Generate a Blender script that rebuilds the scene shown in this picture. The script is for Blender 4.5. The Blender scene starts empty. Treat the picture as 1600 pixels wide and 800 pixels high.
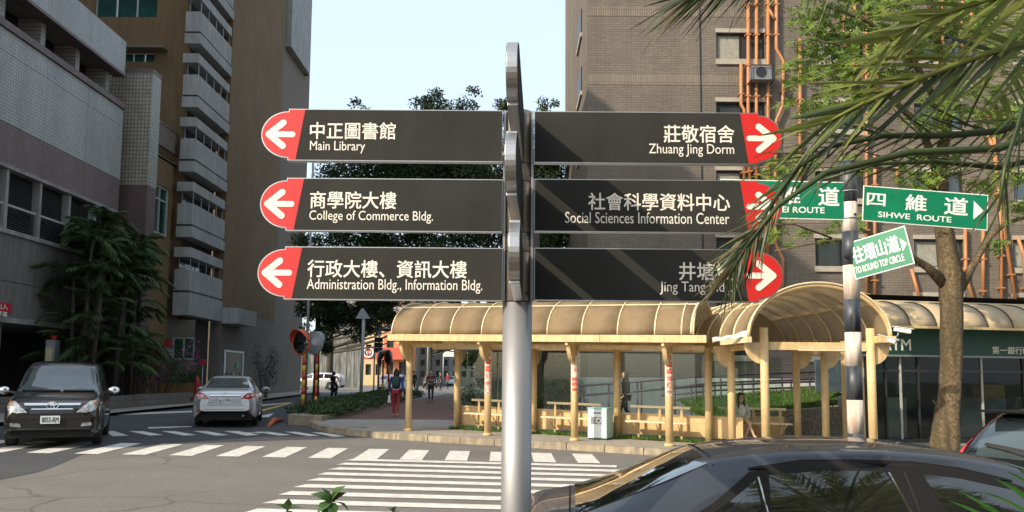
import bpy, math, random
from math import sin, cos, pi, radians, sqrt, atan2
from mathutils import Vector, Matrix
from mathutils.bvhtree import BVHTree
SC = bpy.context.scene
COL = SC.collection
random.seed(7)

# ------------------------------------------------------------------ camera, sky, sun, exposure
FPX = 1250.0; PITCH = radians(5.0); ROLL = radians(0.45); CAMH = 1.7
SH = 190 - FPX*math.tan(PITCH)
cd = bpy.data.cameras.new('camera'); cam = bpy.data.objects.new('camera', cd); COL.objects.link(cam)
cd.sensor_fit = 'HORIZONTAL'; cd.sensor_width = 36.0; cd.lens = 36.0*FPX/1600.0
cd.shift_y = SH/1600.0; cd.clip_start = 0.05; cd.clip_end = 6000.0
cam.matrix_world = Matrix.Translation((0,0,CAMH)) @ Matrix.Rotation(pi/2+PITCH,4,'X') @ Matrix.Rotation(ROLL,4,'Z')
SC.camera = cam

SUN_TO = Vector((-0.80,-0.60,0.0)).normalized(); SUN_EL = radians(33)
world = bpy.data.worlds.new('World'); SC.world = world; world.use_nodes = True
nt = world.node_tree; nt.nodes.clear()
sky = nt.nodes.new('ShaderNodeTexSky'); sky.sky_type = 'NISHITA'; sky.sun_disc = False
sky.sun_elevation = SUN_EL; sky.sun_rotation = atan2(SUN_TO.x, SUN_TO.y)
sky.air_density = 1.0; sky.dust_density = 3.0; sky.ozone_density = 1.0
bg = nt.nodes.new('ShaderNodeBackground'); bg.inputs['Strength'].default_value = 0.15
wo = nt.nodes.new('ShaderNodeOutputWorld')
# thin bright haze veil over the whole sky, the same in every direction
veil = nt.nodes.new('ShaderNodeMix'); veil.data_type='RGBA'; veil.blend_type='ADD'; veil.inputs[0].default_value=1.0
veil.inputs[7].default_value=(3.75,4.3,4.5,1)
nt.links.new(sky.outputs[0], veil.inputs[6]); nt.links.new(veil.outputs[2], bg.inputs[0]); nt.links.new(bg.outputs[0], wo.inputs[0])
sl = bpy.data.lights.new('sun','SUN'); so = bpy.data.objects.new('sun', sl); COL.objects.link(so)
sl.energy = 4.9; sl.angle = radians(0.5); sl.color = (1.0,0.86,0.65)
sdir = Vector((SUN_TO.x*cos(SUN_EL), SUN_TO.y*cos(SUN_EL), sin(SUN_EL)))
so.rotation_euler = sdir.to_track_quat('Z','Y').to_euler()
SC.view_settings.view_transform = 'Standard'; SC.view_settings.look = 'None'
SC.view_settings.gamma = 1.0; SC.view_settings.exposure = 0.08

# ------------------------------------------------------------------ photogrammetry of the site
def ray(px,py):
    u=(px-800)/FPX; v=(400-py+SH)/FPX; c,s=cos(ROLL),sin(ROLL)
    u,v=u*c-v*s,u*s+v*c
    return Vector((u, cos(PITCH)-v*sin(PITCH), sin(PITCH)+v*cos(PITCH)))
def Yp(px,py,y): d=ray(px,py); return Vector((0,0,CAMH))+d*(y/d.y)
def Xp(px,py,x): d=ray(px,py); return Vector((0,0,CAMH))+d*(x/d.x)
def gz(x,y): return -0.017*max(-25,min(25,x))+0.0035*max(-10,min(60,y))
def G(px,py,h=0.0):
    d=ray(px,py); y=10.0; x=0.0
    for _ in range(60):
        x=d.x*y/d.y; z=gz(x,y)+h; t=(z-CAMH)/d.z; y=d.y*t if t>0 else 300.0
    return Vector((x,y,gz(x,y)+h))

# ------------------------------------------------------------------ object helpers
ROOTM = {}
def tagp(o,label=None,cat=None,group=None,kind=None):
    if label: o['label']=label
    if cat: o['category']=cat
    if group: o['group']=group
    if kind: o['kind']=kind
    return o
def thing(name,label,cat,loc=(0,0,0),rz=0.0,group=None,kind=None):
    o=bpy.data.objects.new(name,None); COL.objects.link(o); o.empty_display_size=0.2
    o.location=loc; o.rotation_euler=(0,0,rz)
    ROOTM[o]=Matrix.Translation(loc) @ Matrix.Rotation(rz,4,'Z')
    return tagp(o,label,cat,group,kind)
def link_mesh(name,me,parent=None):
    o=bpy.data.objects.new(name,me); COL.objects.link(o)
    if parent is not None:
        o.parent=parent; ROOTM[o]=ROOTM[parent].copy()
    else: ROOTM[o]=Matrix.Identity(4)
    return o
def copy_tree(root,loc,rz=0.0,label=None,group=None):
    r=root.copy(); COL.objects.link(r); r.location=loc; r.rotation_euler=(0,0,rz)
    if label: r['label']=label
    if group: r['group']=group
    for ch in root.children:
        c=ch.copy(); COL.objects.link(c); c.parent=r
        for g in ch.children:
            d=g.copy(); COL.objects.link(d); d.parent=c
    return r

class MB:
    def __init__(s,M=None): s.v=[]; s.f=[]; s.sm=[]; s.M=M
    def add(s,vs,fs,smooth=False):
        b=len(s.v); M=s.M
        s.v += [tuple(M@Vector(p)) if M else tuple(p) for p in vs]
        s.f += [tuple(b+i for i in f) for f in fs]; s.sm += [smooth]*len(fs)
        return s
    def box(s,x0,x1,y0,y1,z0,z1,R=None):
        vs=[(x,y,z) for z in (z0,z1) for y in (y0,y1) for x in (x0,x1)]
        if R: vs=[tuple(R@Vector(p)) for p in vs]
        return s.add(vs,[(0,2,3,1),(4,5,7,6),(0,1,5,4),(2,6,7,3),(0,4,6,2),(1,3,7,5)])
    def bar(s,a,b,w,h=None,up=(0,0,1)):
        h=h or w; a=Vector(a); b=Vector(b); d=(b-a).normalized(); u=Vector(up)
        if abs(d.dot(u))>0.98: u=Vector((1,0,0))
        r=d.cross(u).normalized(); u=r.cross(d)
        vs=[p+r*i*w/2+u*j*h/2 for p in (a,b) for i,j in ((-1,-1),(1,-1),(1,1),(-1,1))]
        return s.add(vs,[(3,2,1,0),(4,5,6,7),(0,1,5,4),(1,2,6,5),(2,3,7,6),(3,0,4,7)])
    def tube(s,pts,r,n=8,cap=True,smooth=True):
        pts=[Vector(p) for p in pts]; m=len(pts); rs=r if isinstance(r,(list,tuple)) else [r]*m
        vs=[];fs=[]; pu=None
        for i,p in enumerate(pts):
            d=(pts[min(i+1,m-1)]-pts[max(i-1,0)]).normalized()
            if pu is None:
                u=Vector((0,0,1)) if abs(d.z)<0.95 else Vector((1,0,0))
                a=d.cross(u).normalized()
            else: a=(pu-d*pu.dot(d)).normalized()
            pu=a; b=d.cross(a)
            for k in range(n):
                t=2*pi*k/n; vs.append(p+(a*cos(t)+b*sin(t))*rs[i])
        for i in range(m-1):
            for k in range(n):
                k2=(k+1)%n; fs.append((i*n+k,i*n+k2,(i+1)*n+k2,(i+1)*n+k))
        s.add(vs,fs,smooth)
        if cap:
            b=len(s.v)-len(vs)
            s.f.append(tuple(b+k for k in reversed(range(n)))); s.sm.append(False)
            s.f.append(tuple(b+(m-1)*n+k for k in range(n))); s.sm.append(False)
        return s
    def cyl(s,x,y,z0,z1,r,n=16,r2=None,smooth=True): return s.tube([(x,y,z0),(x,y,z1)],[r,r2 if r2 is not None else r],n,True,smooth)
    def prism(s,poly,o,u,v,w,d,smooth=False):
        # 2D poly (a,b) on plane o+a*u+b*v, extruded d along w
        o,u,v,w=Vector(o),Vector(u),Vector(v),Vector(w); n=len(poly)
        vs=[o+u*a+v*b for a,b in poly]+[o+u*a+v*b+w*d for a,b in poly]
        fs=[tuple(range(n)),tuple(reversed(range(n,2*n)))]+[((i+1)%n,i,n+i,n+(i+1)%n) for i in range(n)]
        return s.add(vs,fs,smooth)
    def quad(s,a,b,c,d): return s.add([a,b,c,d],[(0,1,2,3)])
    def grid(s,fn,nu,nv,smooth=True):
        vs=[fn(i/nu,j/nv) for i in range(nu+1) for j in range(nv+1)]
        return s.add(vs,[(i*(nv+1)+j,(i+1)*(nv+1)+j,(i+1)*(nv+1)+j+1,i*(nv+1)+j+1) for i in range(nu) for j in range(nv)],smooth)
    def ell(s,c,rx,ry,rz,nu=12,nv=8,R=None,wob=0,seed=0):
        rr=random.Random(seed); vs=[];fs=[]
        for j in range(nv+1):
            ph=-pi/2+pi*j/nv
            for i in range(nu):
                th=2*pi*i/nu; k=1+wob*(rr.random()-.5)
                p=Vector((rx*cos(ph)*cos(th)*k,ry*cos(ph)*sin(th)*k,rz*sin(ph)*k))
                if R: p=R@p
                vs.append(p+Vector(c))
        for j in range(nv):
            for i in range(nu):
                i2=(i+1)%nu; fs.append((j*nu+i,j*nu+i2,(j+1)*nu+i2,(j+1)*nu+i))
        return s.add(vs,fs,True)
    def mesh(s,name,mat):
        me=bpy.data.meshes.new(name); me.from_pydata(s.v,[],s.f)
        me.polygons.foreach_set('use_smooth',s.sm)
        if mat: me.materials.append(mat)
        me.update(); return me
    def build(s,name,mat,parent=None,world=False,bevel=0,label=None,kind=None,fix=False):
        if world and parent is not None:
            I=ROOTM[parent].inverted(); s.v=[tuple(I@Vector(p)) for p in s.v]
        me=s.mesh(name,mat)
        o=link_mesh(name,me,parent)
        if label: o['label']=label
        if kind: o['kind']=kind
        if fix: fixn(me)
        if bevel:
            m=o.modifiers.new('bevel','BEVEL'); m.width=bevel; m.segments=2; m.limit_method='ANGLE'; m.harden_normals=False
        return o
    def top(s,name,mat,label,cat,group=None,bevel=0):
        # a thing that is one mesh: origin at its base
        xs=[p[0] for p in s.v]; ys=[p[1] for p in s.v]; zs=[p[2] for p in s.v]
        c=Vector(((min(xs)+max(xs))/2,(min(ys)+max(ys))/2,min(zs)))
        s.v=[tuple(Vector(p)-c) for p in s.v]
        o=link_mesh(name,s.mesh(name,mat)); o.location=c; ROOTM[o]=Matrix.Translation(c)
        if bevel:
            m=o.modifiers.new('bevel','BEVEL'); m.width=bevel; m.segments=2; m.limit_method='ANGLE'
        return tagp(o,label,cat,group)
    def setting(s,name,mat,parent=None,kind='structure'):
        o=s.build(name,mat,parent)
        if parent is None: o['kind']=kind
        return o
def fixn(me):
    import bmesh
    b=bmesh.new(); b.from_mesh(me); bmesh.ops.recalc_face_normals(b,faces=b.faces); b.to_mesh(me); b.free()

# ------------------------------------------------------------------ materials
MATS={}
def mat(name,col,rough=0.6,metal=0.0,var=0.12,scale=6.0,bump=0.0,bscale=60.0,spec=0.5,col2=None,coat=0.0,trans=0.0,emit=None,estr=0.0,stain=0.0,dark=None,sscale=1.6):
    if name in MATS: return MATS[name]
    m=bpy.data.materials.new(name); m.use_nodes=True; n=m.node_tree.nodes; l=m.node_tree.links
    b=n['Principled BSDF']; b.inputs['Roughness'].default_value=rough; b.inputs['Metallic'].default_value=metal
    b.inputs['Specular IOR Level'].default_value=spec; b.inputs['Coat Weight'].default_value=coat; b.inputs['Coat Roughness'].default_value=0.03
    tc=n.new('ShaderNodeTexCoord')
    c2=col2 or tuple(max(0,c*(1-var*2)) for c in col)
    nz=n.new('ShaderNodeTexNoise'); nz.inputs['Scale'].default_value=scale; nz.inputs['Detail'].default_value=6; nz.inputs['Roughness'].default_value=0.6
    l.new(tc.outputs['Object'],nz.inputs['Vector'])
    rp=n.new('ShaderNodeValToRGB'); rp.color_ramp.elements[0].position=0.33; rp.color_ramp.elements[1].position=0.66
    rp.color_ramp.elements[0].color=(*c2,1); rp.color_ramp.elements[1].color=(*col,1)
    l.new(nz.outputs['Fac'],rp.inputs['Fac']); out=rp.outputs['Color']
    if stain>0:
        mp=n.new('ShaderNodeMapping'); mp.inputs['Scale'].default_value=(3.0,3.0,0.35); l.new(tc.outputs['Object'],mp.inputs['Vector'])
        n2=n.new('ShaderNodeTexNoise'); n2.inputs['Scale'].default_value=sscale; n2.inputs['Detail'].default_value=8; l.new(mp.outputs[0],n2.inputs['Vector'])
        r2=n.new('ShaderNodeValToRGB'); r2.color_ramp.elements[0].position=0.42; r2.color_ramp.elements[1].position=0.62
        r2.color_ramp.elements[0].color=(stain,stain,stain,1); r2.color_ramp.elements[1].color=(0,0,0,1); l.new(n2.outputs['Fac'],r2.inputs['Fac'])
        mx=n.new('ShaderNodeMix'); mx.data_type='RGBA'; l.new(r2.outputs['Color'],mx.inputs[0]); l.new(out,mx.inputs[6])
        dk=dark or tuple(c*0.35 for c in col); mx.inputs[7].default_value=(*dk,1); out=mx.outputs[2]
    l.new(out,b.inputs['Base Color'])
    if bump>0:
        n3=n.new('ShaderNodeTexNoise'); n3.inputs['Scale'].default_value=bscale; n3.inputs['Detail'].default_value=4; l.new(tc.outputs['Object'],n3.inputs['Vector'])
        bp=n.new('ShaderNodeBump'); bp.inputs['Strength'].default_value=bump; bp.inputs['Distance'].default_value=0.02
        l.new(n3.outputs['Fac'],bp.inputs['Height']); l.new(bp.outputs[0],b.inputs['Normal'])
    if trans>0:
        t=n.new('ShaderNodeBsdfTranslucent'); l.new(out,t.inputs['Color']); ms=n.new('ShaderNodeMixShader'); ms.inputs[0].default_value=trans
        o=n['Material Output']; l.new(b.outputs[0],ms.inputs[1]); l.new(t.outputs[0],ms.inputs[2]); l.new(ms.outputs[0],o.inputs['Surface'])
    if emit: b.inputs['Emission Color'].default_value=(*emit,1); b.inputs['Emission Strength'].default_value=estr
    MATS[name]=m; return m
def brickmat(name,col,mortar,bw,bh,ms=0.01,axis='Y',rough=0.8,offset=0.5,var=0.25,stain=0.0,bump=0.3,col2=None):
    # axis: 'Y' -> wall runs along x (coords x,z); 'X' -> wall runs along y (coords y,z); 'Z' -> floor (x,y); 'T' any vertical by x+y
    if name in MATS: return MATS[name]
    m=mat(name,col,rough,var=0.1); n=m.node_tree.nodes; l=m.node_tree.links; b=n['Principled BSDF']
    tc=[x for x in n if x.type=='TEX_COORD'][0]; sp=n.new('ShaderNodeSeparateXYZ'); l.new(tc.outputs['Object'],sp.inputs[0])
    cb=n.new('ShaderNodeCombineXYZ')
    a,c={'Y':(0,2),'X':(1,2),'Z':(0,1)}[axis]
    l.new(sp.outputs[a],cb.inputs[0]); l.new(sp.outputs[c],cb.inputs[1])
    br=n.new('ShaderNodeTexBrick'); br.inputs['Scale'].default_value=1.0; br.inputs['Brick Width'].default_value=bw; br.inputs['Row Height'].default_value=bh
    br.inputs['Mortar Size'].default_value=ms; br.offset=offset; br.inputs['Bias'].default_value=0.0
    c2=col2 or tuple(x*(1-var) for x in col)
    br.inputs['Color1'].default_value=(*col,1); br.inputs['Color2'].default_value=(*c2,1); br.inputs['Mortar'].default_value=(*mortar,1)
    l.new(cb.outputs[0],br.inputs['Vector'])
    nz=n.new('ShaderNodeTexNoise'); nz.inputs['Scale'].default_value=0.45; nz.inputs['Detail'].default_value=10; nz.inputs['Roughness'].default_value=0.72
    mp=n.new('ShaderNodeMapping'); mp.inputs['Scale'].default_value=(1,1,0.35); l.new(tc.outputs['Object'],mp.inputs['Vector']); l.new(mp.outputs[0],nz.inputs['Vector'])
    rp=n.new('ShaderNodeValToRGB'); rp.color_ramp.elements[0].position=0.3; rp.color_ramp.elements[1].position=0.7
    rp.color_ramp.elements[0].color=(0.66,0.655,0.65,1); rp.color_ramp.elements[1].color=(1.12,1.11,1.10,1); l.new(nz.outputs['Fac'],rp.inputs['Fac'])
    mx=n.new('ShaderNodeMix'); mx.data_type='RGBA'; mx.blend_type='MULTIPLY'; mx.inputs[0].default_value=1.0
    l.new(br.outputs['Color'],mx.inputs[6]); l.new(rp.outputs['Color'],mx.inputs[7]); l.new(mx.outputs[2],b.inputs['Base Color'])
    bp=n.new('ShaderNodeBump'); bp.inputs['Strength'].default_value=bump; bp.inputs['Distance'].default_value=0.01; bp.invert=True
    l.new(br.outputs['Fac'],bp.inputs['Height']); l.new(bp.outputs[0],b.inputs['Normal'])
    return m
def glassmat(name,tint,alpha,rough=0.03,fk=1.0):
    # thin pane: part clear (tinted), part mirror-like
    if name in MATS: return MATS[name]
    m=bpy.data.materials.new(name); m.use_nodes=True; n=m.node_tree.nodes; l=m.node_tree.links; n.remove(n['Principled BSDF'])
    t=n.new('ShaderNodeBsdfTransparent'); t.inputs[0].default_value=(*tint,1)
    g=n.new('ShaderNodeBsdfGlossy'); g.inputs['Roughness'].default_value=rough; g.inputs[0].default_value=(0.9,0.95,0.95,1)
    fr=n.new('ShaderNodeFresnel'); fr.inputs[0].default_value=1.5
    mr=n.new('ShaderNodeMath'); mr.operation='MULTIPLY_ADD'; mr.inputs[1].default_value=fk; mr.inputs[2].default_value=1-alpha; mr.use_clamp=True
    l.new(fr.outputs[0],mr.inputs[0])
    nz=n.new('ShaderNodeTexNoise'); nz.inputs['Scale'].default_value=1.2
    bp=n.new('ShaderNodeBump'); bp.inputs['Strength'].default_value=0.06; bp.inputs['Distance'].default_value=0.05
    l.new(nz.outputs[0],bp.inputs['Height']); l.new(bp.outputs[0],g.inputs['Normal'])
    ms=n.new('ShaderNodeMixShader'); l.new(mr.outputs[0],ms.inputs[0]); l.new(t.outputs[0],ms.inputs[1]); l.new(g.outputs[0],ms.inputs[2])
    l.new(ms.outputs[0],n['Material Output'].inputs['Surface']); MATS[name]=m; return m
def asphaltmat(name,col,grain=0.25,crack=0.5):
    m=mat(name,col,0.9,var=0.11,scale=0.5,bump=0.5,bscale=160); n=m.node_tree.nodes; l=m.node_tree.links; b=n['Principled BSDF']
    tc=[x for x in n if x.type=='TEX_COORD'][0]; src=b.inputs['Base Color'].links[0].from_socket
    f=n.new('ShaderNodeTexNoise'); f.inputs['Scale'].default_value=55; f.inputs['Detail'].default_value=3; l.new(tc.outputs['Object'],f.inputs['Vector'])
    r=n.new('ShaderNodeValToRGB'); r.color_ramp.elements[0].position=0.35; r.color_ramp.elements[1].position=0.65
    r.color_ramp.elements[0].color=(1-grain,)*3+(1,); r.color_ramp.elements[1].color=(1+grain,)*3+(1,); l.new(f.outputs['Fac'],r.inputs['Fac'])
    mx=n.new('ShaderNodeMix'); mx.data_type='RGBA'; mx.blend_type='MULTIPLY'; mx.inputs[0].default_value=1; l.new(src,mx.inputs[6]); l.new(r.outputs[0],mx.inputs[7])
    # thin wandering cracks
    w=n.new('ShaderNodeTexNoise'); w.inputs['Scale'].default_value=1.1; w.inputs['Detail'].default_value=5; l.new(tc.outputs['Object'],w.inputs['Vector'])
    ad=n.new('ShaderNodeMix'); ad.data_type='RGBA'; ad.inputs[0].default_value=0.35; l.new(tc.outputs['Object'],ad.inputs[6]); l.new(w.outputs['Color'],ad.inputs[7])
    vo=n.new('ShaderNodeTexVoronoi'); vo.feature='DISTANCE_TO_EDGE'; vo.inputs['Scale'].default_value=0.55; l.new(ad.outputs[2],vo.inputs['Vector'])
    r3=n.new('ShaderNodeValToRGB'); r3.color_ramp.elements[0].position=0.0; r3.color_ramp.elements[1].position=0.012
    r3.color_ramp.elements[0].color=(1-crack,)*3+(1,); r3.color_ramp.elements[1].color=(1,1,1,1); l.new(vo.outputs['Distance'],r3.inputs['Fac'])
    # only some cracks show
    w2=n.new('ShaderNodeTexNoise'); w2.inputs['Scale'].default_value=0.25; l.new(tc.outputs['Object'],w2.inputs['Vector'])
    r4=n.new('ShaderNodeValToRGB'); r4.color_ramp.elements[0].position=0.5; r4.color_ramp.elements[1].position=0.58; l.new(w2.outputs['Fac'],r4.inputs['Fac'])
    m3=n.new('ShaderNodeMix'); m3.data_type='RGBA'; m3.inputs[6].default_value=(1,1,1,1); l.new(r4.outputs[0],m3.inputs[0]); l.new(r3.outputs[0],m3.inputs[7])
    m2=n.new('ShaderNodeMix'); m2.data_type='RGBA'; m2.blend_type='MULTIPLY'; m2.inputs[0].default_value=1; l.new(mx.outputs[2],m2.inputs[6]); l.new(m3.outputs[2],m2.inputs[7])
    l.new(m2.outputs[2],b.inputs['Base Color']); return m

M_ASPH=asphaltmat('asphalt_old',(0.180,0.167,0.152),0.3,0.45)
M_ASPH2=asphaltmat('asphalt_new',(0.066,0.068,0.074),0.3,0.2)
M_WHITE=mat('road_paint_white',(0.74,0.72,0.67),0.75,var=0.10,scale=9,bump=0.2,bscale=120,stain=0.6,dark=(0.46,0.44,0.40))
M_YEL=mat('road_paint_yellow',(0.55,0.38,0.08),0.7)
M_PAVE=brickmat('pavement_concrete',(0.36,0.335,0.30),(0.24,0.22,0.20),1.2,1.2,0.012,'Z',0.85,0.0,0.06)
M_BRICKP=brickmat('path_brick',(0.21,0.115,0.085),(0.12,0.08,0.06),0.22,0.11,0.008,'Z',0.85,0.5,0.3)
M_KERB=mat('kerb_stone',(0.42,0.355,0.25),0.85,var=0.2,scale=5,bump=0.4,bscale=40,stain=0.6,dark=(0.16,0.13,0.10))
M_CREAM=mat('cream_paint',(0.72,0.54,0.28),0.5,var=0.10,scale=5,bump=.08,bscale=30,sscale=4,stain=0.5,dark=(0.46,0.31,0.15))
M_CREAM2=mat('cream_wall_paint',(0.66,0.47,0.23),0.6,var=0.06,scale=3,stain=0.3,dark=(0.42,0.28,0.14))
M_RIB=mat('pale_rib',(0.74,0.62,0.40),0.45,var=0.08)
M_ROOF=mat('roof_sheet',(0.40,0.30,0.18),0.65,var=0.10,scale=2.0,trans=0.42,stain=0.45,dark=(0.27,0.19,0.11),spec=.3)
M_ROOFB=mat('awning_sheet',(0.62,0.50,0.33),0.7,var=0.1,scale=2.0,trans=0.2,stain=0.3,dark=(0.45,0.35,0.22))
M_STEEL=mat('brushed_steel',(0.33,0.33,0.34),0.5,0.6,var=0.06,scale=3)
M_STEEL2=mat('brushed_steel_plate',(0.45,0.45,0.45),0.36,0.85,var=0.06,scale=3)
M_SLEEVE=mat('pole_sleeve',(0.36,0.32,0.27),0.40,0.75,var=0.12,scale=4)  # steel sleeve; brownish reflections are put into its base colour
M_BOARD=mat('board_dark',(0.033,0.034,0.032),0.8,var=0.12,scale=3,spec=.15,stain=.12,dark=(.07,.066,.058))
M_RED=mat('board_red',(0.58,0.020,0.018),0.42,var=0.05,scale=3)
M_LET=mat('lettering_cream',(0.80,0.76,0.68),0.5,var=0.03)
M_GREEN=mat('sign_green',(0.006,0.20,0.10),0.38,var=0.08,scale=4)
M_SWHITE=mat('sign_white',(0.82,0.84,0.80),0.45,var=0.03)
M_BLACK=mat('black_paint',(0.020,0.022,0.026),0.35,var=0.1)
M_RUBBER=mat('black_rubber',(0.018,0.018,0.018),0.7,var=0.1)
M_CHROME=mat('chrome',(0.80,0.80,0.80),0.08,1.0,var=0.02)
M_DARK=mat('dark_void',(0.012,0.012,0.012),0.9)
M_GREY=mat('grey_metal',(0.30,0.32,0.34),0.45,0.4,var=0.1)
M_ORANGE=mat('orange_pipe',(0.50,0.22,0.085),0.5,var=0.12,scale=3,stain=0.3,dark=(0.40,0.14,0.05))
M_BARK=mat('tree_bark',(0.22,0.165,0.10),0.95,col2=(.06,.045,.028),scale=16,bump=1.0,bscale=22,stain=0.7,dark=(0.06,0.05,0.03),spec=.2)
M_BARK2=mat('dark_bark',(0.07,0.06,0.045),0.9,var=0.2,scale=8,bump=0.6,bscale=20)
def leafmat(name,c1,c2,rough=0.5,trans=0.25,scale=3.0):
    return mat(name,c1,rough,col2=c2,scale=scale,trans=trans)
M_LEAF_R=leafmat('leaf_bright',(0.20,0.29,0.04),(0.075,0.15,0.02),.6,.35)
M_LEAF_D=leafmat('leaf_dark',(0.058,0.100,0.032),(0.024,0.046,0.016),trans=0.15,scale=0.8)
M_LEAF_P=leafmat('palm_leaf_green',(0.23,0.26,0.055),(0.10,0.13,0.024),0.5,0.4,1.5)
M_LEAF_PD=leafmat('palm_leaf_dry',(0.17,0.14,0.055),(0.07,0.055,0.022),0.6,0.25,1.5)
M_LEAF_H=leafmat('hedge_leaf',(0.055,0.10,0.025),(0.020,0.042,0.012),trans=0.15,scale=2)
M_GRASS=leafmat('grass_blade',(0.10,0.19,0.03),(0.05,0.10,0.018),0.6,0.2,1.0)

def strip(poly,name,m,dz,parent=None,kind='structure'):
    """flat sheet following the sloping ground, dz above it"""
    b=MB(); b.add([(p[0],p[1],gz(p[0],p[1])+dz) for p in poly],[tuple(range(len(poly)))])
    o=b.build(name,m,parent); 
    me=o.data
    if me.polygons[0].normal.z<0: me.flip_normals()
    if parent is None and kind: o['kind']=kind
    return o
def text_mesh(s,w,h,depth=0.0015,bold=0.0,fitw=True):
    cu=bpy.data.curves.new('lettering','FONT'); cu.body=s; cu.offset=bold; cu.resolution_u=3; cu.extrude=0.0
    o=bpy.data.objects.new('lettering',cu); COL.objects.link(o)
    dg=bpy.context.evaluated_depsgraph_get(); me=bpy.data.meshes.new_from_object(o.evaluated_get(dg))
    COL.objects.unlink(o); bpy.data.objects.remove(o); bpy.data.curves.remove(cu)
    vs=[v.co.copy() for v in me.vertices]; fs=[tuple(p.vertices) for p in me.polygons]; bpy.data.meshes.remove(me)
    x0=min(v.x for v in vs);x1=max(v.x for v in vs);y0=min(v.y for v in vs);y1=max(v.y for v in vs)
    sx=w/(x1-x0); sy=h/(y1-y0)
    return [((v.x-x0)*sx,(v.y-y0)*sy) for v in vs],fs
def put_text(s,o,u,v,w,h,m,parent,bold=0.0,depth=0.002,world=True,name='lettering'):
    # heavier strokes come from slightly shifted copies stacked in depth
    B=bold; bold=0.0; sh=[(0,0)] if B<=0 else [(-1,-1),(1,1),(-1,1),(1,-1)]; e=B*h*.9
    """text fitted to the w x h box whose lower left corner is o, along u (right) and v (up); n = u x v faces the reader"""
    vs,fs=text_mesh(s,w-2*e*(B>0),h-2*e*(B>0),bold=0.0); o,u,v=Vector(o),Vector(u).normalized(),Vector(v).normalized(); n=u.cross(v)
    if B>0: o=o+u*e+v*e
    b=MB()
    for i,(a,c) in enumerate(sh[1:] if len(sh)>1 else []): b.add([o+u*(x+a*e)+v*(y+c*e)+n*(depth+.00012*(i+1)) for x,y in vs],fs)
    b2=len(b.v); o=o+u*sh[0][0]*e*(B>0)+v*sh[0][1]*e*(B>0)
    b.add([o+u*x+v*y+n*depth for x,y in vs],fs)
    # rim so the characters have thickness
    cnt={}
    for f in fs:
        for i in range(len(f)):
            e=(f[i],f[(i+1)%len(f)]); k=(min(e),max(e)); cnt.setdefault(k,[]).append(e)
    base=len(b.v); b.v+=[tuple(o+u*x+v*y) for x,y in vs]
    for k,es in cnt.items():
        if len(es)==1:
            a,c=es[0]; b.f.append((b2+c,b2+a,base+a,base+c)); b.sm.append(False)
    return b.build(name,m,parent,world=world)
# ------------------------------------------------------------------ GROUND
def ground():
    xs=[-900,-300,-120,-60,-40,-25,-14,0,12,25,40,60,120,300,900]; ys=[-600,-100,-10,0,10,20,30,45,60,90,150,300,700,1800]
    b=MB(); vs=[(x,y,gz(x,y)-0.004) for x in xs for y in ys]; n=len(ys)
    b.add(vs,[(i*n+j,(i+1)*n+j,(i+1)*n+j+1,i*n+j+1) for i in range(len(xs)-1) for j in range(n-1)])
    b.setting('ground',mat('ground_earth',(0.13,0.12,0.09),0.95,var=0.2,scale=0.3))
    b=MB(); xs=[-60,-25,-14,25,60]; ys=[-10,60,130]; n=3
    b.add([(x,y,gz(x,y)) for x in xs for y in ys],[(i*n+j,(i+1)*n+j,(i+1)*n+j+1,i*n+j+1) for i in range(4) for j in range(2)])
    b.setting('road',M_ASPH)
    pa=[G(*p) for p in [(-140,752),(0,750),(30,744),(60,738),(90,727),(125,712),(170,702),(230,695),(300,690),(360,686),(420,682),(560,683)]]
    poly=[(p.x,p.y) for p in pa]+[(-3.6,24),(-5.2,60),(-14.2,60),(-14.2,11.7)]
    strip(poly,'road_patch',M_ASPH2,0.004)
ground()
Q=lambda *ps:[(p.x,p.y) for p in (G(*q) for q in ps)]
def markings():
    k=0
    for i in range(-2,13):                                   # far-side ladder crossing
        x=-9.15+0.873*i; y0=15.3+0.055*min(i,12); y1=17.65+0.012*i; 
        if i>9: y0+=-0.0
        sh=-0.42+0.045*i if i<8 else -0.1+0.03*(i-8)
        strip([(x,y0),(x+0.44,y0),(x+0.44+sh*.6,y1),(x+sh*.6,y1)],'crossing_stripe',M_WHITE,0.008)
    for i in range(9):                                     # long bars of the near crossing
        y=15.52-0.725*i
        xr=2.0 if i<8 else 1.9
        strip([(-3.02+random.uniform(-.05,.05),y+0.17),(-3.14,y-0.17),(xr,y-0.2),(xr+.05,y+0.14)],'crossing_stripe',M_WHITE,0.008)
    for a in [((163,674),(178,674),(201,681),(176,682)),((201,674),(223,674),(255,680),(234,681)),((252,674),(272,674),(307,680),(287,681)),
              ((302,674),(322,674),(357,680),(337,681)),((350,674),(372,674),(405,680),(385,681)),((396,675),(420,675),(455,680),(436,681)),
              ((444,675),(462,675),(500,681),(482,682)),((486,676),(502,676),(540,682),(522,683))]:
        strip(Q(*a),'crossing_stripe',M_WHITE,0.008)
    for a in [((185,646),(300,642),(300,644.5),(185,649)),((232,668),(298,666),(300,667.5),(232,670)),((405,650),(428,646),(420,652),(404,652)),
              ((380,676),(420,676.5),(420,677.5),(380,677)),((405,633),(452,629),(454,630),(410,634.5)),]:
        strip(Q(*a),'lane_marking',M_WHITE,0.008)
    for a in [((405,641),(455,629),(458,630),(410,643))]: strip(Q(*a),'lane_marking',M_YEL,0.008)
markings()

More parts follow.
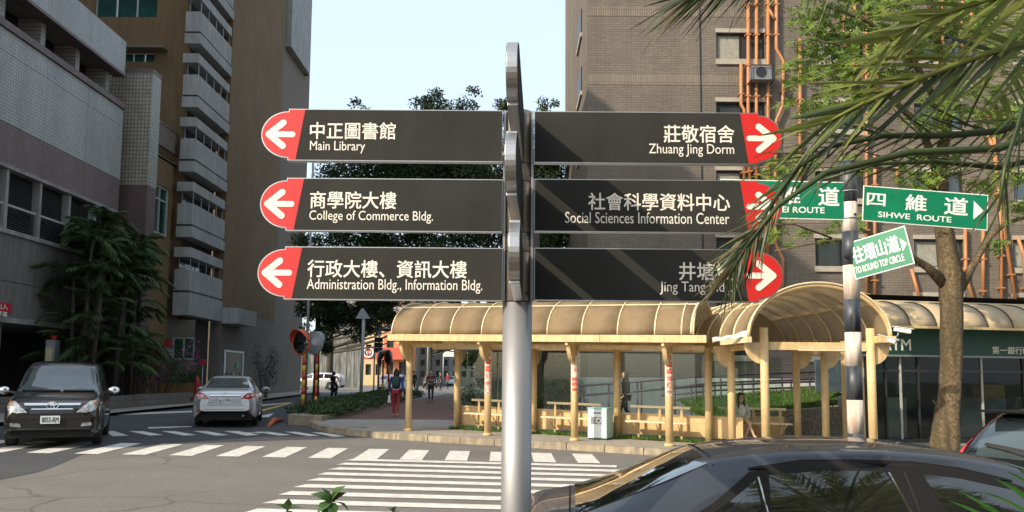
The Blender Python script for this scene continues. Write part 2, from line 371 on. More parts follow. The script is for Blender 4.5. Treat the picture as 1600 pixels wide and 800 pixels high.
KERB_P=[(p.x,p.y) for p in [G(*q) for q in [(478,652),(480,660),(487,668),(500,674),(530,679),(560,682),(620,687),(700,692),(800,698),(900,704),(1000,710)]]]
d=Vector((0.93,-0.36)); last=Vector(KERB_P[-1])
for L in (4,9,24): q=last+d*L; KERB_P.append((q.x,q.y))
def pavement():
    inner=[]
    poly=KERB_P+[(30,40),(8,60),(-7.6,60)]
    o=strip(poly,'pavement',M_PAVE,0.15)
    # kerb stones, each a block with its own slight lean
    pts=[Vector(p) for p in KERB_P[:13]]
    segs=[]; 
    tot=0; res=[pts[0]]
    L=[0]
    for a,b in zip(pts,pts[1:]): L.append(L[-1]+(b-a).length)
    def at(s):
        for i in range(len(pts)-1):
            if s<=L[i+1] or i==len(pts)-2:
                t=(s-L[i])/(L[i+1]-L[i]); return pts[i].lerp(pts[i+1],t)
    s=0; n=0
    while s<min(L[-1]-0.9,26):
        ln=0.9 if s>5 else 0.5
        a=at(s+0.006); c=at(s+ln-0.006); dd=(c-a).normalized(); nn=Vector((-dd.y,dd.x))   # inward
        if nn.y<0 and s>6: nn=-nn
        if s<=6: nn = nn if nn.x>0 or nn.y>0 else -nn
        j=random.uniform(-.008,.008); k=random.uniform(-0.006,0.01)
        o1=a-nn*(0.03+j); o2=c-nn*(0.03+j); i1=a+nn*0.17; i2=c+nn*0.17
        b=MB(); zt=0.155+k
        vs=[(p.x,p.y,gz(p.x,p.y)+z) for z in (-0.02,zt) for p in (o1,o2,i2,i1)]
        vs[4]=(vs[4][0]+nn.x*.02,vs[4][1]+nn.y*.02,vs[4][2]); vs[5]=(vs[5][0]+nn.x*.02,vs[5][1]+nn.y*.02,vs[5][2])
        b.add(vs,[(0,3,2,1),(4,5,6,7),(0,1,5,4),(1,2,6,5),(2,3,7,6),(3,0,4,7)])
        b.build('kerb_stone',M_KERB,o,bevel=0.012); s+=ln; n+=1
    # brick path between hedge and shelter
    bp=[G(*q,.15) for q in [(505,655),(600,655),(713,656),(790,657)]]
    strip([(p.x,p.y) for p in bp]+[(1.5,60),(-5.0,60),(-5.6,38)],'brick_path',M_BRICKP,0.156)
    # damp, paler worn slab area left of the shelter
    wp=[G(*q,.15) for q in [(505,668),(560,676),(640,678),(640,671),(700,668),(700,663),(600,661),(520,659)]]
pavement()
def manhole():
    c=G(557,668,.15); b=MB(); b.cyl(0,0,0,0.012,0.32,20); b.M=None
    o=b.build('manhole_cover',M_GREY); o.location=(c.x,c.y,c.z); o['kind']='structure'
manhole()
# far brick-and-kerb strip carrying the hedge
HL=[G(*p,.15) for p in [(450,656),(500,636),(560,624),(600,616)]]; HR=[G(*p,.15) for p in [(503,658),(560,645),(610,634),(660,620)]]
def hedge_strip():
    poly=[(p.x,p.y) for p in HR]+[(p.x,p.y) for p in reversed(HL)]
    b=MB(); n=len(poly)
    b.add([(x,y,gz(x,y)+z) for z in (0,.30) for x,y in poly],[tuple(range(n,2*n))]+[(i,(i+1)%n,n+(i+1)%n,n+i) for i in range(n)])
    b.setting('planting_bed',M_KERB)
hedge_strip()
def median():
    xs=[-12,9]; poly=[(-12,-6),(9,-6),(9,3.9),(8.6,4.15),(-11.5,4.15),(-12,3.8)]
    b=MB(); n=6
    b.add([(x,y,gz(x,y)+z) for z in (-.02,.14) for x,y in poly],[tuple(range(n,2*n))]+[(i,(i+1)%n,n+(i+1)%n,n+i) for i in range(n)])
    b.setting('median_strip',M_PAVE)
    strip([(-11.2,-5.4),(8.4,-5.4),(8.4,3.3),(-11.2,3.3)],'planting_soil',mat('soil',(0.075,0.055,0.035),0.95,var=0.25,scale=4,bump=0.8,bscale=30),0.146)
median()

# ------------------------------------------------------------------ foliage helpers
def rdir(r):
    while True:
        v=Vector((r.uniform(-1,1),r.uniform(-1,1),r.uniform(-1,1)))
        if 0.05<v.length<1: return v.normalized()
def leaves(b,clusters,n,size,r,asp=0.45,droop=0.0,shell=0.55):
    """clusters: (centre, rx, ry, rz); leaf quads bent in the middle"""
    tot=sum(c[1]*c[2]+c[1]*c[3] for c in clusters)
    vs=[];fs=[]
    for c,rx,ry,rz in clusters:
        k=int(n*(rx*ry+rx*rz)/tot)
        for _ in range(k):
            d=rdir(r); q=shell+(1-shell)*r.random()**0.6 if r.random()<0.75 else r.random()
            p=Vector(c)+Vector((d.x*rx,d.y*ry,d.z*rz))*q
            a=(rdir(r)+d*0.6+Vector((0,0,-droop))).normalized(); s=size*r.uniform(.6,1.3)
            t=a.cross(rdir(r)); 
            if t.length<.05: continue
            t.normalize(); t*=s*asp*.5; i=len(vs); m=p+a*s*.5+a.cross(t).normalized()*s*.08
            vs+=[p,m+t,p+a*s,m-t]; fs.append((i,i+1,i+2,i+3))
    b.add(vs,fs,False)
def blob_clusters(c,R,n,r,flat=0.8,spread=0.75,small=(.25,.45)):
    out=[]
    for _ in range(n):
        d=rdir(r); q=r.random()**0.5*spread; k=R*r.uniform(*small)
        out.append((Vector(c)+Vector((d.x*R*q,d.y*R*q,d.z*R*q*flat)),k,k,k*r.uniform(.55,.85)))
    return out
def shrub(loc,w,d,h,label,m=None,n=2500,size=.09,flower=None,group=None,name='shrub',cat='shrub',seed=1,nc=14):
    r=random.Random(seed); x,y=loc; z=gz(x,y)+.1
    t=thing(name,label,cat,(x,y,z),0,group)
    cl=[(Vector((r.uniform(-w,w)*.38,r.uniform(-d,d)*.38,h*r.uniform(.3,.78))),w*r.uniform(.14,.24),d*r.uniform(.14,.3),h*r.uniform(.14,.24)) for _ in range(nc)]
    b=MB(); leaves(b,cl,n,size,r); b.build('foliage',m or M_LEAF_D,t)
    b=MB()
    for c in cl[:8]: b.tube([(c[0].x*.2,c[0].y*.2,-.1),(c[0].x*.6,c[0].y*.6,c[0].z*.5),c[0]],[.03,.02,.01],5)
    b.build('stem',M_BARK2,t)
    if flower:
        b=MB(); leaves(b,[(c[0]+Vector((flower[1]*w*.3,-d*.2,0)),c[1]*1.0,c[2],c[3]) for c in cl[:5]],flower[2],size*.8,r,.9)
        b.build('blossom',flower[0],t)
    return t
def tree(loc,h,trunk_r,crown,label,m,n,size,seed,lean=(0,0),group='trees beyond the signboards',branches=7,bark=None,name='broadleaf_tree'):
    """crown: list of (dx,dy,z,R,nclusters)"""
    r=random.Random(seed); x,y=loc; z0=gz(x,y)
    t=thing(name,label,'tree',(x,y,z0),0,group); cls=[]
    for dx,dy,z,R,nc in crown: cls+=blob_clusters((dx,dy,z),R,nc,r,.9,.95,(.28,.62))
    b=MB(); leaves(b,cls,n,size,r,.5,0.0,.25); b.build('crown',m,t)
    b=MB(); fork=h*.4
    b.tube([(0,0,-.2),(lean[0]*.3,lean[1]*.3,fork*.5),(lean[0]*.6,lean[1]*.6,fork),(lean[0],lean[1],h*.8)],[trunk_r*1.25,trunk_r,trunk_r*.85,trunk_r*.3],10)
    for k in range(branches):
        c=cls[r.randrange(len(cls))][0]; s=Vector((lean[0]*.6,lean[1]*.6,fork*r.uniform(.7,1.2)))
        b.tube([s,s.lerp(c,.5)+Vector((0,0,-.3)),c],[trunk_r*.45,trunk_r*.25,trunk_r*.08],6)
    b.build('trunk',bark or M_BARK2,t); return t

# hedge: nobody could count its plants
def hedge():
    r=random.Random(3); b=MB(); cl=[]
    for i in range(90):
        s=.16+i/89*(len(HL)-1.17); k=min(int(s),len(HL)-2); f=s-k
        a=HL[k].lerp(HL[k+1],f); c=HR[k].lerp(HR[k+1],f); 
        for w in (.15,.4,.65,.9):
            p=a.lerp(c,w); cl.append((Vector((p.x+r.uniform(-.2,.2),p.y,p.z+.20+r.uniform(0,.07))),.34,.6,.14))
    leaves(b,cl,26000,.13,r); b.build('hedge_planting',M_LEAF_H)['kind']='stuff'
hedge()
# ------------------------------------------------------------------ SIGNPOST with six arms and three blades
UX=Vector((1,0,0)); UZ=Vector((0,0,1))
def arrow_poly(tipx,d,cz,k):
    """three capsule strokes; d=-1 arrow points left"""
    def cap(a,b,w,n=6):
        a=Vector(a);b=Vector(b);t=(b-a).normalized(); an=atan2(t.y,t.x); out=[]
        for i in range(n+1): q=an+pi/2+pi*i/n; out.append((a.x+cos(q)*w,a.y+sin(q)*w))
        for i in range(n+1): q=an-pi/2+pi*i/n; out.append((b.x+cos(q)*w,b.y+sin(q)*w))
        return out
    w=4.6*k; tx=tipx-d*5*k
    return [cap((tx,cz),(tipx-d*43*k,cz),w),cap((tx,cz),(tipx-d*28*k,cz+19*k),w*1.12),cap((tx,cz),(tipx-d*28*k,cz-19*k),w*1.12)]
def board_outline(x0,xs,xt,zb,zt,k):
    """x0 inner end, xs where the round head starts, xt tip"""
    d=1 if xt>x0 else -1; zc=(zb+zt)/2; rz=(zt-zb)/2-4.2*k; rx=abs(xt-xs)
    p=[(x0,zb),(xs,zb)]
    for i in range(19):
        a=-pi/2+pi*i/18; p.append((xs+d*rx*cos(a),zc+rz*sin(a)))
    p+=[(xs,zt),(x0,zt)]
    return p
def inset_poly(p,e):
    c=Vector((sum(q[0] for q in p)/len(p),sum(q[1] for q in p)/len(p))); out=[]
    for q in p:
        out.append((q[0]-(e if q[0]>c.x else -e),q[1]-(e if q[1]>c.y else -e)))
    return out
def signpost():
    cx,cy,r=0.027,3.975,0.0735; zg=gz(cx,cy)+.14
    t=thing('signpost','tall steel signpost with six dark pointing boards and three blades facing the camera','signpost',(cx,cy,zg))
    k=3.9/FPX
    ztop=Yp(808,171,3.9).z; z3=Yp(808,470,3.9).z
    b=MB(); b.cyl(cx,cy,zg-.1,z3-.004,r,40); b.build('pole',M_STEEL,t,True)
    zs=[470,392,362,282,253.5,171]
    for i in range(5):
        za=Yp(808,zs[i],3.9).z; zb=Yp(808,zs[i+1],3.9).z; b=MB()
        b.tube([(cx,cy,za+.002),(cx,cy,za+.004),(cx,cy,zb-.004),(cx,cy,zb-.001)],[r-.001,r+.001,r+.001,r-.001],40); b.build('sleeve',M_SLEEVE,t,True)
        
        for q in (-1,1): b=MB(); b.bar((cx+q*(r-.004),cy-.03,za),(cx+q*(r-.004),cy-.03,zb),.012,.05,up=(0,1,0)); b.build('channel',M_STEEL,t,True)
    b=MB(); b.cyl(cx,cy,ztop,ztop+.006,r-.004,40); b.build('cap',M_STEEL,t,True)
    for px,py in ((822,458),(812,246),(826,364)):
        p=Yp(px,py,3.9); a=math.asin(max(-1,min(1,(p.x-cx)/r))); b=MB(); q=Vector((p.x,cy-r*cos(a)-.001,p.z)); nn=Vector((sin(a),-cos(a),0)); b.tube([q,q+nn*.006],.006,8); b.build('bolt',M_BLACK,t,True)
    rows=[(171.2,251.8,785,450,408,476,463,'中正圖書館',(484,189,621,217),'Main Library',(484,220,572,240)),
          (279,361.6,785,447,406,474,460,'商學院大樓',(484,298,621,326),'College of Commerce Bldg.',(483,329,679,349)),
          (386.3,469.2,785,444,402,471,457,'行政大樓、資訊大樓',(480,406,731,434),'Administration Bldg., Information Bldg.',(479,436,755,458)),
          (174.6,255.2,835,1186,1222,1157,1169,'莊敬宿舍',(1037,192,1150,221),'Zhuang Jing Dorm',(1014,223,1150,244)),
          (280.4,363,835,1186,1222,1157,1169,'社會科學資料中心',(919,300,1144,328),'Social Sciences Information Center',(883,331,1143,349)),
          (388.2,470.6,835,1186,1224,1157,1169,'井塘樓',(1061,408,1146,437),'Jing Tang Bldg.',(1031,439,1145,460))]
    for yt,yb,xi,xs,xt,r1,r2,cj,cb,la,lb in rows:
        d=1 if xt>xi else -1; mid=640 if d<0 else 1000
        zt=Yp(mid,yt,3.9).z; zb=Yp(mid,yb,3.9).z; f=lambda px: Yp(px,(yt+yb)/2,3.9).x
        ol=board_outline(f(xi),f(xs),f(xt),zb,zt,k)
        b=MB(); b.prism(ol,(0,3.944,0),(1,0,0),(0,0,1),(0,-1,0),.042); bd=b.build('board',M_STEEL2,t,True,fix=True)
        e=.0045; zb2,zt2=zb+e,zt-e
        b=MB(); b.prism([(f(xi)+d*.002,zb2),(f(r2)-d*.0006,zb2),(f(r1)-d*.0006,zt2),(f(xi)+d*.002,zt2)],(0,3.902,0),(1,0,0),(0,0,1),(0,-1,0),.0022)
        b.build('dark_panel',M_BOARD,bd,True,fix=True)
        ins=inset_poly(board_outline(f(xi),f(xs),f(xt),zb,zt,k),e)
        b=MB(); b.prism([(f(r2)+d*.0006,zb2)]+ins[1:-1]+[(f(r1)+d*.0006,zt2)],(0,3.902,0),(1,0,0),(0,0,1),(0,-1,0),.0022)
        b.build('red_panel',M_RED,bd,True,fix=True)
        # dark back
        b=MB(); b.prism([(p[0],p[1]) for p in ins],(0,3.9442,0),(1,0,0),(0,0,1),(0,1,0),.002); b.build('back_panel',M_BOARD,bd,True,fix=True)
        tip=415-(408-xt)*1 if d<0 else 1213
        b=MB(); zc=(zb+zt)/2
        for i,pl in enumerate(arrow_poly(f(tip),d,zc,k)): b.prism(pl,(0,3.8996-i*.0003,0),(1,0,0),(0,0,1),(0,-1,0),.0006+.0003*i)
        b.build('arrow',M_LET,bd,True,fix=True)
        for s,q,bo in ((cj,cb,.012),(la,lb,0.0)):
            o=Yp(q[0],q[3],3.9); o.y=3.8996; o.z=zb+(yb-q[3])*k
            put_text(s,o,UX,UZ,(q[2]-q[0])*k,(q[3]-q[1])*k,M_LET,bd,bold=bo,depth=.0006)
    # blades coming towards the camera
    for (yt,yb,pxc,yn) in ((171.2,251.8,796.5,2.95),(279,361.6,795.5,2.985),(386.3,469.2,802.5,3.055)):
        zt=Yp(808,yt+2,3.9).z; zb=Yp(808,yb+1,3.9).z; A=Vector((.030,3.93,0)); B=Vector(((pxc-800)/FPX*yn,yn,0)); L=(B-A).length; u=(B-A).normalized()
        n=Vector((-u.y,u.x,0)); n=n if n.x>0 else -n
        ol=board_outline(0.0,L-.125,L,zb,zt,k)
        b=MB(); b.prism(ol,A-n*.0215,u,(0,0,1),n,.043); bd=b.build('blade',M_STEEL2,t,True,bevel=.002,fix=True)
        ins=inset_poly(ol,.005)
        for s in (1,-1):
            b=MB(); b.prism(ins,A+n*s*.0215,u,(0,0,1),n*s,.002); b.build('dark_panel',M_BOARD,bd,True,fix=True)
signpost()

# ------------------------------------------------------------------ STREET NAME POST
def plate(t,TL,TR,BL,BR,texts,tri,label=None):
    TL,TR,BL,BR=map(Vector,(TL,TR,BL,BR)); u=(TR-TL); w=u.length; u.normalize(); v=((TL-BL)+(TR-BR))/2; h=v.length; v=(v-u*v.dot(u)).normalized(); n=u.cross(v)
    o=BL.copy()
    b=MB(); b.prism([(0,0),(w,0),(w,h),(0,h)],o-n*.006,u,v,n,.006); bd=b.build('name_plate',M_SWHITE,t,True,bevel=.001,fix=True,label=label)
    e=.008; b=MB(); b.prism([(e,e),(w-e,e),(w-e,h-e),(e,h-e)],o,u,v,n,.0012); b.build('green_panel',M_GREEN,bd,True,fix=True)
    for s,u0,u1,v0,v1,bo in texts:
        put_text(s,o+u*u0*w+v*(1-v1)*h+n*.0012,u,v,(u1-u0)*w,(v1-v0)*h,M_SWHITE,bd,bold=bo,depth=.0008)
    if tri:
        a,c,v0,v1=tri; b=MB(); b.prism([(a*w,(1-v1)*h),(c*w,(1-(v0+v1)/2)*h),(a*w,(1-v0)*h)],o+n*.0012,u,v,n,.0008); b.build('arrow',M_SWHITE,bd,True,fix=True)
    return bd
M_SWP=mat('pole_white_peeling',(0.74,0.70,0.62),0.5,var=0.05,stain=0.5,sscale=9,dark=(0.36,0.12,0.05))
M_SBP=mat('pole_black_peeling',(0.022,0.032,0.045),0.45,var=0.1,stain=0.3,sscale=9,dark=(0.2,0.2,0.2))
def street_post():
    D=6.8; c=Yp(1332,500,D); x=c.x; r=.066; zg=gz(x,D)
    t=thing('street_name_post','black and white banded post carrying three green street name plates','signpost',(x,D,zg))
    ys=[252,314,360,413,467,518.5,572,625,704]; zz=[Yp(1332,y,D-r).z for y in ys]+[zg+.3,zg-.05]
    # true spacing repeated to the ground
    step=(zz[1]-zz[7])/6; z=zz[7]; full=zz[:8]
    while z-step>zg: z-=step; full.append(z)
    full.append(zg-.05)
    for i in range(len(full)-1):
        b=MB(); b.tube([(x,D,full[i+1]),(x,D,full[i]-.0005)],r-.0003*(i%2),28); b.build('band',M_SBP if i%2==0 else M_SWP,t,True)
    b=MB(); b.ell((x,D,full[0]),r,r,.03,20,6); b.build('cap',M_SBP,t,True)
    b=MB(); b.cyl(x,D,zg-.02,zg+.02,.15,20); b.build('base_plate',M_GREY,t,True)
    for px,py in ((1336,335),(1336,300),(1322,400)):
        p=Yp(px,py,D-r); b=MB(); b.tube([p+Vector((0,.02,0)),p-Vector((0,.008,0))],.012,8); b.build('bolt',M_RUBBER,t,True)
    for z in (Yp(1332,300,D).z,Yp(1332,342,D).z):
        b=MB(); b.tube([(x+(r+.004)*cos(a),D+(r+.004)*sin(a),z) for a in [i*pi/12 for i in range(25)]],.006,6,False); b.build('strap',M_GREY,t,True)
    yf=D-.03
    plate(t,Yp(1349,289,yf),Yp(1544,304,yf),Yp(1347,345,yf),Yp(1542,359,yf),[('四',.03,.18,.2,.55,.02),('維',.34,.51,.15,.62,.02),('道',.65,.84,.14,.64,.02),('SIHWE  ROUTE',.125,.71,.70,.86,.02)],(.885,.965,.2,.72),'right green plate reading SIHWE ROUTE')
    plate(t,Yp(1126,280,yf),Yp(1321,285,yf),Yp(1126,339,yf),Yp(1320,345,yf),[('四',.1,.26,.2,.6,.02),('維',.46,.635,.16,.62,.02),('道',.78,.95,.14,.64,.02),('SIHWEI ROUTE',.29,.83,.68,.84,.02)],None,'left green plate partly hidden by the signboards')
    plate(t,Yp(1338,378,6.72),Yp(1430,350,6.42),Yp(1337,437,6.72),Yp(1429,413,6.42),[('往環山道',.05,.84,.16,.60,.02),('TO ROUND TOP CIRCLE',.03,.86,.68,.86,.01)],(.87,.965,.28,.62),'lower turned green plate reading TO ROUND TOP CIRCLE')
street_post()

# ------------------------------------------------------------------ BUS SHELTER
SA=Vector((-2.73,21.45)); SE=Vector((0.916,-0.402)); SN=Vector((0.402,0.916))
def sp(s,n,h=0.0):
    p=SA+SE*s+SN*n; return Vector((p.x,p.y,gz(p.x,p.y)+.15+h))
SE3=Vector((SE.x,SE.y,0)); SN3=Vector((SN.x,SN.y,0))
def post(t,p,hh,r=.09,collar=True):
    b=MB(); b.tube([p+Vector((0,0,-.05)),p+Vector((0,0,hh))],r,18); o=b.build('post',M_CREAM,t,True)
    b=MB(); b.tube([p+Vector((0,0,-.01)),p+Vector((0,0,.05)),p+Vector((0,0,.07))],[r+.035,r+.03,r],16); b.build('foot',M_CREAM2,o,True)
    b=MB(); b.tube([p+Vector((0,0,hh*.57)),p+Vector((0,0,hh*.57+.012))],r+.004,16); b.build('weld_ring',M_CREAM2,o,True)
    return o
def bracket(t,p,hh,dirv,L=.48,H=.5,w=.10):
    side=dirv.cross(UZ); pts=[(0.06,0),(L,0)]
    for i in range(9):
        a=pi/2*i/8; pts.append((.06+(L-.06)*cos(a)**1.0*(1-.0),-H*sin(a)))
    b=MB(); b.prism([(a,c) for a,c in pts[0:2]+pts[3:]],p+Vector((0,0,hh))-side*w/2,dirv,UZ,side,w); b.build('bracket',M_CREAM,t,True,fix=True)
def shelter():
    t=thing('bus_shelter','long cream bus shelter with barrel roof and an arched entrance end','bus shelter',sp(3,0))
    he,rise,nc,hw=2.53,.92,.8,1.4
    vf=lambda s,th: sp(s,nc-hw*cos(th),he+rise*sin(th))
    # roof sheets: one per bay and course
    S=[-.2+.874*k for k in range(10)]
    courses=[(0.02,0.95),(0.95,1.75),(1.75,3.12)]
    for i in range(9):
        for a,c in courses:
            b=MB(); b.grid(lambda u,v:vf(S[i]+.02+u*.834,a+(c-a)*v),2,6); 
            o=b.build('roof_panel',M_ROOF,t,True); m=o.modifiers.new('thick','SOLIDIFY'); m.thickness=.012; m.use_rim_only=True
    for s in S+[7.4]:
        b=MB(); b.tube([vf(s,pi*i/18)+Vector((0,0,.012)) for i in range(19)],.022,6); b.build('rib',M_RIB,t,True)
    b=MB(); b.bar(vf(-.2,.95),vf(7.7,.95),.03,.03); b.bar(vf(-.2,1.75),vf(7.7,1.75),.03,.03); b.build('purlin',M_RIB,t,True)
    # eave beams, in lengths
    for n in (-.6,2.2):
        for a,c in ((-.3,3.1),(3.11,5.5),(5.51,7.95)):
            b=MB(); b.bar(sp(a,n,he-.085),sp(c,n,he-.085),.09,.17); b.build('eave_beam',M_CREAM,t,True,bevel=.008)
    b=MB(); b.bar(sp(-.25,-.6,he-.09),sp(-.25,2.2,he-.09),.08,.15); b.build('end_beam',M_CREAM,t,True)
    for n in (0,1.62):
        b=MB(); b.bar(sp(-.2,n,he-.26),sp(7.8,n,he-.26),.09,.10); b.build('tie_beam',M_CREAM,t,True)
    for s in (0,2.33,4.66,6.97):
        b=MB(); b.bar(sp(s,-.6,he-.2),sp(s+.3,2.2,he-.2),.07,.08); b.build('rafter',M_CREAM,t,True)
        post(t,sp(s,0),he-.2); bracket(t,sp(s,0),he-.17,-SN3)
    for s in (.6,2.93,5.26,7.59):
        post(t,sp(s,1.62),he-.2); bracket(t,sp(s,1.62),he-.2,SN3)
    # strip lights under the eave
    for s in (1.2,3.6,6.0):
        b=MB(); b.bar(sp(s,.45,he-.3),sp(s+.9,.45,he-.3),.09,.05); b.build('strip_light',M_SWHITE,t,True)
    # low wall panels behind, glass above
    s=.62
    while s<8.3:
        e=min(s+1.15,8.4); b=MB()
        b.prism([(0,0),(e-s-.02,0),(e-s-.02,.50),(0,.50)],sp(s,1.78,.10),SE3,UZ,SN3,.10); o=b.build('low_wall_panel',M_CREAM2,t,True,bevel=.006,fix=True)
        b=MB(); b.bar(sp(s,1.83,.625),sp(e-.02,1.83,.625),.14,.045); b.build('coping',M_CREAM,o,True)
        for q in (.08,.38):
            b=MB(); b.bar(sp(s,1.775,.1+q),sp(e-.02,1.775,.1+q),.012,.02); b.build('bead',M_CREAM,o,True)
        b=MB(); b.prism([(0.01,.0),(e-s-.03,0),(e-s-.03,1.62),(0.01,1.62)],sp(s,1.82,.66),SE3,UZ,SN3,.008); b.build('glass_pane',glassmat('shelter_glass',(.84,.90,.86),.99,.03,.55),t,True,fix=True)
        b=MB(); b.bar(sp(s,1.82,.64),sp(s,1.82,2.28),.018,.018); b.build('glazing_bar',M_GREY,t,True)
        s=e
    # -------- arched entrance, a cross vault
    O=Vector((6.58,17.0,0)); R=Vector((.995,.1,0)); Dv=Vector((-.1,.995,0))
    zf=gz(6.58,17)+.15; hz=Yp(1168,526,16.85).z; W=1.58; RI=1.12
    cv=lambda tt,th: O+R*(-W*cos(th))+Dv*tt+Vector((0,0,hz+RI*sin(th)))
    for i in range(6):
        for a,c in ((0.03,.72),(.72,1.5708),(1.5708,2.42),(2.42,3.11)):
            b=MB(); b.grid(lambda u,v:cv(.08+i*.85+u*.80,a+(c-a)*v),2,6); o=b.build('roof_panel',M_ROOF,t,True); m=o.modifiers.new('thick','SOLIDIFY'); m.thickness=.012; m.use_rim_only=True
    for i in range(7):
        b=MB(); b.tube([cv(.05+i*.85,pi*j/28) for j in range(29)],.045 if i==0 else .024,8); b.build('rib',M_RIB if i else M_CREAM,t,True)
    b=MB(); b.tube([cv(.0,pi*j/28)+Vector((0,0,.06)) for j in range(29)],.022,6); b.build('rib',M_RIB,t,True)
    for th in (.72,1.5708,2.42):
        b=MB(); b.bar(cv(.05,th),cv(5.1,th),.03,.03); b.build('purlin',M_CREAM,t,True)
    b=MB(); b.bar(cv(.0,0)+Vector((0,0,-.06)),cv(.0,0)+Dv*1.6+Vector((0,0,-.06)),.1,.12); b.build('eave_beam',M_RIB,t,True)
    b=MB(); b.bar(cv(.0,pi)+Vector((0,0,-.06)),cv(5.1,pi)+Vector((0,0,-.06)),.1,.13); b.build('eave_beam',M_CREAM,t,True)
    b=MB(); b.bar(cv(.0,pi)+Vector((-.35,0,-.02)),cv(.0,pi)+Vector((.06,0,-.02)),.16,.14); b.build('beam_end',M_CREAM,t,True)
    # back tympanum sheet
    pts=[cv(5.15,pi*j/20) for j in range(21)]; c0=cv(5.15,0).lerp(cv(5.15,pi),.5)
    b=MB(); b.add(pts+[c0],[(21,j,j+1) for j in range(20)]); o=b.build('end_panel',M_ROOF,t,True); m=o.modifiers.new('thick','SOLIDIFY'); m.thickness=.012; m.use_rim_only=True
    b=MB(); b.bar(cv(5.15,0),cv(5.15,pi),.1,.14); b.build('end_beam',M_CREAM,t,True)
    pl=Yp(1195,600,17.3); pr=Yp(1362,600,17.3)
    zt=Yp(1195,512,17.3).z
    for p in (pl,pr):
        q=Vector((p.x,p.y,gz(p.x,p.y)+.15)); post(t,q,zt-q.z)
        d=-R if p is pl else R
        bracket(t,Vector((q.x,q.y+.02,0)),hz-.10,d,.44,.46,.06)
    zb=Yp(1280,541,17.4).z; zb2=Yp(1280,552,17.5).z
    b=MB(); b.bar((pl.x,17.42,zb),(pr.x,17.42,zb),.08,.17); b.build('tie_beam',M_CREAM,t,True)
    b=MB(); b.bar((pl.x+.75,17.30,zb-.02),(pr.x-.1,17.30,zb-.02),.03,.02); b.bar((pl.x+.75,17.30,zb-.08),(pr.x-.1,17.30,zb-.08),.06,.05); b.build('strip_light',M_RIB,t,True)
    for x,y in ((5.2,19.0),(7.42,20.9),(7.78,19.95)):
        q=Vector((x,y,gz(x,y)+.15)); post(t,q,hz-.15-q.z); bracket(t,Vector((x,y,0)),hz-.12,R if x>7.6 else Vector((1,0,0)) if x>7 else -R,.42,.5)
    b=MB(); b.bar((5.35,17.3,hz-.18),(4.95,20.9,hz-.18),.08,.12); b.bar((7.78,17.3,hz-.18),(7.4,21,hz-.18),.08,.12); b.build('side_beam',M_CREAM,t,True)
    # pendant lamp
    p=Yp(1275,545,19.0); b=MB(); b.tube([p+Vector((0,0,.22)),p,p+Vector((0,0,-.16))],[.03,.06,.10],10); b.build('lamp',M_CREAM,t,True)
    # loose torn flashing at the valley
    b=MB(); a=Yp(1113,536,17.9); c=Yp(1168,524,16.9)
    b.grid(lambda u,v:a.lerp(c,u)+Vector((0,0,.10*v+.012*sin(u*17)+.02*sin(u*5+v*2))),12,3); o=b.build('flashing',M_SWHITE,t,True); m=o.modifiers.new('thick','SOLIDIFY'); m.thickness=.01
    b=MB(); a=vf(7.62,0); b.tube([sp(7.62+.16*(1-cos(x*pi/2/10)),nc-hw*cos(x*pi/20),he+rise*sin(x*pi/20)+.03) for x in range(11)],.035,6); b.build('valley_rib',M_RIB,t,True)
    # side low wall under the arch
    for a,c in ((5.3,6.2),(6.22,7.2)):
        b=MB(); y0=21.25; b.box(a,c,y0,y0+.1,gz(a,y0)+.22,gz(a,y0)+.72); o=b.build('low_wall_panel',M_CREAM2,t,True,bevel=.006)
        b=MB(); b.box(a,c,y0-.02,y0+.12,gz(a,y0)+.721,gz(a,y0)+.76); b.build('coping',M_CREAM,o,True)
        b=MB(); b.box(a+.01,c-.01,y0+.04,y0+.048,gz(a,y0)+.762,hz-.3); b.build('glass_pane',glassmat('shelter_glass',(.84,.90,.86),.99,.03,.55),t,True)
    # red characters painted down three posts
    M_PR=mat('post_lettering_red',(0.72,0.07,0.035),0.5,var=.1); M_PW=mat('post_label_white',(0.80,0.72,0.60),0.5)
    def vert(s,chars,px0,px1,y0,y1):
        p=sp(s,0); d=(Vector((0,0,0))-Vector((p.x,p.y,0))).normalized(); d=Vector((-.15,-1,0)).normalized() if True else d
        u=Vector((-d.y,d.x,0)); u=u if u.x>0 else -u; n=len(chars)
        za=Yp(px0,y0,p.y).z; zb=Yp(px0,y1,p.y).z; st=(za-zb)/n; w=.15
        b=MB(); r=.092
        b.grid(lambda a,v:p+Vector((r*sin((a-.5)*2.3),-r*cos((a-.5)*2.3),zb-p.z+(za-zb)*v)),8,1); b.build('label_strip',M_PW,t,True)
        for i,ch in enumerate(chars):
            vs,fs=text_mesh(ch,w,st*.80); b=MB(); [b.add([p+Vector(((.0935+e*.0004)*sin((x+ex-w/2)/.0935),-(.0935+e*.0004)*cos((x+ex-w/2)/.0935),zb-p.z+st*(n-1-i)+st*.1+y+ez)) for x,y in vs],fs) for e,(ex,ez) in enumerate(((-.008,0),(.008,0),(0,.006),(0,-.006)))]; b.build('lettering',M_PR,t,True)
    vert(2.33,'紅樹路公車亭',752,763,548,616); vert(4.66,'學生一卡二段搭乘',888,898,550,612); vert(6.97,'紅線請勿停車',1040,1050,553,618)
    return t
shelter()
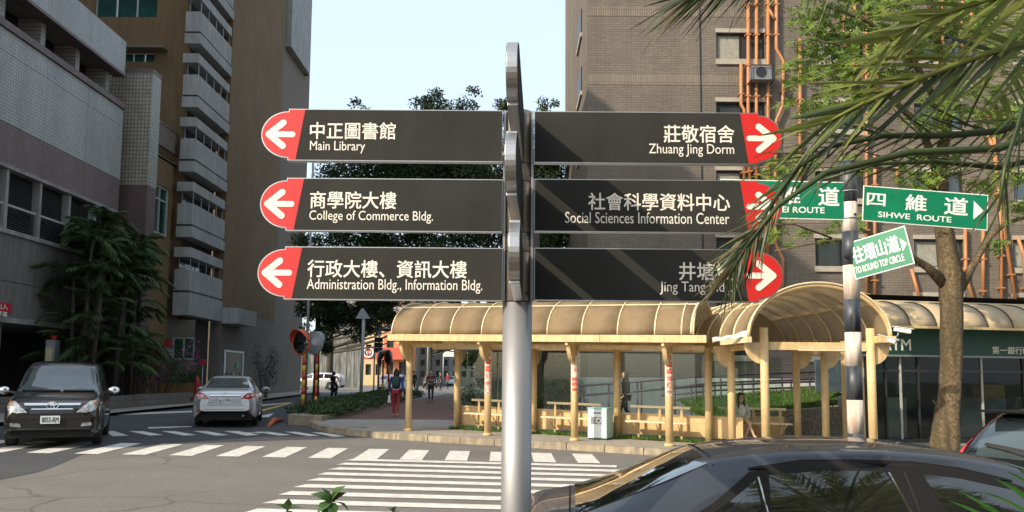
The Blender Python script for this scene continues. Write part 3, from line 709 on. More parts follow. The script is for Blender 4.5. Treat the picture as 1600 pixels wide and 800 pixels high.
def benches():
    def mk(s0,s1,lab):
        p=sp((s0+s1)/2,1.35); t=thing('bench',lab,'bench',p,0,'benches in the bus shelter')
        for k in range(3):
            b=MB(); n=1.12+k*.135; b.bar(sp(s0,n,.47),sp(s1,n,.47),.12,.035); b.build('seat_board',M_RIB,t,True,bevel=.004)
        b=MB(); b.bar(sp(s0,1.56,.83),sp(s1,1.56,.83),.05,.06); b.build('back_rail',M_RIB,t,True)
        for s in (s0+.22,(s0+s1)/2,s1-.22):
            b=MB(); b.bar(sp(s,1.53,0),sp(s,1.56,.82),.05,.05); b.build('upright',M_CREAM,t,True)
            b=MB(); b.tube([sp(s,1.53,.16),sp(s,1.42,.2),sp(s,1.28,.32),sp(s,1.08,.445)],.018,6); b.build('seat_arm',M_CREAM,t,True)
    mk(1.1,2.75,'cream bench partly hidden behind the tall steel signpost')
    mk(3.35,4.85,'empty cream bench left of the pale blue recycling bin')
    mk(5.62,7.15,'empty cream bench just right of the pale blue recycling bin')
    t=thing('bench','cream bench on which the woman sits','bench',(6.2,20.75,gz(6.2,20.75)+.15),0,'benches in the bus shelter')
    L=lambda x,y,z:Vector((x,y,gz(x,y)+.15+z))
    for k in range(3):
        b=MB(); y=20.55+k*.135; b.bar(L(5.4,y,.47),L(7.15,y,.47),.12,.035); b.build('seat_board',M_RIB,t,True,bevel=.004)
    b=MB(); b.bar(L(5.4,20.98,.83),L(7.15,20.98,.83),.05,.06); b.build('back_rail',M_RIB,t,True)
    for x in (5.6,6.3,7.0):
        b=MB(); b.bar(L(x,20.96,0),L(x,20.98,.82),.05,.05); b.build('upright',M_CREAM,t,True)
        b=MB(); b.tube([L(x,20.95,.16),L(x,20.84,.2),L(x,20.7,.32),L(x,20.5,.445)],.018,6); b.build('seat_arm',M_CREAM,t,True)
benches()
def grass_patch():
    r=random.Random(9); b=MB(); vs=[];fs=[]
    for _ in range(9000):
        s=r.uniform(.5,8.0); n=r.uniform(1.58,1.77) if r.random()<.35 else r.uniform(1.3,1.77)
        p=sp(s,n,.0); h=r.uniform(.05,.13); a=r.uniform(0,6.28); w=.012; i=len(vs)
        q=Vector((cos(a)*w,sin(a)*w,0)); vs+=[p-q,p+q,p+Vector((r.uniform(-.04,.04),r.uniform(-.04,.04),h))]; fs.append((i,i+1,i+2))
    b.add(vs,fs); b.build('grass_patch',M_GRASS)['kind']='stuff'
grass_patch()
def bin_():
    p=sp(5.02,.95); t=thing('recycling_bin','pale blue and white recycling bin with a black slot in the shelter','bin',p,atan2(SE.y,SE.x))
    MB_=mat('bin_blue',(0.42,0.66,0.66),0.45,var=.04); MW=mat('bin_white',(0.74,0.84,0.84),0.4,var=.03)
    w,d,h=.25,.28,.76
    b=MB(); b.box(-w,w,-d,d,.03,h); b.build('body',MB_,t,bevel=.02)
    b=MB(); b.box(-w+.015,w-.015,-d-.004,-d+.002,.05,h-.02); b.build('front_panel',MW,t)
    b=MB(); b.box(-w-.01,w+.01,-d-.012,d+.01,h,h+.025); b.build('lid',MB_,t,bevel=.008)
    b=MB(); b.box(-.10,.10,-d-.008,-d-.003,h-.115,h-.09); b.build('slot',M_DARK,t)
    b=MB(); b.box(-.17,.12,-d-.007,-d-.003,h-.38,h-.20); b.build('sticker',M_GREY,t)
    b=MB(); b.tube([(.04,-d-.006,h-.29),(.04,-d-.010,h-.29)],.07,14); b.build('emblem',M_SWHITE,t)
    b=MB(); b.tube([(.04,-d-.010,h-.29),(.04,-d-.013,h-.29)],.032,12); b.build('emblem_dot',mat('bin_ink',(0.03,0.08,0.14),.5),t)
    b=MB(); b.box(-w+.02,w-.02,-d+.02,d-.02,0,.032); b.build('plinth',M_BLACK,t)
bin_()
def cctv(px,py,D,lab,flip):
    p=Yp(px,py,D); t=thing('security_camera',lab,'camera',p-Vector((0,0,.22)),0,'security cameras on the arch')
    a=p+Vector((-.16,-.05,.05)); c=p+Vector((.17,-.1,-.01) if not flip else (.15,-.1,-.05))
    b=MB(); b.bar(a,c,.10,.09); b.build('housing',M_SWHITE,t,True,bevel=.015)
    b=MB(); b.bar(a+Vector((-.02,0,.055)),c+Vector((.05,0,.055)),.13,.012); b.build('sun_shield',M_SWHITE,t,True)
    b=MB(); b.tube([c,c+(c-a).normalized()*.02],.035,12); b.build('lens',M_BLACK,t,True)
    b=MB(); m=a.lerp(c,.3); b.tube([m,m+Vector((-.02,.02,-.12)),m+Vector((-.08,.08,-.18))],.018,8); b.build('arm',M_GREY,t,True)
cctv(1384,531,17.2,'left security camera tucked beside the arch post',True)
cctv(1407,518,17.2,'right security camera sticking out past the end of the arch',False)
# ------------------------------------------------------------------ facades with real openings
def facade(o,u,w,h,holes,depth=.18,mb=None):
    """wall in plane o + a*u + b*z, outward normal n = u x z turned to the reader; holes = (a0,a1,b0,b1)"""
    o,u=Vector(o),Vector(u).normalized(); n=u.cross(UZ); b=mb or MB()
    xs=sorted({0,w}|{v for q in holes for v in q[:2]}); zs=sorted({0,h}|{v for q in holes for v in q[2:]})
    P=lambda a,c,d=0:o+u*a+UZ*c-n*d
    for i in range(len(xs)-1):
        for j in range(len(zs)-1):
            a,c=(xs[i]+xs[i+1])/2,(zs[j]+zs[j+1])/2
            if any(q[0]<a<q[1] and q[2]<c<q[3] for q in holes): continue
            b.quad(P(xs[i],zs[j]),P(xs[i+1],zs[j]),P(xs[i+1],zs[j+1]),P(xs[i],zs[j+1]))
    for a0,a1,b0,b1 in holes:
        b.quad(P(a0,b0),P(a0,b0,depth),P(a0,b1,depth),P(a0,b1)); b.quad(P(a1,b0,depth),P(a1,b0),P(a1,b1),P(a1,b1,depth))
        b.quad(P(a0,b0),P(a1,b0),P(a1,b0,depth),P(a0,b0,depth)); b.quad(P(a0,b1,depth),P(a1,b1,depth),P(a1,b1),P(a0,b1))
    return b
M_WGL=mat('window_glass',(0.055,0.07,0.075),0.06,var=.25,scale=.4,spec=1.0)
M_WGG=mat('window_glass_green',(0.015,0.09,0.075),0.08,var=.35,scale=.5,spec=.8)
M_FRD=mat('frame_dark',(0.03,0.032,0.035),.4)
M_FRW=mat('frame_pale',(0.42,0.44,0.42),.5)
M_CURT=mat('curtain',(0.34,0.33,0.28),.8,var=.15,scale=5)
def window(t,o,u,q,fm,gm,depth=.12,mull=(.5,),trans=(),sill=None,fw=.06,curtain=False):
    o,u=Vector(o),Vector(u).normalized(); n=u.cross(UZ); a0,a1,b0,b1=q
    P=lambda a,c,d=0:o+u*a+UZ*c-n*d
    b=MB(); D=depth-.04
    for a,c,e,f in ((a0,b0+fw/2,a1,b0+fw/2),(a0,b1-fw/2,a1,b1-fw/2),(a0+fw/2,b0+fw,a0+fw/2,b1-fw),(a1-fw/2,b0+fw,a1-fw/2,b1-fw)):
        b.bar(P(a+ (0.001 if a==a0 else 0),c,D),P(e,f,D),fw,fw*.98,up=n)
    for m in mull:
        x=a0+(a1-a0)*m; b.bar(P(x,b0+fw,D),P(x,b1-fw,D),fw*.9,fw*.9,up=n)
    for m in trans:
        z=b0+(b1-b0)*m; b.bar(P(a0+fw,z,D),P(a1-fw,z,D),fw*.8,fw*.85,up=n)
    wf=b.build('window',fm,t,True)
    ed=[0]+list(mull)+[1]
    for i in range(len(ed)-1):
        x0=a0+(a1-a0)*ed[i]+fw*.4; x1=a0+(a1-a0)*ed[i+1]-fw*.4; dd=depth+.0+.012*(i%2)
        b=MB(); b.quad(P(x0,b0+fw*.5,dd),P(x1,b0+fw*.5,dd),P(x1,b1-fw*.5,dd),P(x0,b1-fw*.5,dd)); b.build('pane',gm if not (curtain and i==0) else M_CURT,wf,True)
    if sill:
        b=MB(); b.bar(P(a0-.05,b0-.06,-.02),P(a1+.05,b0-.06,-.02),.16,.12); b.build('sill',sill,wf,True)
    return wf
def boxwalls(b,x0,x1,y0,y1,z0,z1,skip=''):
    # outer shell minus the sides named in skip
    if 'S' not in skip: b.quad((x0,y0,z0),(x1,y0,z0),(x1,y0,z1),(x0,y0,z1))
    if 'N' not in skip: b.quad((x1,y1,z0),(x0,y1,z0),(x0,y1,z1),(x1,y1,z1))
    if 'W' not in skip: b.quad((x0,y1,z0),(x0,y0,z0),(x0,y0,z1),(x0,y1,z1))
    if 'E' not in skip: b.quad((x1,y0,z0),(x1,y1,z0),(x1,y1,z1),(x1,y0,z1))
    if 'T' not in skip: b.quad((x0,y0,z1),(x1,y0,z1),(x1,y1,z1),(x0,y1,z1))

# ------------------------------------------------------------------ RIGHT: brown brick hall
M_BR=brickmat('brown_brick',(0.195,0.168,0.140),(0.105,0.09,0.075),.42,.12,.012,'Y',.85,.5,.16)
M_BRX=brickmat('brown_brick_side',(0.20,0.165,0.130),(0.095,0.078,0.063),.42,.12,.012,'X',.85,.5,.16)
M_BRV=brickmat('soldier_brick',(0.25,0.21,0.17),(0.11,0.09,0.075),.11,.45,.012,'Y',.85,.0,.15)
M_STN=mat('window_stone',(0.42,0.38,0.32),.8,var=.1)
def brick_hall():
    D=37.0; x0=Yp(918,300,D).x; x1=42.0; z0=-.6; H=31.0
    t=thing('brick_building','brown brick block with pale window sills and orange pipes behind the shelter','building',(x0,D,0))
    k=D/FPX; o=Vector((x0,D,z0)); holes=[]; wins=[]
    cols=[1119+154.5*i for i in range(0,7)]; rows=[52-107*i for i in range(0,4)]+[160,267,372,462,] 
    for r_ in rows:
        for c in cols:
            a0=Yp(c,r_,D).x-x0; zt=Yp(c if c<1600 else 1600,r_+.0079*(c-1100)*0,D).z-z0; zt=Yp(1150,r_,D).z-z0; hh=1.30
            if zt>H-.5: continue
            holes.append((a0,a0+2.3,zt-hh,zt))
    g0=Yp(1150,537,D).z-z0
    for c in cols: a0=Yp(c-10,537,D).x-x0; holes.append((a0,a0+2.5,g0-.55,g0))
    holes=[tuple(round(v,3) for v in q) for q in holes]
    b=facade(o,UX,x1-x0,H,holes,.2); b.build('front_wall',M_BR,t,True)
    b=MB(); b.quad((x0,D+16,z0),(x0,D,z0),(x0,D,z0+H),(x0,D+16,z0+H)); b.quad((x0,D,z0+H),(x1,D,z0+H),(x1,D+16,z0+H),(x0,D+16,z0+H)); b.build('side_wall',M_BRX,t,True)
    r=random.Random(4)
    for q in holes:
        small=q[3]-q[2]<.7
        window(t,o,UX,q,M_FRD,M_WGL,.16,(.5,) ,(),None,.07,curtain=(r.random()<.35))
        b=MB(); b.bar(o+UX*(q[0]-.04)+UZ*(q[2]-.13)+Vector((0,-.03,0)),o+UX*(q[1]+.04)+UZ*(q[2]-.13)+Vector((0,-.03,0)),.14,.26); b.build('sill',M_STN,t,True)
        if not small:
            b=MB(); b.bar(o+UX*(q[0]-.04)+UZ*(q[3]+.12)+Vector((0,-.01,0)),o+UX*(q[1]+.04)+UZ*(q[3]+.12)+Vector((0,-.01,0)),.1,.2); b.build('lintel',M_STN,t,True)
    # soldier course at each floor and wall joint
    for r_ in (126,126-107,126+107,126+214,126-214):
        z=Yp(1150,r_,D).z
        b=MB(); b.box(x0,x1,D-.012,D+.01,z-.24,z+.24); b.build('soldier_course',M_BRV,t,True)
    xj=Yp(1095,100,D).x
    b=MB(); b.box(xj-.05,xj+.02,D-.02,D+.01,0,z0+H); b.build('wall_joint',M_FRD,t,True)
    # side windows seen edge on
    for z in (6.9,10.1,13.2,16.4,19.5):
        b=MB(); b.box(x0-.06,x0+.02,D+3,D+5.4,z,z+1.3); f=b.build('window',M_FRD,t,True)
        b=MB(); b.box(x0-.10,x0+.02,D+2.9,D+5.5,z-.22,z-.01); b.build('sill',M_STN,t,True)
    # air conditioner on a bracket
    p=Yp(1185,122,D); b=MB(); b.box(p.x-.55,p.x+.4,D-.75,D-.25,p.z-.35,p.z+.35); ac=b.build('air_conditioner',M_GREY,t,True,bevel=.02)
    b=MB(); b.bar((p.x-.6,D,p.z-.42),(p.x-.6,D-.85,p.z-.42),.05); b.bar((p.x+.45,D,p.z-.42),(p.x+.45,D-.85,p.z-.42),.05); b.bar((p.x-.6,D-.85,p.z-.42),(p.x-.6,D-.85,p.z+.3),.04); b.bar((p.x+.45,D-.85,p.z-.42),(p.x+.45,D-.85,p.z+.3),.04); b.bar((p.x-.6,D-.85,p.z+.3),(p.x+.45,D-.85,p.z+.3),.04); b.build('cage',M_FRD,ac,True)
    b=MB(); b.tube([(p.x-.1,D-.76,p.z),(p.x-.1,D-.78,p.z)],.25,16); b.build('fan_grille',M_FRD,ac,True)
    # orange drain pipes
    P_=[ [(1158,99),(1158,163),(1163,172),(1163,300)], [(1169,-40),(1169,170),(1172,300)], [(1182,-40),(1182,175),(1182,300)],
         [(1200,-40),(1200,180),(1199,420)], [(1213,-40),(1213,76),(1224,95),(1223,165),(1213,188),(1211,290),(1211,380),(1223,405),(1222,470)],
         [(1201,15),(1212,32)],
         [(1319,20),(1319,55),(1322,75)], [(1335,-40),(1335,140)], [(1354,20),(1354,462)], [(1367,240),(1367,462)], [(1371,55),(1371,150)],
         [(1402,262),(1402,285)], [(1424,420),(1440,478)], [(1473,-40),(1473,300)], [(1504,-40),(1504,80)], [(1518,-40),(1518,80)],
         [(1508,355),(1509,430),(1524,478)], [(1536,355),(1536,462)], [(1552,205),(1564,350),(1565,480)], [(1540,200),(1553,235),(1565,330),(1588,478)],
         [(1590,370),(1600,400),(1604,480)], [(1528,180),(1600,185)], [(1250,60),(1250,320)], [(1640,-40),(1640,480)], [(1700,-40),(1700,480)] ]
    for pl in P_:
        pts=[Yp(px,py,D-.22) for px,py in pl]
        b=MB(); b.tube(pts,.078,10); o2=b.build('drain_pipe',M_ORANGE,t,True)
        for a,c in zip(pts,pts[1:]):
            L=(c-a).length
            for i in range(1,int(L/1.5)+1):
                m=a.lerp(c,i*1.5/L); b=MB()
                if abs(c.z-a.z)<.1: continue
                b.bar(m+Vector((-.14,.04,0)),m+Vector((.14,.04,0)),.24,.06); b.build('pipe_clamp',M_ORANGE,o2,True)
brick_hall()

# ------------------------------------------------------------------ BANK under the awning
def bank():
    D=21.4; U=Vector((.98,.2,0)).normalized(); a=Yp(1330,600,D); N=Vector((U.y,-U.x,0))
    O=Vector((a.x,D,0)); zt=Yp(1390,511,21.3).z; zb=Yp(1390,554,21.3).z; L=16; g=gz(a.x,D)+.1
    t=thing('bank_branch','single storey glass fronted bank with a long green fascia under a beige awning','bank',(O.x,O.y,g))
    P=lambda s,z,n=0:O+U*s+N*n+UZ*z
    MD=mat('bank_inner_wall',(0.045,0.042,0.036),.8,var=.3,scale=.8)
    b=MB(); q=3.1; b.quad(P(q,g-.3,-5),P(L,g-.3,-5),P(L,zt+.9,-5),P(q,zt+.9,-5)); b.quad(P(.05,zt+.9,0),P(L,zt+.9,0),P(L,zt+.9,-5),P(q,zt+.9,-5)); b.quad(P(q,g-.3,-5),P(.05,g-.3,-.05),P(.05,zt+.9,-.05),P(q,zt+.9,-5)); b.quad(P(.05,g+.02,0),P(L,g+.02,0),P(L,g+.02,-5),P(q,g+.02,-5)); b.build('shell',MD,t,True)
    b=MB(); b.prism([(0,0),(.42,0),(.42,zt-g+.3),(0,zt-g+.3)],P(-.02,g-.3,0),U,UZ,-N,.4); b.build('corner_pillar',M_CREAM2,t,True,fix=True)
    b=MB(); b.prism([(0.2,zb),(L,zb),(L,zt+.05),(.2,zt+.05)],P(0,0,.0),U,UZ,N,.14); fa=b.build('fascia',mat('fascia_green',(0.004,0.055,0.035),.4,var=.1,scale=2),t,True,fix=True)
    b=MB(); b.bar(P(.2,zb-.02,.1),P(L,zb-.02,.1),.1,.05); b.build('fascia_edge',M_GREY,fa,True)
    def tx(s,px0,px1,y0,y1,bo=.01,m=M_SWHITE):
        s0=(Yp(px0,500,D+.2*0).x-O.x); 
        # solve along the facade
        def sol(px):
            u=(px-800)/FPX; return (u*O.y-O.x+0.0)/(U.x-u*U.y)
        a0=sol(px0); a1=sol(px1); dd=O.y+U.y*a0
        z1=Yp(px0,y0,dd-.15).z; z0=Yp(px0,y1,dd-.15).z
        put_text(s,P(a0,z0,.145),U,UZ,a1-a0,z1-z0,m,fa,bold=bo)
    tx('ATM',1372,1418,529,547,.02)
    tx('第一銀行',1544,1591,541,553,.01,M_LET); tx('First Bank',1592,1648,543,553,0.0,M_LET)
    # glass front: mullions and panes
    ms=[.42,1.05,1.5,2.05,3.3,4.05,5.4,6.6,7.8,9.0,10.2,11.4,12.6,13.8,15.0]
    for i,s in enumerate(ms):
        b=MB(); b.bar(P(s,g,-.02),P(s,zb,-.02),.06,.05); b.build('mullion',M_FRW if i in(2,5) else M_FRD,t,True)
    for a0,a1 in zip(ms,ms[1:]):
        b=MB(); b.quad(P(a0+.03,g+.12,-.03),P(a1-.03,g+.12,-.03),P(a1-.03,zb-.02,-.03),P(a0+.03,zb-.02,-.03)); b.build('pane',glassmat('bank_glass',(.60,.68,.62),.985,.03,.45),t,True)
    b=MB(); b.bar(P(.42,zb-.42,-.02),P(L,zb-.42,-.02),.05,.06); b.bar(P(.42,g+.06,-.02),P(L,g+.06,-.02),.1,.12); b.build('transom',M_FRD,t,True)
    r=random.Random(12); cols=[(0.30,0.20,0.05),(0.05,0.16,0.08),(0.32,0.28,0.22),(0.22,0.12,0.06),(0.10,0.16,0.20)]
    for i in range(16):
        s=r.uniform(.6,13); z=g+r.uniform(.3,1.7); w=r.uniform(.3,.9); h=r.uniform(.3,1.0)
        b=MB(); q=P(s,z,-r.uniform(.6,4.5)); b.prism([(0,0),(w,0),(w,h),(0,h)],q,U,UZ,-N,.05); b.build('poster',mat('poster_%d'%(i%5),cols[i%5],.6,var=.3,scale=4),t,True,fix=True)
    for s,w in ((1.1,.8),(2.2,.7),(4.3,1.2),(7,1.5)):
        b=MB(); b.prism([(0,0),(w,0),(w,1.2),(.0,1.2)],P(s,g,-1.6),U,UZ,-N,.7); b.build('counter',M_GREY,t,True,bevel=.03,fix=True)
    # awning
    ez=Yp(1390,510,20.2).z; tz=Yp(1390,477,21.4).z+.1; dp=1.25
    av=lambda s,th:P(s,ez+(tz-ez)*sin(th),dp*cos(th))
    s=.1; i=0; aw=thing('awning','beige barrel awning with dark ribs running along the bank front','awning',(O.x+1,O.y-.5,ez))
    while s<L:
        b=MB(); b.grid(lambda u,v:av(s+.01+u*.75,pi/2*v),2,8); o=b.build('sheet',M_ROOFB,aw,True); m=o.modifiers.new('thick','SOLIDIFY'); m.thickness=.012; m.use_rim_only=True
        b=MB(); b.tube([av(s,pi/2*j/10)+UZ*.012 for j in range(11)],.014,6); b.build('rib',M_FRD if i>0 else M_RIB,aw,True); s+=.77; i+=1
    b=MB(); b.bar(av(.1,0),av(L,0),.05,.06); b.build('eave_bar',M_CREAM,aw,True)
    b=MB(); b.bar(av(.5,pi/2)+UZ*.03,av(L,pi/2)+UZ*.03,.12,.05); b.build('top_flashing',M_RIB,aw,True)
bank()

# ------------------------------------------------------------------ ramp wall, railings, berm behind the shelter
def behind():
    a=Yp(893,590,30.5); e=Yp(1345,590,30.5)
    M_RW=mat('ramp_concrete',(0.50,0.52,0.50),.8,var=.08,scale=2,stain=.3,dark=(.3,.3,.29))
    b=MB(); b.box(a.x,e.x+6,30.5,31.0,-.3,Yp(1000,590,30.5).z); b.top('ramp_wall',M_RW,'pale concrete ramp wall below the brown brick block','wall')
    b=MB(); b.box(Yp(895,560,30.3).x,Yp(906,560,30.3).x,30.2,30.6,-.2,Yp(900,535,30.3).z); b.top('column',M_GREY,'grey column at the left end of the pale ramp wall','column')
    def rail(lab,pts,posts,D0,low):
        t=thing('railing',lab,'railing',(Yp(*pts[0],D0).x,D0,.1),0,'ramp railings'); m=mat('rail_paint',(0.045,0.03,0.05),.4)
        for off in (0,low):
            b=MB(); b.tube([Yp(px,py+off*(1-0.0),D0) for px,py in pts],.035,8); b.build('rail',m,t,True)
        for px in posts:
            for i in range(len(pts)-1):
                if pts[i][0]<=px<=pts[i+1][0]:
                    f=(px-pts[i][0])/(pts[i+1][0]-pts[i][0]); py=pts[i][1]+(pts[i+1][1]-pts[i][1])*f
                    top=Yp(px,py,D0); b=MB(); b.tube([top,Vector((top.x,D0,gz(top.x,D0)-.05))],.03,6); b.build('post',m,t,True)
    rail('dark sloping ramp railing, nearer of the two',[(908,603),(1100,588),(1215,583),(1345,579)],[911,951,996,1002,1054,1087,1126,1177,1222,1265,1300],26.5,15)
    rail('dark level railing behind the sloping one',[(1035,606),(1120,598),(1345,590)],[1040,1080,1098,1117,1160,1236,1290],28.6,12)
    # grassy berm held by a pebbled wall
    P0=Yp(1112,652,23.6); P1=Yp(1245,640,23.6); P2=Yp(1345,632,23.6)
    M_PB=mat('pebbled_wall',(0.30,0.27,0.215),.9,var=.3,scale=18,bump=.7,bscale=45)
    b=MB(); pl=[(P0.x-.3,-.3),(P2.x+.2,-.3),(P2.x+.2,P2.z),(P1.x,P1.z),(P0.x,P0.z),(P0.x-.3,P0.z-.1)]
    b.prism(pl,(0,23.9,0),UX,UZ,(0,-1,0),.3); fixm=b.top('retaining_wall',M_PB,'low pebbled retaining wall holding the grass bank','wall'); fixn(fixm.data)
    def bz(x,y):
        f=(x-P0.x)/(P2.x-P0.x); top=P0.z+(P2.z-P0.z)*max(-.1,min(1.3,f)); q=(y-23.85)/4.0
        return top-.03+ .42*sin(min(1,q)*pi/2)+.05*sin(x*3.1)*sin(y*2.3)
    b=MB(); b.grid(lambda u,v:Vector((P0.x-.3+(P2.x-P0.x+.5)*u,23.85+4.0*v,bz(P0.x-.3+(P2.x-P0.x+.5)*u,23.85+4.0*v))),16,8); b.setting('grass_bank',mat('turf',(0.075,0.13,0.028),.95,var=.3,scale=3))
    r=random.Random(5); vs=[];fs=[]
    for _ in range(16000):
        x=r.uniform(P0.x-.3,P2.x+.2); y=23.9+3.9*r.random()**1.5; z=bz(x,y); h=r.uniform(.04,.12); a2=r.uniform(0,6.28); w=.014; i=len(vs); q=Vector((cos(a2)*w,sin(a2)*w,0)); p=Vector((x,y,z))
        vs+=[p-q,p+q,p+Vector((r.uniform(-.05,.05),r.uniform(-.05,.05),h))]; fs.append((i,i+1,i+2))
    b=MB(); b.add(vs,fs); b.build('bank_grass',M_GRASS)['kind']='stuff'
    # backdrop added for the dark passage; tree shade is put into its wall colour
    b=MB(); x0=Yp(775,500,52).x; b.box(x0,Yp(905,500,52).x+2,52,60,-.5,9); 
    t=thing('rear_backdrop','low dark backdrop building for the shaded passage behind the shelter glass','building',(x0,52,0)); b.build('walls',mat('backdrop_shade',(0.06,0.06,0.055),.9,var=.3,scale=.5),t,True)
    for i in range(2):
        b=MB(); xx=x0+1.0+i*2.2; b.box(xx,xx+1.6,51.95,52.02,1,2.6); b.build('window',M_FRD,t,True)
behind()

# ------------------------------------------------------------------ LEFT: grey tiled hall
M_TIL=brickmat('white_tile',(0.42,0.44,0.435),(0.19,0.195,0.20),.13,.12,.012,'X',.45,0.0,.14)
M_TILY=brickmat('cream_tile',(0.44,0.40,0.32),(0.13,0.12,0.10),.15,.17,.016,'Y',.5,0.0,.22)
M_TILX=brickmat('cream_tile_side',(0.42,0.41,0.38),(0.13,0.125,0.12),.14,.15,.014,'X',.5,0.0,.18)
M_PUR=brickmat('purple_tile',(0.19,0.145,0.148),(0.11,0.088,0.09),.24,.12,.01,'X',.6,.5,.2)
M_PURY=brickmat('purple_tile_front',(0.15,0.095,0.09),(0.08,0.055,0.052),.24,.12,.01,'Y',.6,.5,.2)
M_CON=mat('dirty_concrete',(0.19,0.175,0.16),.9,var=.12,scale=.6,bump=.2,bscale=8,stain=.5,dark=(.09,.085,.08))
M_LEDGE=mat('ledge_concrete',(0.33,0.32,0.31),.85,var=.15,scale=2,stain=.4)
def grey_hall():
    X=-16.5; y0,y1=11.0,33.0; t=thing('tiled_building','grey and purple tiled building with louvred ribbon windows at the left edge','building',(X,22,0))
    z=lambda v:v
    def wall(nm,za,zb,m,dx=0,ya=y0,yb=y1,holes=None):
        b=MB(); b.box(X-1.0,X+dx,ya,yb,za,zb); return b.build(nm,m,t,True)
    # white tile bands split by movement joints
    n=8; w=(y1-y0)/n
    for i in range(n):
        for za,zb in ((9.85,12.1),(12.115,12.85)): 
            b=MB(); b.box(X-.5,X,y0+i*w+.006,y0+(i+1)*w-.006,za,zb); b.build('tile_panel',M_TIL,t,True)
    for i in range(n):
        b=MB(); b.box(X-.5,X-.01,y0+i*w+.004,y0+(i+1)*w-.004,8.5,9.84); b.build('tile_panel',M_PUR,t,True)
    b=MB(); b.box(X-1.2,X+.08,y0,y1+.05,12.86,13.1); b.build('ledge',M_PUR,t,True)
    b=MB(); b.box(X-.6,X-.7,y0,y1,3.3,12.8); b.box(X-10,X-.7,y1-.15,y1-.02,3.3,15.5); b.build('core_wall',M_CON,t,True)
    b=MB(); b.box(X-.5,X+.05,y0,y1,8.38,8.5); b.build('lintel',M_LEDGE,t,True)
    b=MB(); b.box(X-.5,X+.07,y0,y1,6.25,6.4); b.build('sill',M_LEDGE,t,True)
    # ribbon windows with louvred lower half
    yy=y0; i=0
    while yy<y1-.3:
        ye=min(yy+1.84,y1)
        b=MB(); b.box(X-.42,X-.02,yy-.07,yy+.07,6.41,8.37); b.build('window_pier',M_LEDGE,t,True)
        b=MB(); b.box(X-.30,X-.28,yy+.07,ye-.07,7.25,8.37); w_=b.build('window',mat('dark_window',(0.02,0.02,0.023),.25,spec=.4),t,True)
        b=MB(); b.box(X-.22,X-.10,yy+.07,ye-.07,7.2,7.27); b.build('transom',M_FRW,w_,True)
        b=MB(); zz=6.46
        while zz<7.18: b.add([(X-.24,yy+.08,zz+.035),(X-.12,yy+.08,zz-.02),(X-.12,ye-.08,zz-.02),(X-.24,ye-.08,zz+.035)],[(0,1,2,3)]); zz+=.075
        b.build('louvre',M_GREY,w_,True)
        b=MB(); b.box(X-.31,X-.29,yy+.07,ye-.07,6.41,7.2); b.build('backing',M_DARK,w_,True)
        yy+=1.84; i+=1
    # plain lower wall in big panels, soffit and dark undercroft
    for i in range(n):
        for za,zb in ((4.72,6.24),(3.55,4.7)):
            b=MB(); b.box(X-.5,X,y0+i*w+.01,y0+(i+1)*w-.01,za,zb); b.build('wall_panel',M_CON,t,True)
    b=MB(); b.box(X-8,X+.06,y0,y1,3.36,3.54); b.build('soffit_edge',M_LEDGE,t,True)
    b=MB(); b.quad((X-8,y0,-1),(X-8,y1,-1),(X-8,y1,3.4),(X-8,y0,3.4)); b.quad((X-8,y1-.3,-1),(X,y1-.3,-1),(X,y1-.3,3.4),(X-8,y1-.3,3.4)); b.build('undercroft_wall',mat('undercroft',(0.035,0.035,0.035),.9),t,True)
    for y in (14,20,26,32.4):
        b=MB(); b.box(X-.9,X-.3,y-.3,y+.3,-.5,3.36); b.build('column',M_CON,t,True)
    # setback storey: ribbon glazing then tile volume, roof deck
    b=MB(); b.box(X-1.4,X-1.3,y0,y1-.6,13.1,14.4); b.build('strip_window',mat('dark_window',(0.02,0.02,0.023),.25),t,True)
    yy=y0+.6
    while yy<y1:
        b=MB(); b.box(X-1.3,X-.45,yy,yy+.28,13.1,14.4); b.build('pier',M_TILX,t,True); yy+=2.3
    for i in range(n):
        b=MB(); b.box(X-9,X-.02,y0+i*w+.006,y0+(i+1)*w-.006,14.4,15.8); b.build('tile_panel',M_TIL,t,True)
    b=MB(); b.box(X-.5,X+.02,y0,y1+.01,14.28,14.4); b.build('ledge',M_PUR,t,True)
    b=MB(); b.box(X-9,X-.6,y0,y1,15.8,16.0); b.build('roof_deck',M_CON,t,True); b=MB(); b.box(-46,-19.4,10.3,29,16.0,34); b.build('unseen_shade_block',M_TILX,t,True); b=MB(); b.box(-46,X-9.05,10.3,33,-1,15.95); b.build('rear_block',M_CON,t,True)  # tall block above the roof is unseen, added to shade the brown tower front
    # pier with cream tile front
    b=MB(); b.box(-19,-15.8,34.0,34.85,9.86,14.85); b.build('pier_front',M_TILY,t,True)
    b=MB(); b.box(-18.99,-15.79,34.01,34.84,14.85,15.05); b.build('pier_cap',M_PUR,t,True)
    b=MB(); b.box(-19,-15.8,34.0,34.85,-.5,9.86); b.build('pier_base',M_PURY,t,True)
    b=MB(); b.quad((-15.797,34.0,9.87),(-15.797,34.85,9.87),(-15.797,34.85,14.85),(-15.797,34.0,14.85)); b.build('pier_side',M_TILX,t,True)
grey_hall()
M_BWN=mat('brown_render',(0.185,0.120,0.058),.9,var=.10,scale=.5,bump=.15,bscale=10,stain=.45,dark=(.115,.076,.038))
M_BWN2=mat('grey_brown_render',(0.19,0.155,0.125),.9,var=.08,scale=.6,stain=.3,dark=(.12,.10,.085))
M_BALC=mat('balcony_concrete',(0.36,0.365,0.36),.85,var=.12,scale=1.2,stain=.55,dark=(.22,.22,.21))
M_BASEW=mat('base_wall',(0.17,0.158,0.135),.85,var=.12,scale=.8,stain=.4,dark=(.13,.12,.11))
TD1,TD2=51.9,59.2
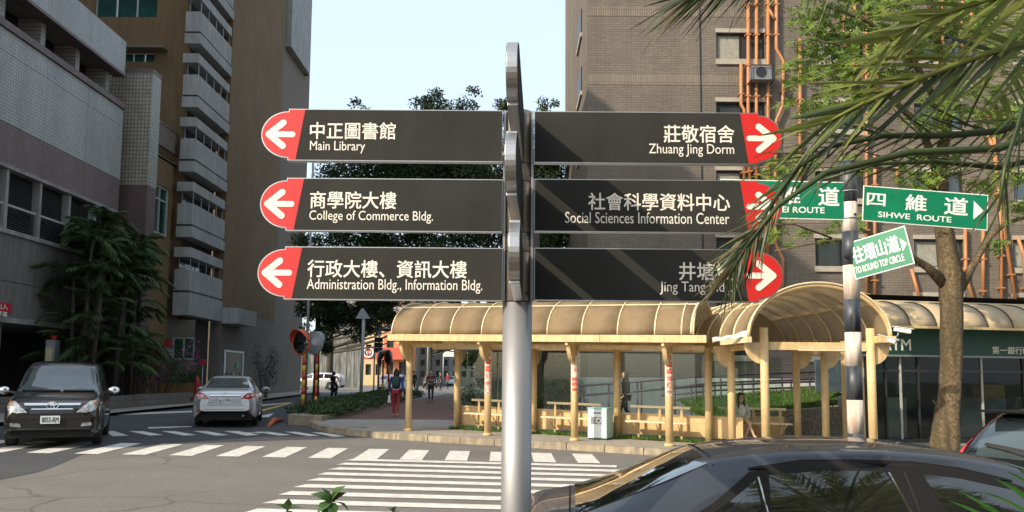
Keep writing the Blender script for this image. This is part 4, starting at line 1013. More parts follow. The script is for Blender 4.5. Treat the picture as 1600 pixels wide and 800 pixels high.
def brown_tower():
    t=thing('brown_tower','tall brown rendered block with a column of stacked concrete balconies','building',(-16,45,0)); H=36
    # front wall with windows (faces the camera)
    D=38.5; o=Vector((-26,D,-.5)); xe=-16.1
    def rect(px0,py0,px1,py1):
        a=Yp(px0,py0,D); c=Yp(px1,py1,D); return (round(a.x+26,3),round(c.x+26,3),round(c.z+.5,3),round(a.z+.5,3))
    hs=[rect(150,-22,245,27),rect(172,81,241,97),rect(150,-140,245,-95)]
    gw=[Yp(272,527,D),Yp(305,562,D)]; hs.append((round(gw[0].x+26,3),round(gw[1].x+26,3),round(gw[1].z+.5,3),round(gw[0].z+.5,3)))
    gwin=hs[3]; b=facade(o,UX,xe+26,H,hs[:3],.25); b.build('front_wall',M_BWN,t,True)
    window(t,o,UX,hs[0],M_FRW,M_WGG,.2,(.33,.66)); window(t,o,UX,hs[1],M_FRW,M_WGG,.2,(.25,.5,.75)); window(t,o,UX,hs[2],M_FRW,M_WGG,.2,(.33,.66)); 
    o3=Vector((-17.2,D-.16,-.5)); h3=(gwin[0]-8.8,gwin[1]-8.8,gwin[2],gwin[3]); facade(o3,UX,1.76,4.85,[tuple(round(v,3) for v in h3)],.1).build('ground_wall',M_BASEW,t,True); window(t,o3,UX,h3,M_FRW,M_WGG,.09,(.5,),fw=.07)
    a=Yp(178,79,D); c=Yp(262,79,D); b=MB(); b.box(a.x,c.x,D-.5,D,a.z-.02,a.z+.1); b.build('canopy',M_BWN2,t,True)
    # low wing facing the street
    Xw=-16.5; o2=Vector((Xw,34.9,-.5)); h2=(.35,2.95,8.75,11.05)
    b=facade(o2,Vector((0,1,0)),D-34.9,12.4,[h2],.2); b.build('wing_wall',M_BWN,t,True)
    window(t,o2,Vector((0,1,0)),h2,M_FRW,M_WGG,.15,(.33,.66) ,(.72,),fw=.09)
    b=MB(); b.box(Xw-.15,Xw+.03,35.2,D-.02,12.4,13.4); b.build('wing_parapet',M_BWN2,t,True)
    b=MB(); b.tube([(Xw+.04,35.2,13.45),(Xw+.04,D-.1,13.45)],.04,8); b.build('handrail',M_GREY,t,True)
    b=MB(); b.box(Xw-3,Xw,34.9,D,11.8,11.95); b.build('wing_roof',M_CON,t,True)
    # corner recess behind balconies and the long side wall
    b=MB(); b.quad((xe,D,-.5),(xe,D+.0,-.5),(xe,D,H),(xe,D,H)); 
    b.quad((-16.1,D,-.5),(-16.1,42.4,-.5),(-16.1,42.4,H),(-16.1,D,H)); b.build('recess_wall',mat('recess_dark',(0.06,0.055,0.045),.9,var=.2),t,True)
    X=-15.42
    b=MB(); b.box(X-.6,X,42.4,TD1,5.2,H); b.build('side_wall',M_BWN,t,True)
    b=MB(); b.box(X-.62,X+.02,42.4,TD1,-.5,3.6); b.box(X-.6,X-.01,42.4,TD1,3.6,5.2); b.build('base_wall',M_BASEW,t,True)
    b=MB(); b.box(X-8,X-.12,TD1,TD2,-.5,H); b.build('rear_wall',M_BWN2,t,True)
    b=MB(); b.box(X-.6,X-.003,TD1,TD1+.2,5.2,H); b.build('rear_edge',M_BWN2,t,True)
    # concrete box hanging high on the rear wall
    p=Xp(451,88,X); 
    b=MB(); b.box(X-.3,X+.30,TD1+.6,TD2-1.8,Xp(455,83,X).z,H); b.build('duct_box',M_BALC,t,True); b=MB(); b.box(X-.3,X+.2,TD2-1.75,TD2-1.3,Xp(455,83,X).z,H); b.build('duct_slot',M_FRD,t,True)
    b=MB(); b.box(-26,X-.2,D+.1,TD2-.1,H-.2,H); b.build('roof',M_CON,t,True)
    # balconies, floor by floor
    for k in range(0,9):
        z=6.75+3.2*k
        def sl(nm,za,zb,e=0.0,m=M_BALC):
            b=MB(); b.box(-16.17,X+e,38.0-e,42.35,za,zb); return b.build(nm,m,t,True,bevel=.012)
        pa=sl('balcony',z-1.02,z); 
        b=MB(); b.box(-16.17,X-.05,38.05,42.3,z-1.12,z-1.02); b.build('shadow_gap',M_FRD,pa,True)
        b=MB(); b.box(-16.17,X+.03,37.97,42.35,z-1.64 if k else z-2.2,z-1.12); b.build('floor_edge',M_BALC,pa,True)
        b=MB(); zz=z-2.7 if k else z-2.25
        if k:
            b=MB(); b.box(-16.22,X-.02,37.99,42.3,z-2.60,z-2.14); b.build('sunshade',M_BALC,pa,True)
            b=MB(); 
            for y in (38.2,39.2,40.2,41.2,42.1): b.bar((X-.08,y,z-3.2),(X-.08,y,z-2.6),.03)
            b.bar((-16.0,38.1,z-3.2),(-16.0,38.1,z-2.6),.03); b.build('railing',M_GREY,pa,True)
        b=MB(); b.box(-16.12,-16.07,38.3,42.2,z+.0,z+1.1); b.build('window',M_WGL,pa,True)
    # entrance canopy and door
    c0=Xp(345,512,X); b=MB(); b.box(X-.5,X+.9,42.36,45.4,Xp(360,508,X).z,Xp(360,484,X).z); b.build('entrance_canopy',M_BALC,t,True)
    b=MB(); b.box(X,X+.04,42.9,45.9,.3,2.95); d=b.build('door',mat('door_dark',(0.02,0.022,0.022),.3),t,True)
    for y in (42.9,45.8): b=MB(); b.box(X+.0,X+.09,y,y+.12,.3,3.0); b.build('frame',M_SWHITE,d,True)
    b=MB(); b.box(X+.0,X+.09,42.9,45.9,2.96,3.06); b.build('frame',M_SWHITE,d,True)
    b=MB(); b.box(X+.05,X+.07,44.7,45.2,2.1,2.4); b.build('notice',M_GREEN,d,True)
    b=MB(); b.box(X+.05,X+.07,44.2,44.5,.7,1.9); b.build('notice',M_FRW,d,True)
brown_tower()
def opposite_hall():
    # the tan hall across the street behind the camera, seen only mirrored in the car windows
    D=-16.0; x0=4.5; o=Vector((44,D,-.5)); u=Vector((-1,0,0)); holes=[]
    for r_ in range(12):
        for k in range(5): holes.append((1.4+k*7.6,6.9+k*7.6,2.2+r_*4.4,4.6+r_*4.4))
    holes=[tuple(round(v,3) for v in q) for q in holes]
    t=thing('tan_building','tan hall with ribbon windows across the street, mirrored in the dark sedan','building',(24,D,0))
    facade(o,u,39.5,56,holes,.3).build('front_wall',mat('tan_render',(.46,.38,.23),.85,var=.1,scale=.4,stain=.3),t,True)
    for q in holes: window(t,o,u,q,M_FRW,M_WGL,.25,(.33,.66))
    for r_ in range(12):
        b=MB(); b.box(4.5,44,D,D+1.2,1.1+r_*4.4,1.5+r_*4.4); b.build('sun_ledge',M_BALC,t,True)
opposite_hall()
def left_foreground():
    # brick planter wall in blocks, steps, signs, plants
    t=thing('planter_wall','low stone block planter wall in front of the palms','wall',(-14.4,28,.3)); x=-14.5
    pts=[Vector((-14.2,25.4)),Vector((-14.3,30.5)),Vector((-14.0,35.4))]
    def seg(a,b_,h0,h1,rows=3):
        L=(b_-a).length; d=(b_-a).normalized(); n=Vector((d.y,-d.x)); c=int(L/.62)
        for r_ in range(rows):
            for i in range(c+1):
                s0=(i-.5*(r_%2))*.62; s1=s0+.605; s0=max(0,s0); s1=min(L,s1)
                if s1-s0<.1: continue
                z0=gz(a.x,a.y)+.0+r_*.2; j=random.uniform(-.012,.012)
                p=a+d*s0; q=a+d*s1; b=MB(); o=n*(.0+j); 
                vs=[(v.x+w.x,v.y+w.y,z) for z in (z0,z0+.192) for v,w in ((p,o),(q,o),(q,-n*.3),(p,-n*.3))]
                b.add(vs,[(0,3,2,1),(4,5,6,7),(0,1,5,4),(1,2,6,5),(2,3,7,6),(3,0,4,7)]); b.build('stone_block',M_BASEW,t,True)
    seg(pts[0],pts[1],0,0); seg(pts[1],pts[2],0,0); seg(Vector((-17.2,25.0)),Vector((-14.2,25.4)),0,0)
    strip([(-40,11),(-14.6,11),(-13.2,24),(-13.3,36.3),(-12.9,42),(-14.0,59.8),(-40,59.8)],'left_pavement',M_PAVE,.12)
    strip([(-17.3,25.3),(-14.5,25.6),(-14.4,35.4),(-16.4,36)],'planting_soil',mat('soil',(0.075,0.055,0.035),.95),.5)
    b=MB(); p=Yp(18,484,28); b.box(-16.43,-16.38,24.6,26.1,Xp(0,487,-16.4).z,Xp(0,472,-16.4).z); 
    s=thing('wall_sign','small red notice with white characters on the grey wall','sign',(-16.4,25.4,3.7)); 
    b.build('board',mat('sign_red',(0.5,.02,.04),.5),s,True); 
    zz=Xp(0,482,-16.4).z
    put_text('車輛出入',Vector((-16.375,24.75,zz-.02)),Vector((0,1,0)),UZ,1.15,.18,M_LET,s,bold=.02); put_text('請勿停車',Vector((-16.375,24.75,zz-.26)),Vector((0,1,0)),UZ,1.15,.18,M_LET,s,bold=.02)
    # red and white sign by the ground floor window
    a=Yp(259,531,38); c=Yp(270,555,38); s=thing('hanging_sign','small red and white sign left of the ground floor window','sign',(a.x,37.9,c.z))
    b=MB(); b.box(a.x,c.x,37.86,37.9,(a.z+c.z)/2,a.z); b.build('upper_board',mat('sign_red',(0.5,.02,.04),.5),s,True); b=MB(); b.box(a.x,c.x,37.86,37.9,c.z,(a.z+c.z)/2-.01); b.build('lower_board',M_FRW,s,True)
    b=MB(); b.bar((a.x-.05,37.9,a.z),(a.x-.05,37.9,.3),.05); b.build('post',M_GREY,s,True)
    # guard post / intercom pillar by the undercroft
    p=Yp(77,560,27.4); s=thing('gate_pillar','narrow gate pillar with a red lamp and cream panel behind the black minivan','pillar',(p.x,27.4,.4))
    b=MB(); b.box(p.x-.15,p.x+.17,27.4,27.7,.3,Yp(77,531,27.4).z); b.build('body',M_GREY,s,True)
    b=MB(); b.box(p.x-.12,p.x+.10,27.36,27.4,1.2,Yp(77,543,27.4).z); b.build('panel',mat('pillar_cream',(.55,.48,.30),.5),s,True)
    b=MB(); b.cyl(p.x,27.6,Yp(77,531,27.4).z,Yp(77,523,27.4).z,.12,12); b.build('lamp',mat('lamp_red',(.3,.015,.01),.4),s,True)
    # small red standing sign
    p=Yp(317,566,36); s=thing('standing_sign','little red round sign on a thin stand by the hedge','sign',(p.x,36,.4)); b=MB(); b.tube([(p.x,36,.4),(p.x,36,p.z)],.025,6); b.build('post',M_GREY,s,True)
    b=MB(); b.tube([(p.x,35.97,p.z),(p.x,35.94,p.z)],.14,14); b.build('disc',mat('sign_red',(0.5,.02,.04),.5),s,True)
    p=Yp(308,598,36); b=MB(); b.tube([(p.x,36,gz(p.x,36)),(p.x,36,p.z+.1),(p.x,36,p.z+.3)],[.09,.1,.04],10); b.top('fire_hydrant',mat('sign_red',(0.5,.02,.04),.5),'small red fire hydrant by the hedge left of the silver car','hydrant')
    b=MB(); a=Yp(245,600,36.6); c=Yp(330,600,36.6); b.box(a.x,c.x,36.6,36.9,.2,Yp(290,599,36.6).z); b.top('kerb_wall',mat('orange_brown_wall',(.24,.13,.05),.8,stain=.3),'low orange brown wall under the clipped hedge','wall')
    shrub((-15.3,37.5),2.4,1.0,1.7,'dark clipped hedge below the ground floor window',n=2600,seed=3)
    shrub((-13.9,40.5),1.6,1.0,1.5,'small dark hedge beside the entrance door',n=1200,seed=5)
    shrub((-14.9,33.9),2.6,1.8,3.4,'dark shrub with magenta blossom beside the palms',n=4200,seed=8,flower=(mat('magenta_blossom',(.42,.06,.28),.5,trans=.2),.8,420))
    shrub((-13.35,43.6),1.6,1.4,3.2,'reddish brown bush overhanging the entrance door',m=leafmat('leaf_reddish',(.08,.045,.03),(.03,.018,.012)),n=1600,seed=18)
left_foreground()

# ------------------------------------------------------------------ feather palms and small trees on the left
def frond_mesh(L,r,nl=34,droop=.9,ll=.55,w=.035,lift=.9):
    """one feather leaf growing along +x from the origin, bending down"""
    b=MB(); pts=[]
    for i in range(13):
        s=i/12; pts.append(Vector((L*s*(1-.18*s),0,lift*L*.45*s-droop*L*.62*s*s)))
    b.tube(pts,[.018*(1-.8*i/12)+.003 for i in range(13)],5)
    for i in range(nl):
        s=.12+.86*i/nl; k=s*12; j=min(int(k),11); p=pts[j].lerp(pts[j+1],k-j); d=(pts[j+1]-pts[j]).normalized()
        for sd in (-1,1):
            l=ll*(.45+1.1*sin(pi*min(1,s*.95+.05)))*r.uniform(.85,1.1)*.75
            a=(d*.75+Vector((0,sd,0))*r.uniform(.75,1.0)+Vector((0,0,r.uniform(.05,.35)))).normalized(); q=p+a*l*.5; e=p+a*l+Vector((0,0,-l*r.uniform(.25,.6)))
            t=a.cross(UZ).normalized()*w*.5
            b.add([p,q+t,e,q-t],[(0,1,2,3)])
    return b
PALM_PROTO=[]
def area_palm(loc,h,nf,label,seed,L=2.2):
    r=random.Random(seed); x,y=loc; z=gz(x,y)+.4; t=thing('feather_palm',label,'palm tree',(x,y,z),0,'feather palms by the tiled building')
    global PALM_PROTO
    if not PALM_PROTO:
        PALM_PROTO=[frond_mesh(2.2,random.Random(90+i),30,.8+.15*i,.6,.08).mesh('frond',leafmat('clump_leaf',(.062,.105,.028),(.022,.042,.012),.7,.2,.8)) for i in range(4)]
    b=MB(); 
    for k in range(4):
        a=r.uniform(0,6.28); q=r.uniform(.1,.5); tp=Vector((cos(a)*q*1.6,sin(a)*q*1.6,h*r.uniform(.6,.95))); b.tube([(cos(a)*q,sin(a)*q,-.3),Vector((cos(a)*q,sin(a)*q,0)).lerp(tp,.6),tp],[.09,.075,.05],7)
        for i in range(nf):
            o=link_mesh('frond',PALM_PROTO[r.randrange(4)],t); f=r.uniform(.2,1.0); pos=Vector((cos(a)*q*1.3,sin(a)*q*1.3,tp.z*(f if i%2 else 1)))
            o.location=pos; o.rotation_euler=(r.uniform(-.3,.3),r.uniform(-1.0,.15),r.uniform(0,6.28)); s=L/2.2*r.uniform(.7,1.1); o.scale=(s,s,s)
    b.build('trunk',M_BARK2,t)
area_palm((-15.3,28.1),6.0,24,'feather palm nearest the camera in the clump against the tiled wall',1,1.5)
area_palm((-15.3,30.1),7.3,32,'tallest feather palm in the middle of the clump against the tiled wall',2,1.7)
area_palm((-15.3,32.2),6.4,28,'rightmost feather palm leaning out beside the brown tower',3,1.55)

# ------------------------------------------------------------------ trees behind the boards
r_=random.Random(1)
def crown_from(px,py,rad,D,x0):
    p=Yp(px,py,D); return (p.x-x0,0,p.z,rad*D/FPX)
def big_tree(label,tx,D,blobs,n,size,seed,m=M_LEAF_D,tr=.32):
    cr=[]
    for px,py,rp in blobs:
        p=Yp(px,py,D); cr.append((p.x-tx,random.Random(seed+px).uniform(-1.5,1.5),p.z-gz(tx,D),rp*D/FPX,max(6,int(rp/3.2))))
    return tree((tx,D),12,tr,cr,label,m,n,size,seed)
big_tree('broad dark tree behind the left boards with two leafy peaks above them',-1.2,48,[(558,164,10),(574,166,9),(570,196,24),(572,236,36),(600,250,50),(640,235,50),(690,210,34),(560,300,60),(610,330,70),(680,290,80),(672,172,26),(680,148,20),(664,160,18),(690,165,20),(730,165,24),(735,148,16),(728,155,18),(700,230,60),(740,310,70),(640,420,60),(560,400,60),(720,420,60),(530,275,34),(520,420,50),(760,240,40),(540,270,30),(580,270,34),(620,268,34),(660,268,36),(700,270,36),(750,275,36),(500,375,30),(540,372,34),(590,375,36),(640,375,36),(690,375,36),(740,372,36),(510,460,30),(558,166,9),(566,163,9),(572,166,8)],120000,.19,21)
big_tree('dark tree partly hidden behind the steel pole',2.2,50,[(860,196,24),(866,235,34),(820,240,50),(790,180,28),(780,300,60),(850,165,16),(872,165,12),(860,270,42),(850,200,20),(820,320,60),(855,390,50),(800,430,60),(870,330,40),(880,215,16),(850,268,30),(780,372,34),(850,375,34),(870,372,24)],70000,.19,22)
big_tree('shaded tree overhanging the street left of the shelter',-12.15,50,[(540,480,44),(575,490,34),(500,480,36),(600,500,24),(560,515,20),(610,470,30),(488,492,28),(492,528,24),(505,545,16)],22000,.18,23,tr=.17)
big_tree('low dark tree behind the glass of the bus shelter',1.0,34,[(790,560,30),(820,545,30),(860,560,26),(740,560,22),(760,590,14),(880,530,16)],5000,.22,24)
shrub((1.15,27.5),3.0,2.0,1.5,'bright green bush seen through the shelter glass',m=M_LEAF_H,n=4200,size=.10,seed=31)
shrub((-.9,31),2.0,2.0,1.3,'dark green bush behind the left shelter bench',m=M_LEAF_D,n=2600,size=.10,seed=32)
# ------------------------------------------------------------------ VEHICLES
def catm(ks,x):
    """smooth interpolation of key rows [(x, ...)]"""
    n=len(ks)
    if x<=ks[0][0]: return list(ks[0][1:])
    if x>=ks[-1][0]: return list(ks[-1][1:])
    i=max(j for j in range(n-1) if ks[j][0]<=x); a,b=ks[i],ks[i+1]; h=b[0]-a[0]; t=(x-a[0])/h
    out=[]
    for c in range(1,len(a)):
        def sl(j):
            if j<=0 or j>=n-1: return 0.0
            d0=(ks[j][c]-ks[j-1][c])/(ks[j][0]-ks[j-1][0]); d1=(ks[j+1][c]-ks[j][c])/(ks[j+1][0]-ks[j][0])
            return 0.0 if d0*d1<=0 else 2*d0*d1/(d0+d1)
        m0,m1=sl(i)*h,sl(i+1)*h; t2,t3=t*t,t*t*t
        out.append((2*t3-3*t2+1)*a[c]+(t3-2*t2+t)*m0+(-2*t3+3*t2)*b[c]+(t3-t2)*m1)
    return out
def section(v,x,wheels):
    zb,hw,zbelt,zr,rw=v
    for wx,wr in wheels:
        if abs(x-wx)<wr: zb=max(zb,wr*.92+0.0+sqrt(max(0,wr*wr-(x-wx)**2))-0.02)
    dz=zbelt-zb; q=[(hw*.93,zb),(hw*.985,zb+dz*.12),(hw,zb+dz*.45),(hw*.99,zb+dz*.8),(hw*.955,zbelt),
       (rw+(hw*.955-rw)*.42,zbelt+(zr-zbelt)*.52),(rw,zr-(zr-zbelt)*.16-.01),(rw*.88,zr-(zr-zbelt)*.05-.006),(rw*.5,zr-.004),(0,zr)]
    return q
def car(name,label,cat,keys,paint,wheels,loc,rz,group=None,wr=.31,tw=.2,track=.76,seg=4,trim=None):
    t=thing(name,label,cat,loc,rz,group); x0,x1=keys[0][0],keys[-1][0]
    N=72; xs=[x0+(x1-x0)*i/N for i in range(N+1)]; vs=[];fs=[]
    WH=[(w,wr*1.16) for w in wheels]
    S=[]
    for x in xs:
        q=section(catm(keys,x),x,WH); pts=[]
        m=len(q)
        for j in range(m-1):
            for k in range(3):
                tt=k/3; p0=q[max(0,j-1)];p1=q[j];p2=q[j+1];p3=q[min(m-1,j+2)]
                f=lambda a,b,c,d:.5*((2*b)+(-a+c)*tt+(2*a-5*b+4*c-d)*tt*tt+(-a+3*b-3*c+d)*tt**3)
                pts.append((f(p0[0],p1[0],p2[0],p3[0]),f(p0[1],p1[1],p2[1],p3[1])))
        pts.append(q[-1]); S.append([(x,y,z) for y,z in pts]+[(x,-y,z) for y,z in reversed(pts[:-1])])
    n=len(S[0]); 
    for r_ in S: vs+=r_
    for i in range(N):
        for j in range(n-1): a=i*n+j; fs.append((a,a+n,a+n+1,a+1))
    b=MB(); b.add(vs,fs,True)
    for i,rev in ((0,False),(N,True)):
        f=tuple(i*n+j for j in range(n)); b.f.append(f if rev else tuple(reversed(f))); b.sm.append(False)
    body=b.build('body',paint,t); 
    tr=BVHTree.FromPolygons([Vector(v) for v in b.v],[f for f in b.f])
    # dark floor tray and wheel wells
    b=MB(); b.box(x0+.12,x1-.12,-track+.02,track-.02,.2,.5); b.box(x0+.12,x1-.12,-track+.14,track-.14,.5,.68); b.build('floor_pan',M_DARK,t)
    def wheel(x,s,steel):
        b=MB(); y=s*(track-.0); W=tw
        prof=[(wr*.62,-W/2),(wr*.93,-W/2),(wr,-W/2+.03),(wr,W/2-.03),(wr*.93,W/2),(wr*.62,W/2)]
        m=24; vv=[(x+r2*cos(2*pi*k/m),y+yy,wr+r2*sin(2*pi*k/m)) for r2,yy in prof for k in range(m)]
        b.add(vv,[(i*m+k,i*m+(k+1)%m,(i+1)*m+(k+1)%m,(i+1)*m+k) for i in range(len(prof)-1) for k in range(m)],True)
        w=b.build('wheel',M_RUBBER,t,fix=True)
        b=MB(); yo=y+s*(W/2-.03)
        b.tube([(x,y,wr),(x,yo-s*.03,wr)],wr*.63,20); 
        for k in range(5 if steel else 5):
            a=2*pi*k/5+.3; b.bar((x,yo-.005,wr),(x+cos(a)*wr*.6,yo,wr+sin(a)*wr*.6),.055,.03,up=(0,1,0))
        b.tube([(x+wr*.61*cos(2*pi*k/20),yo,wr+wr*.61*sin(2*pi*k/20)) for k in range(21)],.012,5,False)
        b.build('rim',M_GREY,w)
    for wx in wheels:
        for s in (-1,1): wheel(wx,s,True)
    def decal(nm,poly,axis,m,off=.005,parent=None,rings=3,res=5,bev=False,label=None):
        """thin shaped panel wrapped on the body; axis 'F','B' (front/back, poly in y,z), 'L','R' (sides, poly in x,z), 'T' (from above, x,y)"""
        pts=[]
        for i in range(len(poly)):
            a,c=poly[i],poly[(i+1)%len(poly)]
            for k in range(res): pts.append((a[0]+(c[0]-a[0])*k/res,a[1]+(c[1]-a[1])*k/res))
        cx=sum(p[0] for p in pts)/len(pts); cy=sum(p[1] for p in pts)/len(pts)
        mk={'F':lambda a,c:(Vector((5,a,c)),Vector((-1,0,0))),'B':lambda a,c:(Vector((-5,a,c)),Vector((1,0,0))),
            'L':lambda a,c:(Vector((a,3,c)),Vector((0,-1,0))),'R':lambda a,c:(Vector((a,-3,c)),Vector((0,1,0))),'T':lambda a,c:(Vector((a,c,4)),Vector((0,0,-1)))}[axis]
        V=[];F=[]; ok=True
        def pr(a,c):
            o,d=mk(a,c); h=tr.ray_cast(o,d)
            if h[0] is None: return None
            nn=h[1]; nn=nn if nn.dot(d)<0 else -nn
            return h[0]+nn*off
        for k in range(rings):
            f=1-k/rings
            for p in pts:
                q=pr(cx+(p[0]-cx)*f,cy+(p[1]-cy)*f)
                if q is None: q=V[-1] if V else Vector((0,0,0)); 
                V.append(q)
        c=pr(cx,cy); 
        if c is None: return None
        V.append(c); n=len(pts)
        for k in range(rings-1):
            for i in range(n): F.append((k*n+i,k*n+(i+1)%n,(k+1)*n+(i+1)%n,(k+1)*n+i))
        for i in range(n): F.append(((rings-1)*n+i,(rings-1)*n+(i+1)%n,rings*n))
        # skirt down to the body
        o,d=mk(0,0); b=MB(); b.add(V,F,True); b.add([v for v in V[:n]]+[v+d*(off*1.6) for v in V[:n]],[((i+1)%n,i,n+i,n+(i+1)%n) for i in range(n)],False); return b.build(nm,m,parent or t,fix=True,label=label)
    def onbody(a,c,axis,off=.0):
        mk={'F':(Vector((5,a,c)),Vector((-1,0,0))),'B':(Vector((-5,a,c)),Vector((1,0,0))),'R':(Vector((a,-3,c)),Vector((0,1,0))),'L':(Vector((a,3,c)),Vector((0,-1,0)))}[axis]
        h=tr.ray_cast(*mk); return h[0]+(h[1] if h[1].dot(mk[1])<0 else -h[1])*off if h[0] else None
    return t,body,decal,onbody
def mir(poly): return [(-a,c) for a,c in reversed(poly)]
M_GLS=mat('car_glass',(0.018,0.022,0.024),0.04,var=.2,scale=2,spec=.9,coat=.6)
M_GLSB=mat('car_glass_pale',(0.05,0.07,0.075),0.05,var=.2,scale=2,spec=1.0,coat=1.0)
M_PBLK=mat('paint_black',(0.012,0.011,0.012),0.28,0.2,var=.1,coat=1.0)
M_SKIN0=0
M_PNAVY=mat('paint_dark_blue_grey',(0.040,0.046,0.062),0.45,0.4,var=.12,coat=.55,scale=2)
M_PSIL=mat('paint_silver',(0.66,0.67,0.69),0.35,0.55,var=.04,coat=.8)
M_LAMP=mat('lamp_clear',(0.55,0.56,0.55),0.12,0.4,var=.35,scale=18,coat=1.0)
M_LAMPR=mat('lamp_rear_red',(0.50,0.018,0.035),0.15,var=.45,scale=22,coat=1.0)
M_LAMPP=mat('lamp_rear_pink',(0.70,0.42,0.42),0.15,var=.3,scale=22,coat=1.0)
M_AMB=mat('lamp_amber',(0.65,0.22,0.05),0.2,coat=1.0)
M_PLATE=mat('number_plate',(0.70,0.72,0.72),0.5)
M_INK=mat('plate_ink',(0.02,0.03,0.05),0.5)
def plate_on(t,pos,u,w,h,s):
    u=Vector(u); n=u.cross(UZ)
    b=MB(); b.prism([(-w/2,-h/2),(w/2,-h/2),(w/2,h/2),(-w/2,h/2)],pos,u,UZ,n,.012); o=b.build('number_plate',M_PLATE,t,bevel=.004,fix=True)
    put_text(s,pos-u*w*.43-UZ*h*.34+n*.0125,u,UZ,w*.86,h*.68,M_INK,o,world=False,bold=.015,depth=.002)
def mirror_(t,p,s,m,fwd=1):
    b=MB(); b.ell((p[0],p[1],p[2]),.07,.13,.085,12,8); o=b.build('mirror',m,t); b=MB(); b.bar((p[0],p[1]-s*.1,p[2]-.02),(p[0]+.05*fwd,p[1]-s*.24,p[2]-.05),.04); b.build('mirror_arm',M_BLACK,o)
    b=MB(); b.ell((p[0]-.05,p[1],p[2]),.028,.11,.068,10,6); b.build('mirror_glass',M_GLSB,o)

# --- black minivan coming towards us
def minivan():
    K=[(-2.27,.42,.70,.85,.95,.6),(-2.2,.30,.84,.97,1.55,.66),(-1.9,.26,.87,.99,1.73,.66),(-.8,.22,.885,.98,1.76,.68),(.15,.22,.885,.97,1.755,.67),(.62,.22,.885,.96,1.70,.65),
       (1.0,.22,.88,.95,1.40,.69),(1.42,.22,.875,.93,1.10,.76),(1.85,.24,.86,.88,1.00,.76),(2.1,.26,.83,.78,.92,.72),(2.2,.30,.78,.68,.83,.66),(2.27,.36,.70,.58,.70,.56)]
    p=G(78,702); rz=-pi/2+.42; p=p-Vector((cos(rz),sin(rz),0))*2.25
    t,body,dc,ob=car('black_minivan','black minivan with chrome grille bar driving towards the crossing','minivan',K,M_PBLK,(-1.38,1.37),(p.x,p.y,gz(p.x,p.y)),rz,wr=.33,track=.77)
    # windscreen (front view polygon y,z)
    dc('windscreen',[(-.73,1.10),(.73,1.10),(.62,1.60),(.45,1.64),(-.45,1.64),(-.62,1.60)],'F',M_GLSB,.006,rings=6,res=6)
    dc('wiper',[(-.65,1.11),(.05,1.10),(.05,1.125),(-.65,1.13)],'F',M_RUBBER,.02); dc('wiper',[(.1,1.10),(.68,1.10),(.68,1.125),(.1,1.125)],'F',M_RUBBER,.02)
    for s in (1,-1):
        pl=[(s*.42,.70),(s*.60,.69),(s*.76,.74),(s*.80,.84),(s*.77,.93),(s*.66,.92)]
        h=dc('headlight',pl if s>0 else pl[::-1],'F',M_LAMP,.008,rings=4); 
        pl=[(s*.73,.86),(s*.785,.85),(s*.765,.925),(s*.71,.915)]; dc('indicator',pl if s>0 else pl[::-1],'F',M_AMB,.012)
        pl=[(s*.52,.42),(s*.70,.44),(s*.70,.50),(s*.54,.49)]; dc('fog_lamp',pl if s>0 else pl[::-1],'F',M_LAMP,.01)
        pl=[(-1.85,1.02),(-.75,1.03),(-.75,1.52),(-1.7,1.50)]; dc('side_window',pl,'L' if s>0 else 'R',M_GLS,.006,rings=4)
        pl=[(-.65,1.03),(.20,1.03),(.20,1.55),(-.65,1.53)]; dc('side_window',pl,'L' if s>0 else 'R',M_GLS,.006,rings=4)
        pl=[(.28,1.03),(1.12,1.05),(.62,1.52),(.28,1.55)]; dc('side_window',pl,'L' if s>0 else 'R',M_GLS,.006,rings=4)
        mirror_(t,(1.0,s*1.03,1.12),s,M_CHROME)
    g=dc('grille',[(-.38,.68),(.38,.68),(.44,.84),(-.44,.84)],'F',M_BLACK,.006,rings=4)
    dc('grille_bar',[(-.48,.83),(.48,.83),(.50,.875),(-.50,.875)],'F',M_CHROME,.02,rings=3)
    dc('grille_slat',[(-.36,.755),(.36,.755),(.36,.775),(-.36,.775)],'F',M_CHROME,.014,rings=2)
    c=ob(0,.82,'F',.03); b=MB()
    R1=lambda a,rx,rz_: (c.x,rx*cos(a),c.z+rz_*sin(a))
    for rx,rz_,oz in ((.105,.07,0),(.035,.062,0),(.075,.03,.028)):
        b.tube([(c.x,rx*cos(2*pi*i/20),c.z+oz+rz_*sin(2*pi*i/20)) for i in range(21)],.009,6,False)
    b.build('emblem',M_CHROME,t)
    dc('lower_intake',[(-.50,.42),(.50,.42),(.54,.55),(-.54,.55)],'F',M_DARK,.006,rings=4)
    dc('bumper_line',[(-.70,.36),(.70,.36),(.74,.385),(-.74,.385)],'F',M_BLACK,.014)
    q=ob(0,.53,'F',.02); q.z=.56; q.y=-.02; plate_on(t,q,(0,1,0),.34,.155,'8055-RM')
    b=MB(); b.bar((1.83,.08,1.075),(1.83,.0,1.075),.01); 
    dc('registration_card',[(.30,1.16),(.52,1.16),(.52,1.24),(.30,1.24)],'F',M_GLSB,.010)
minivan()
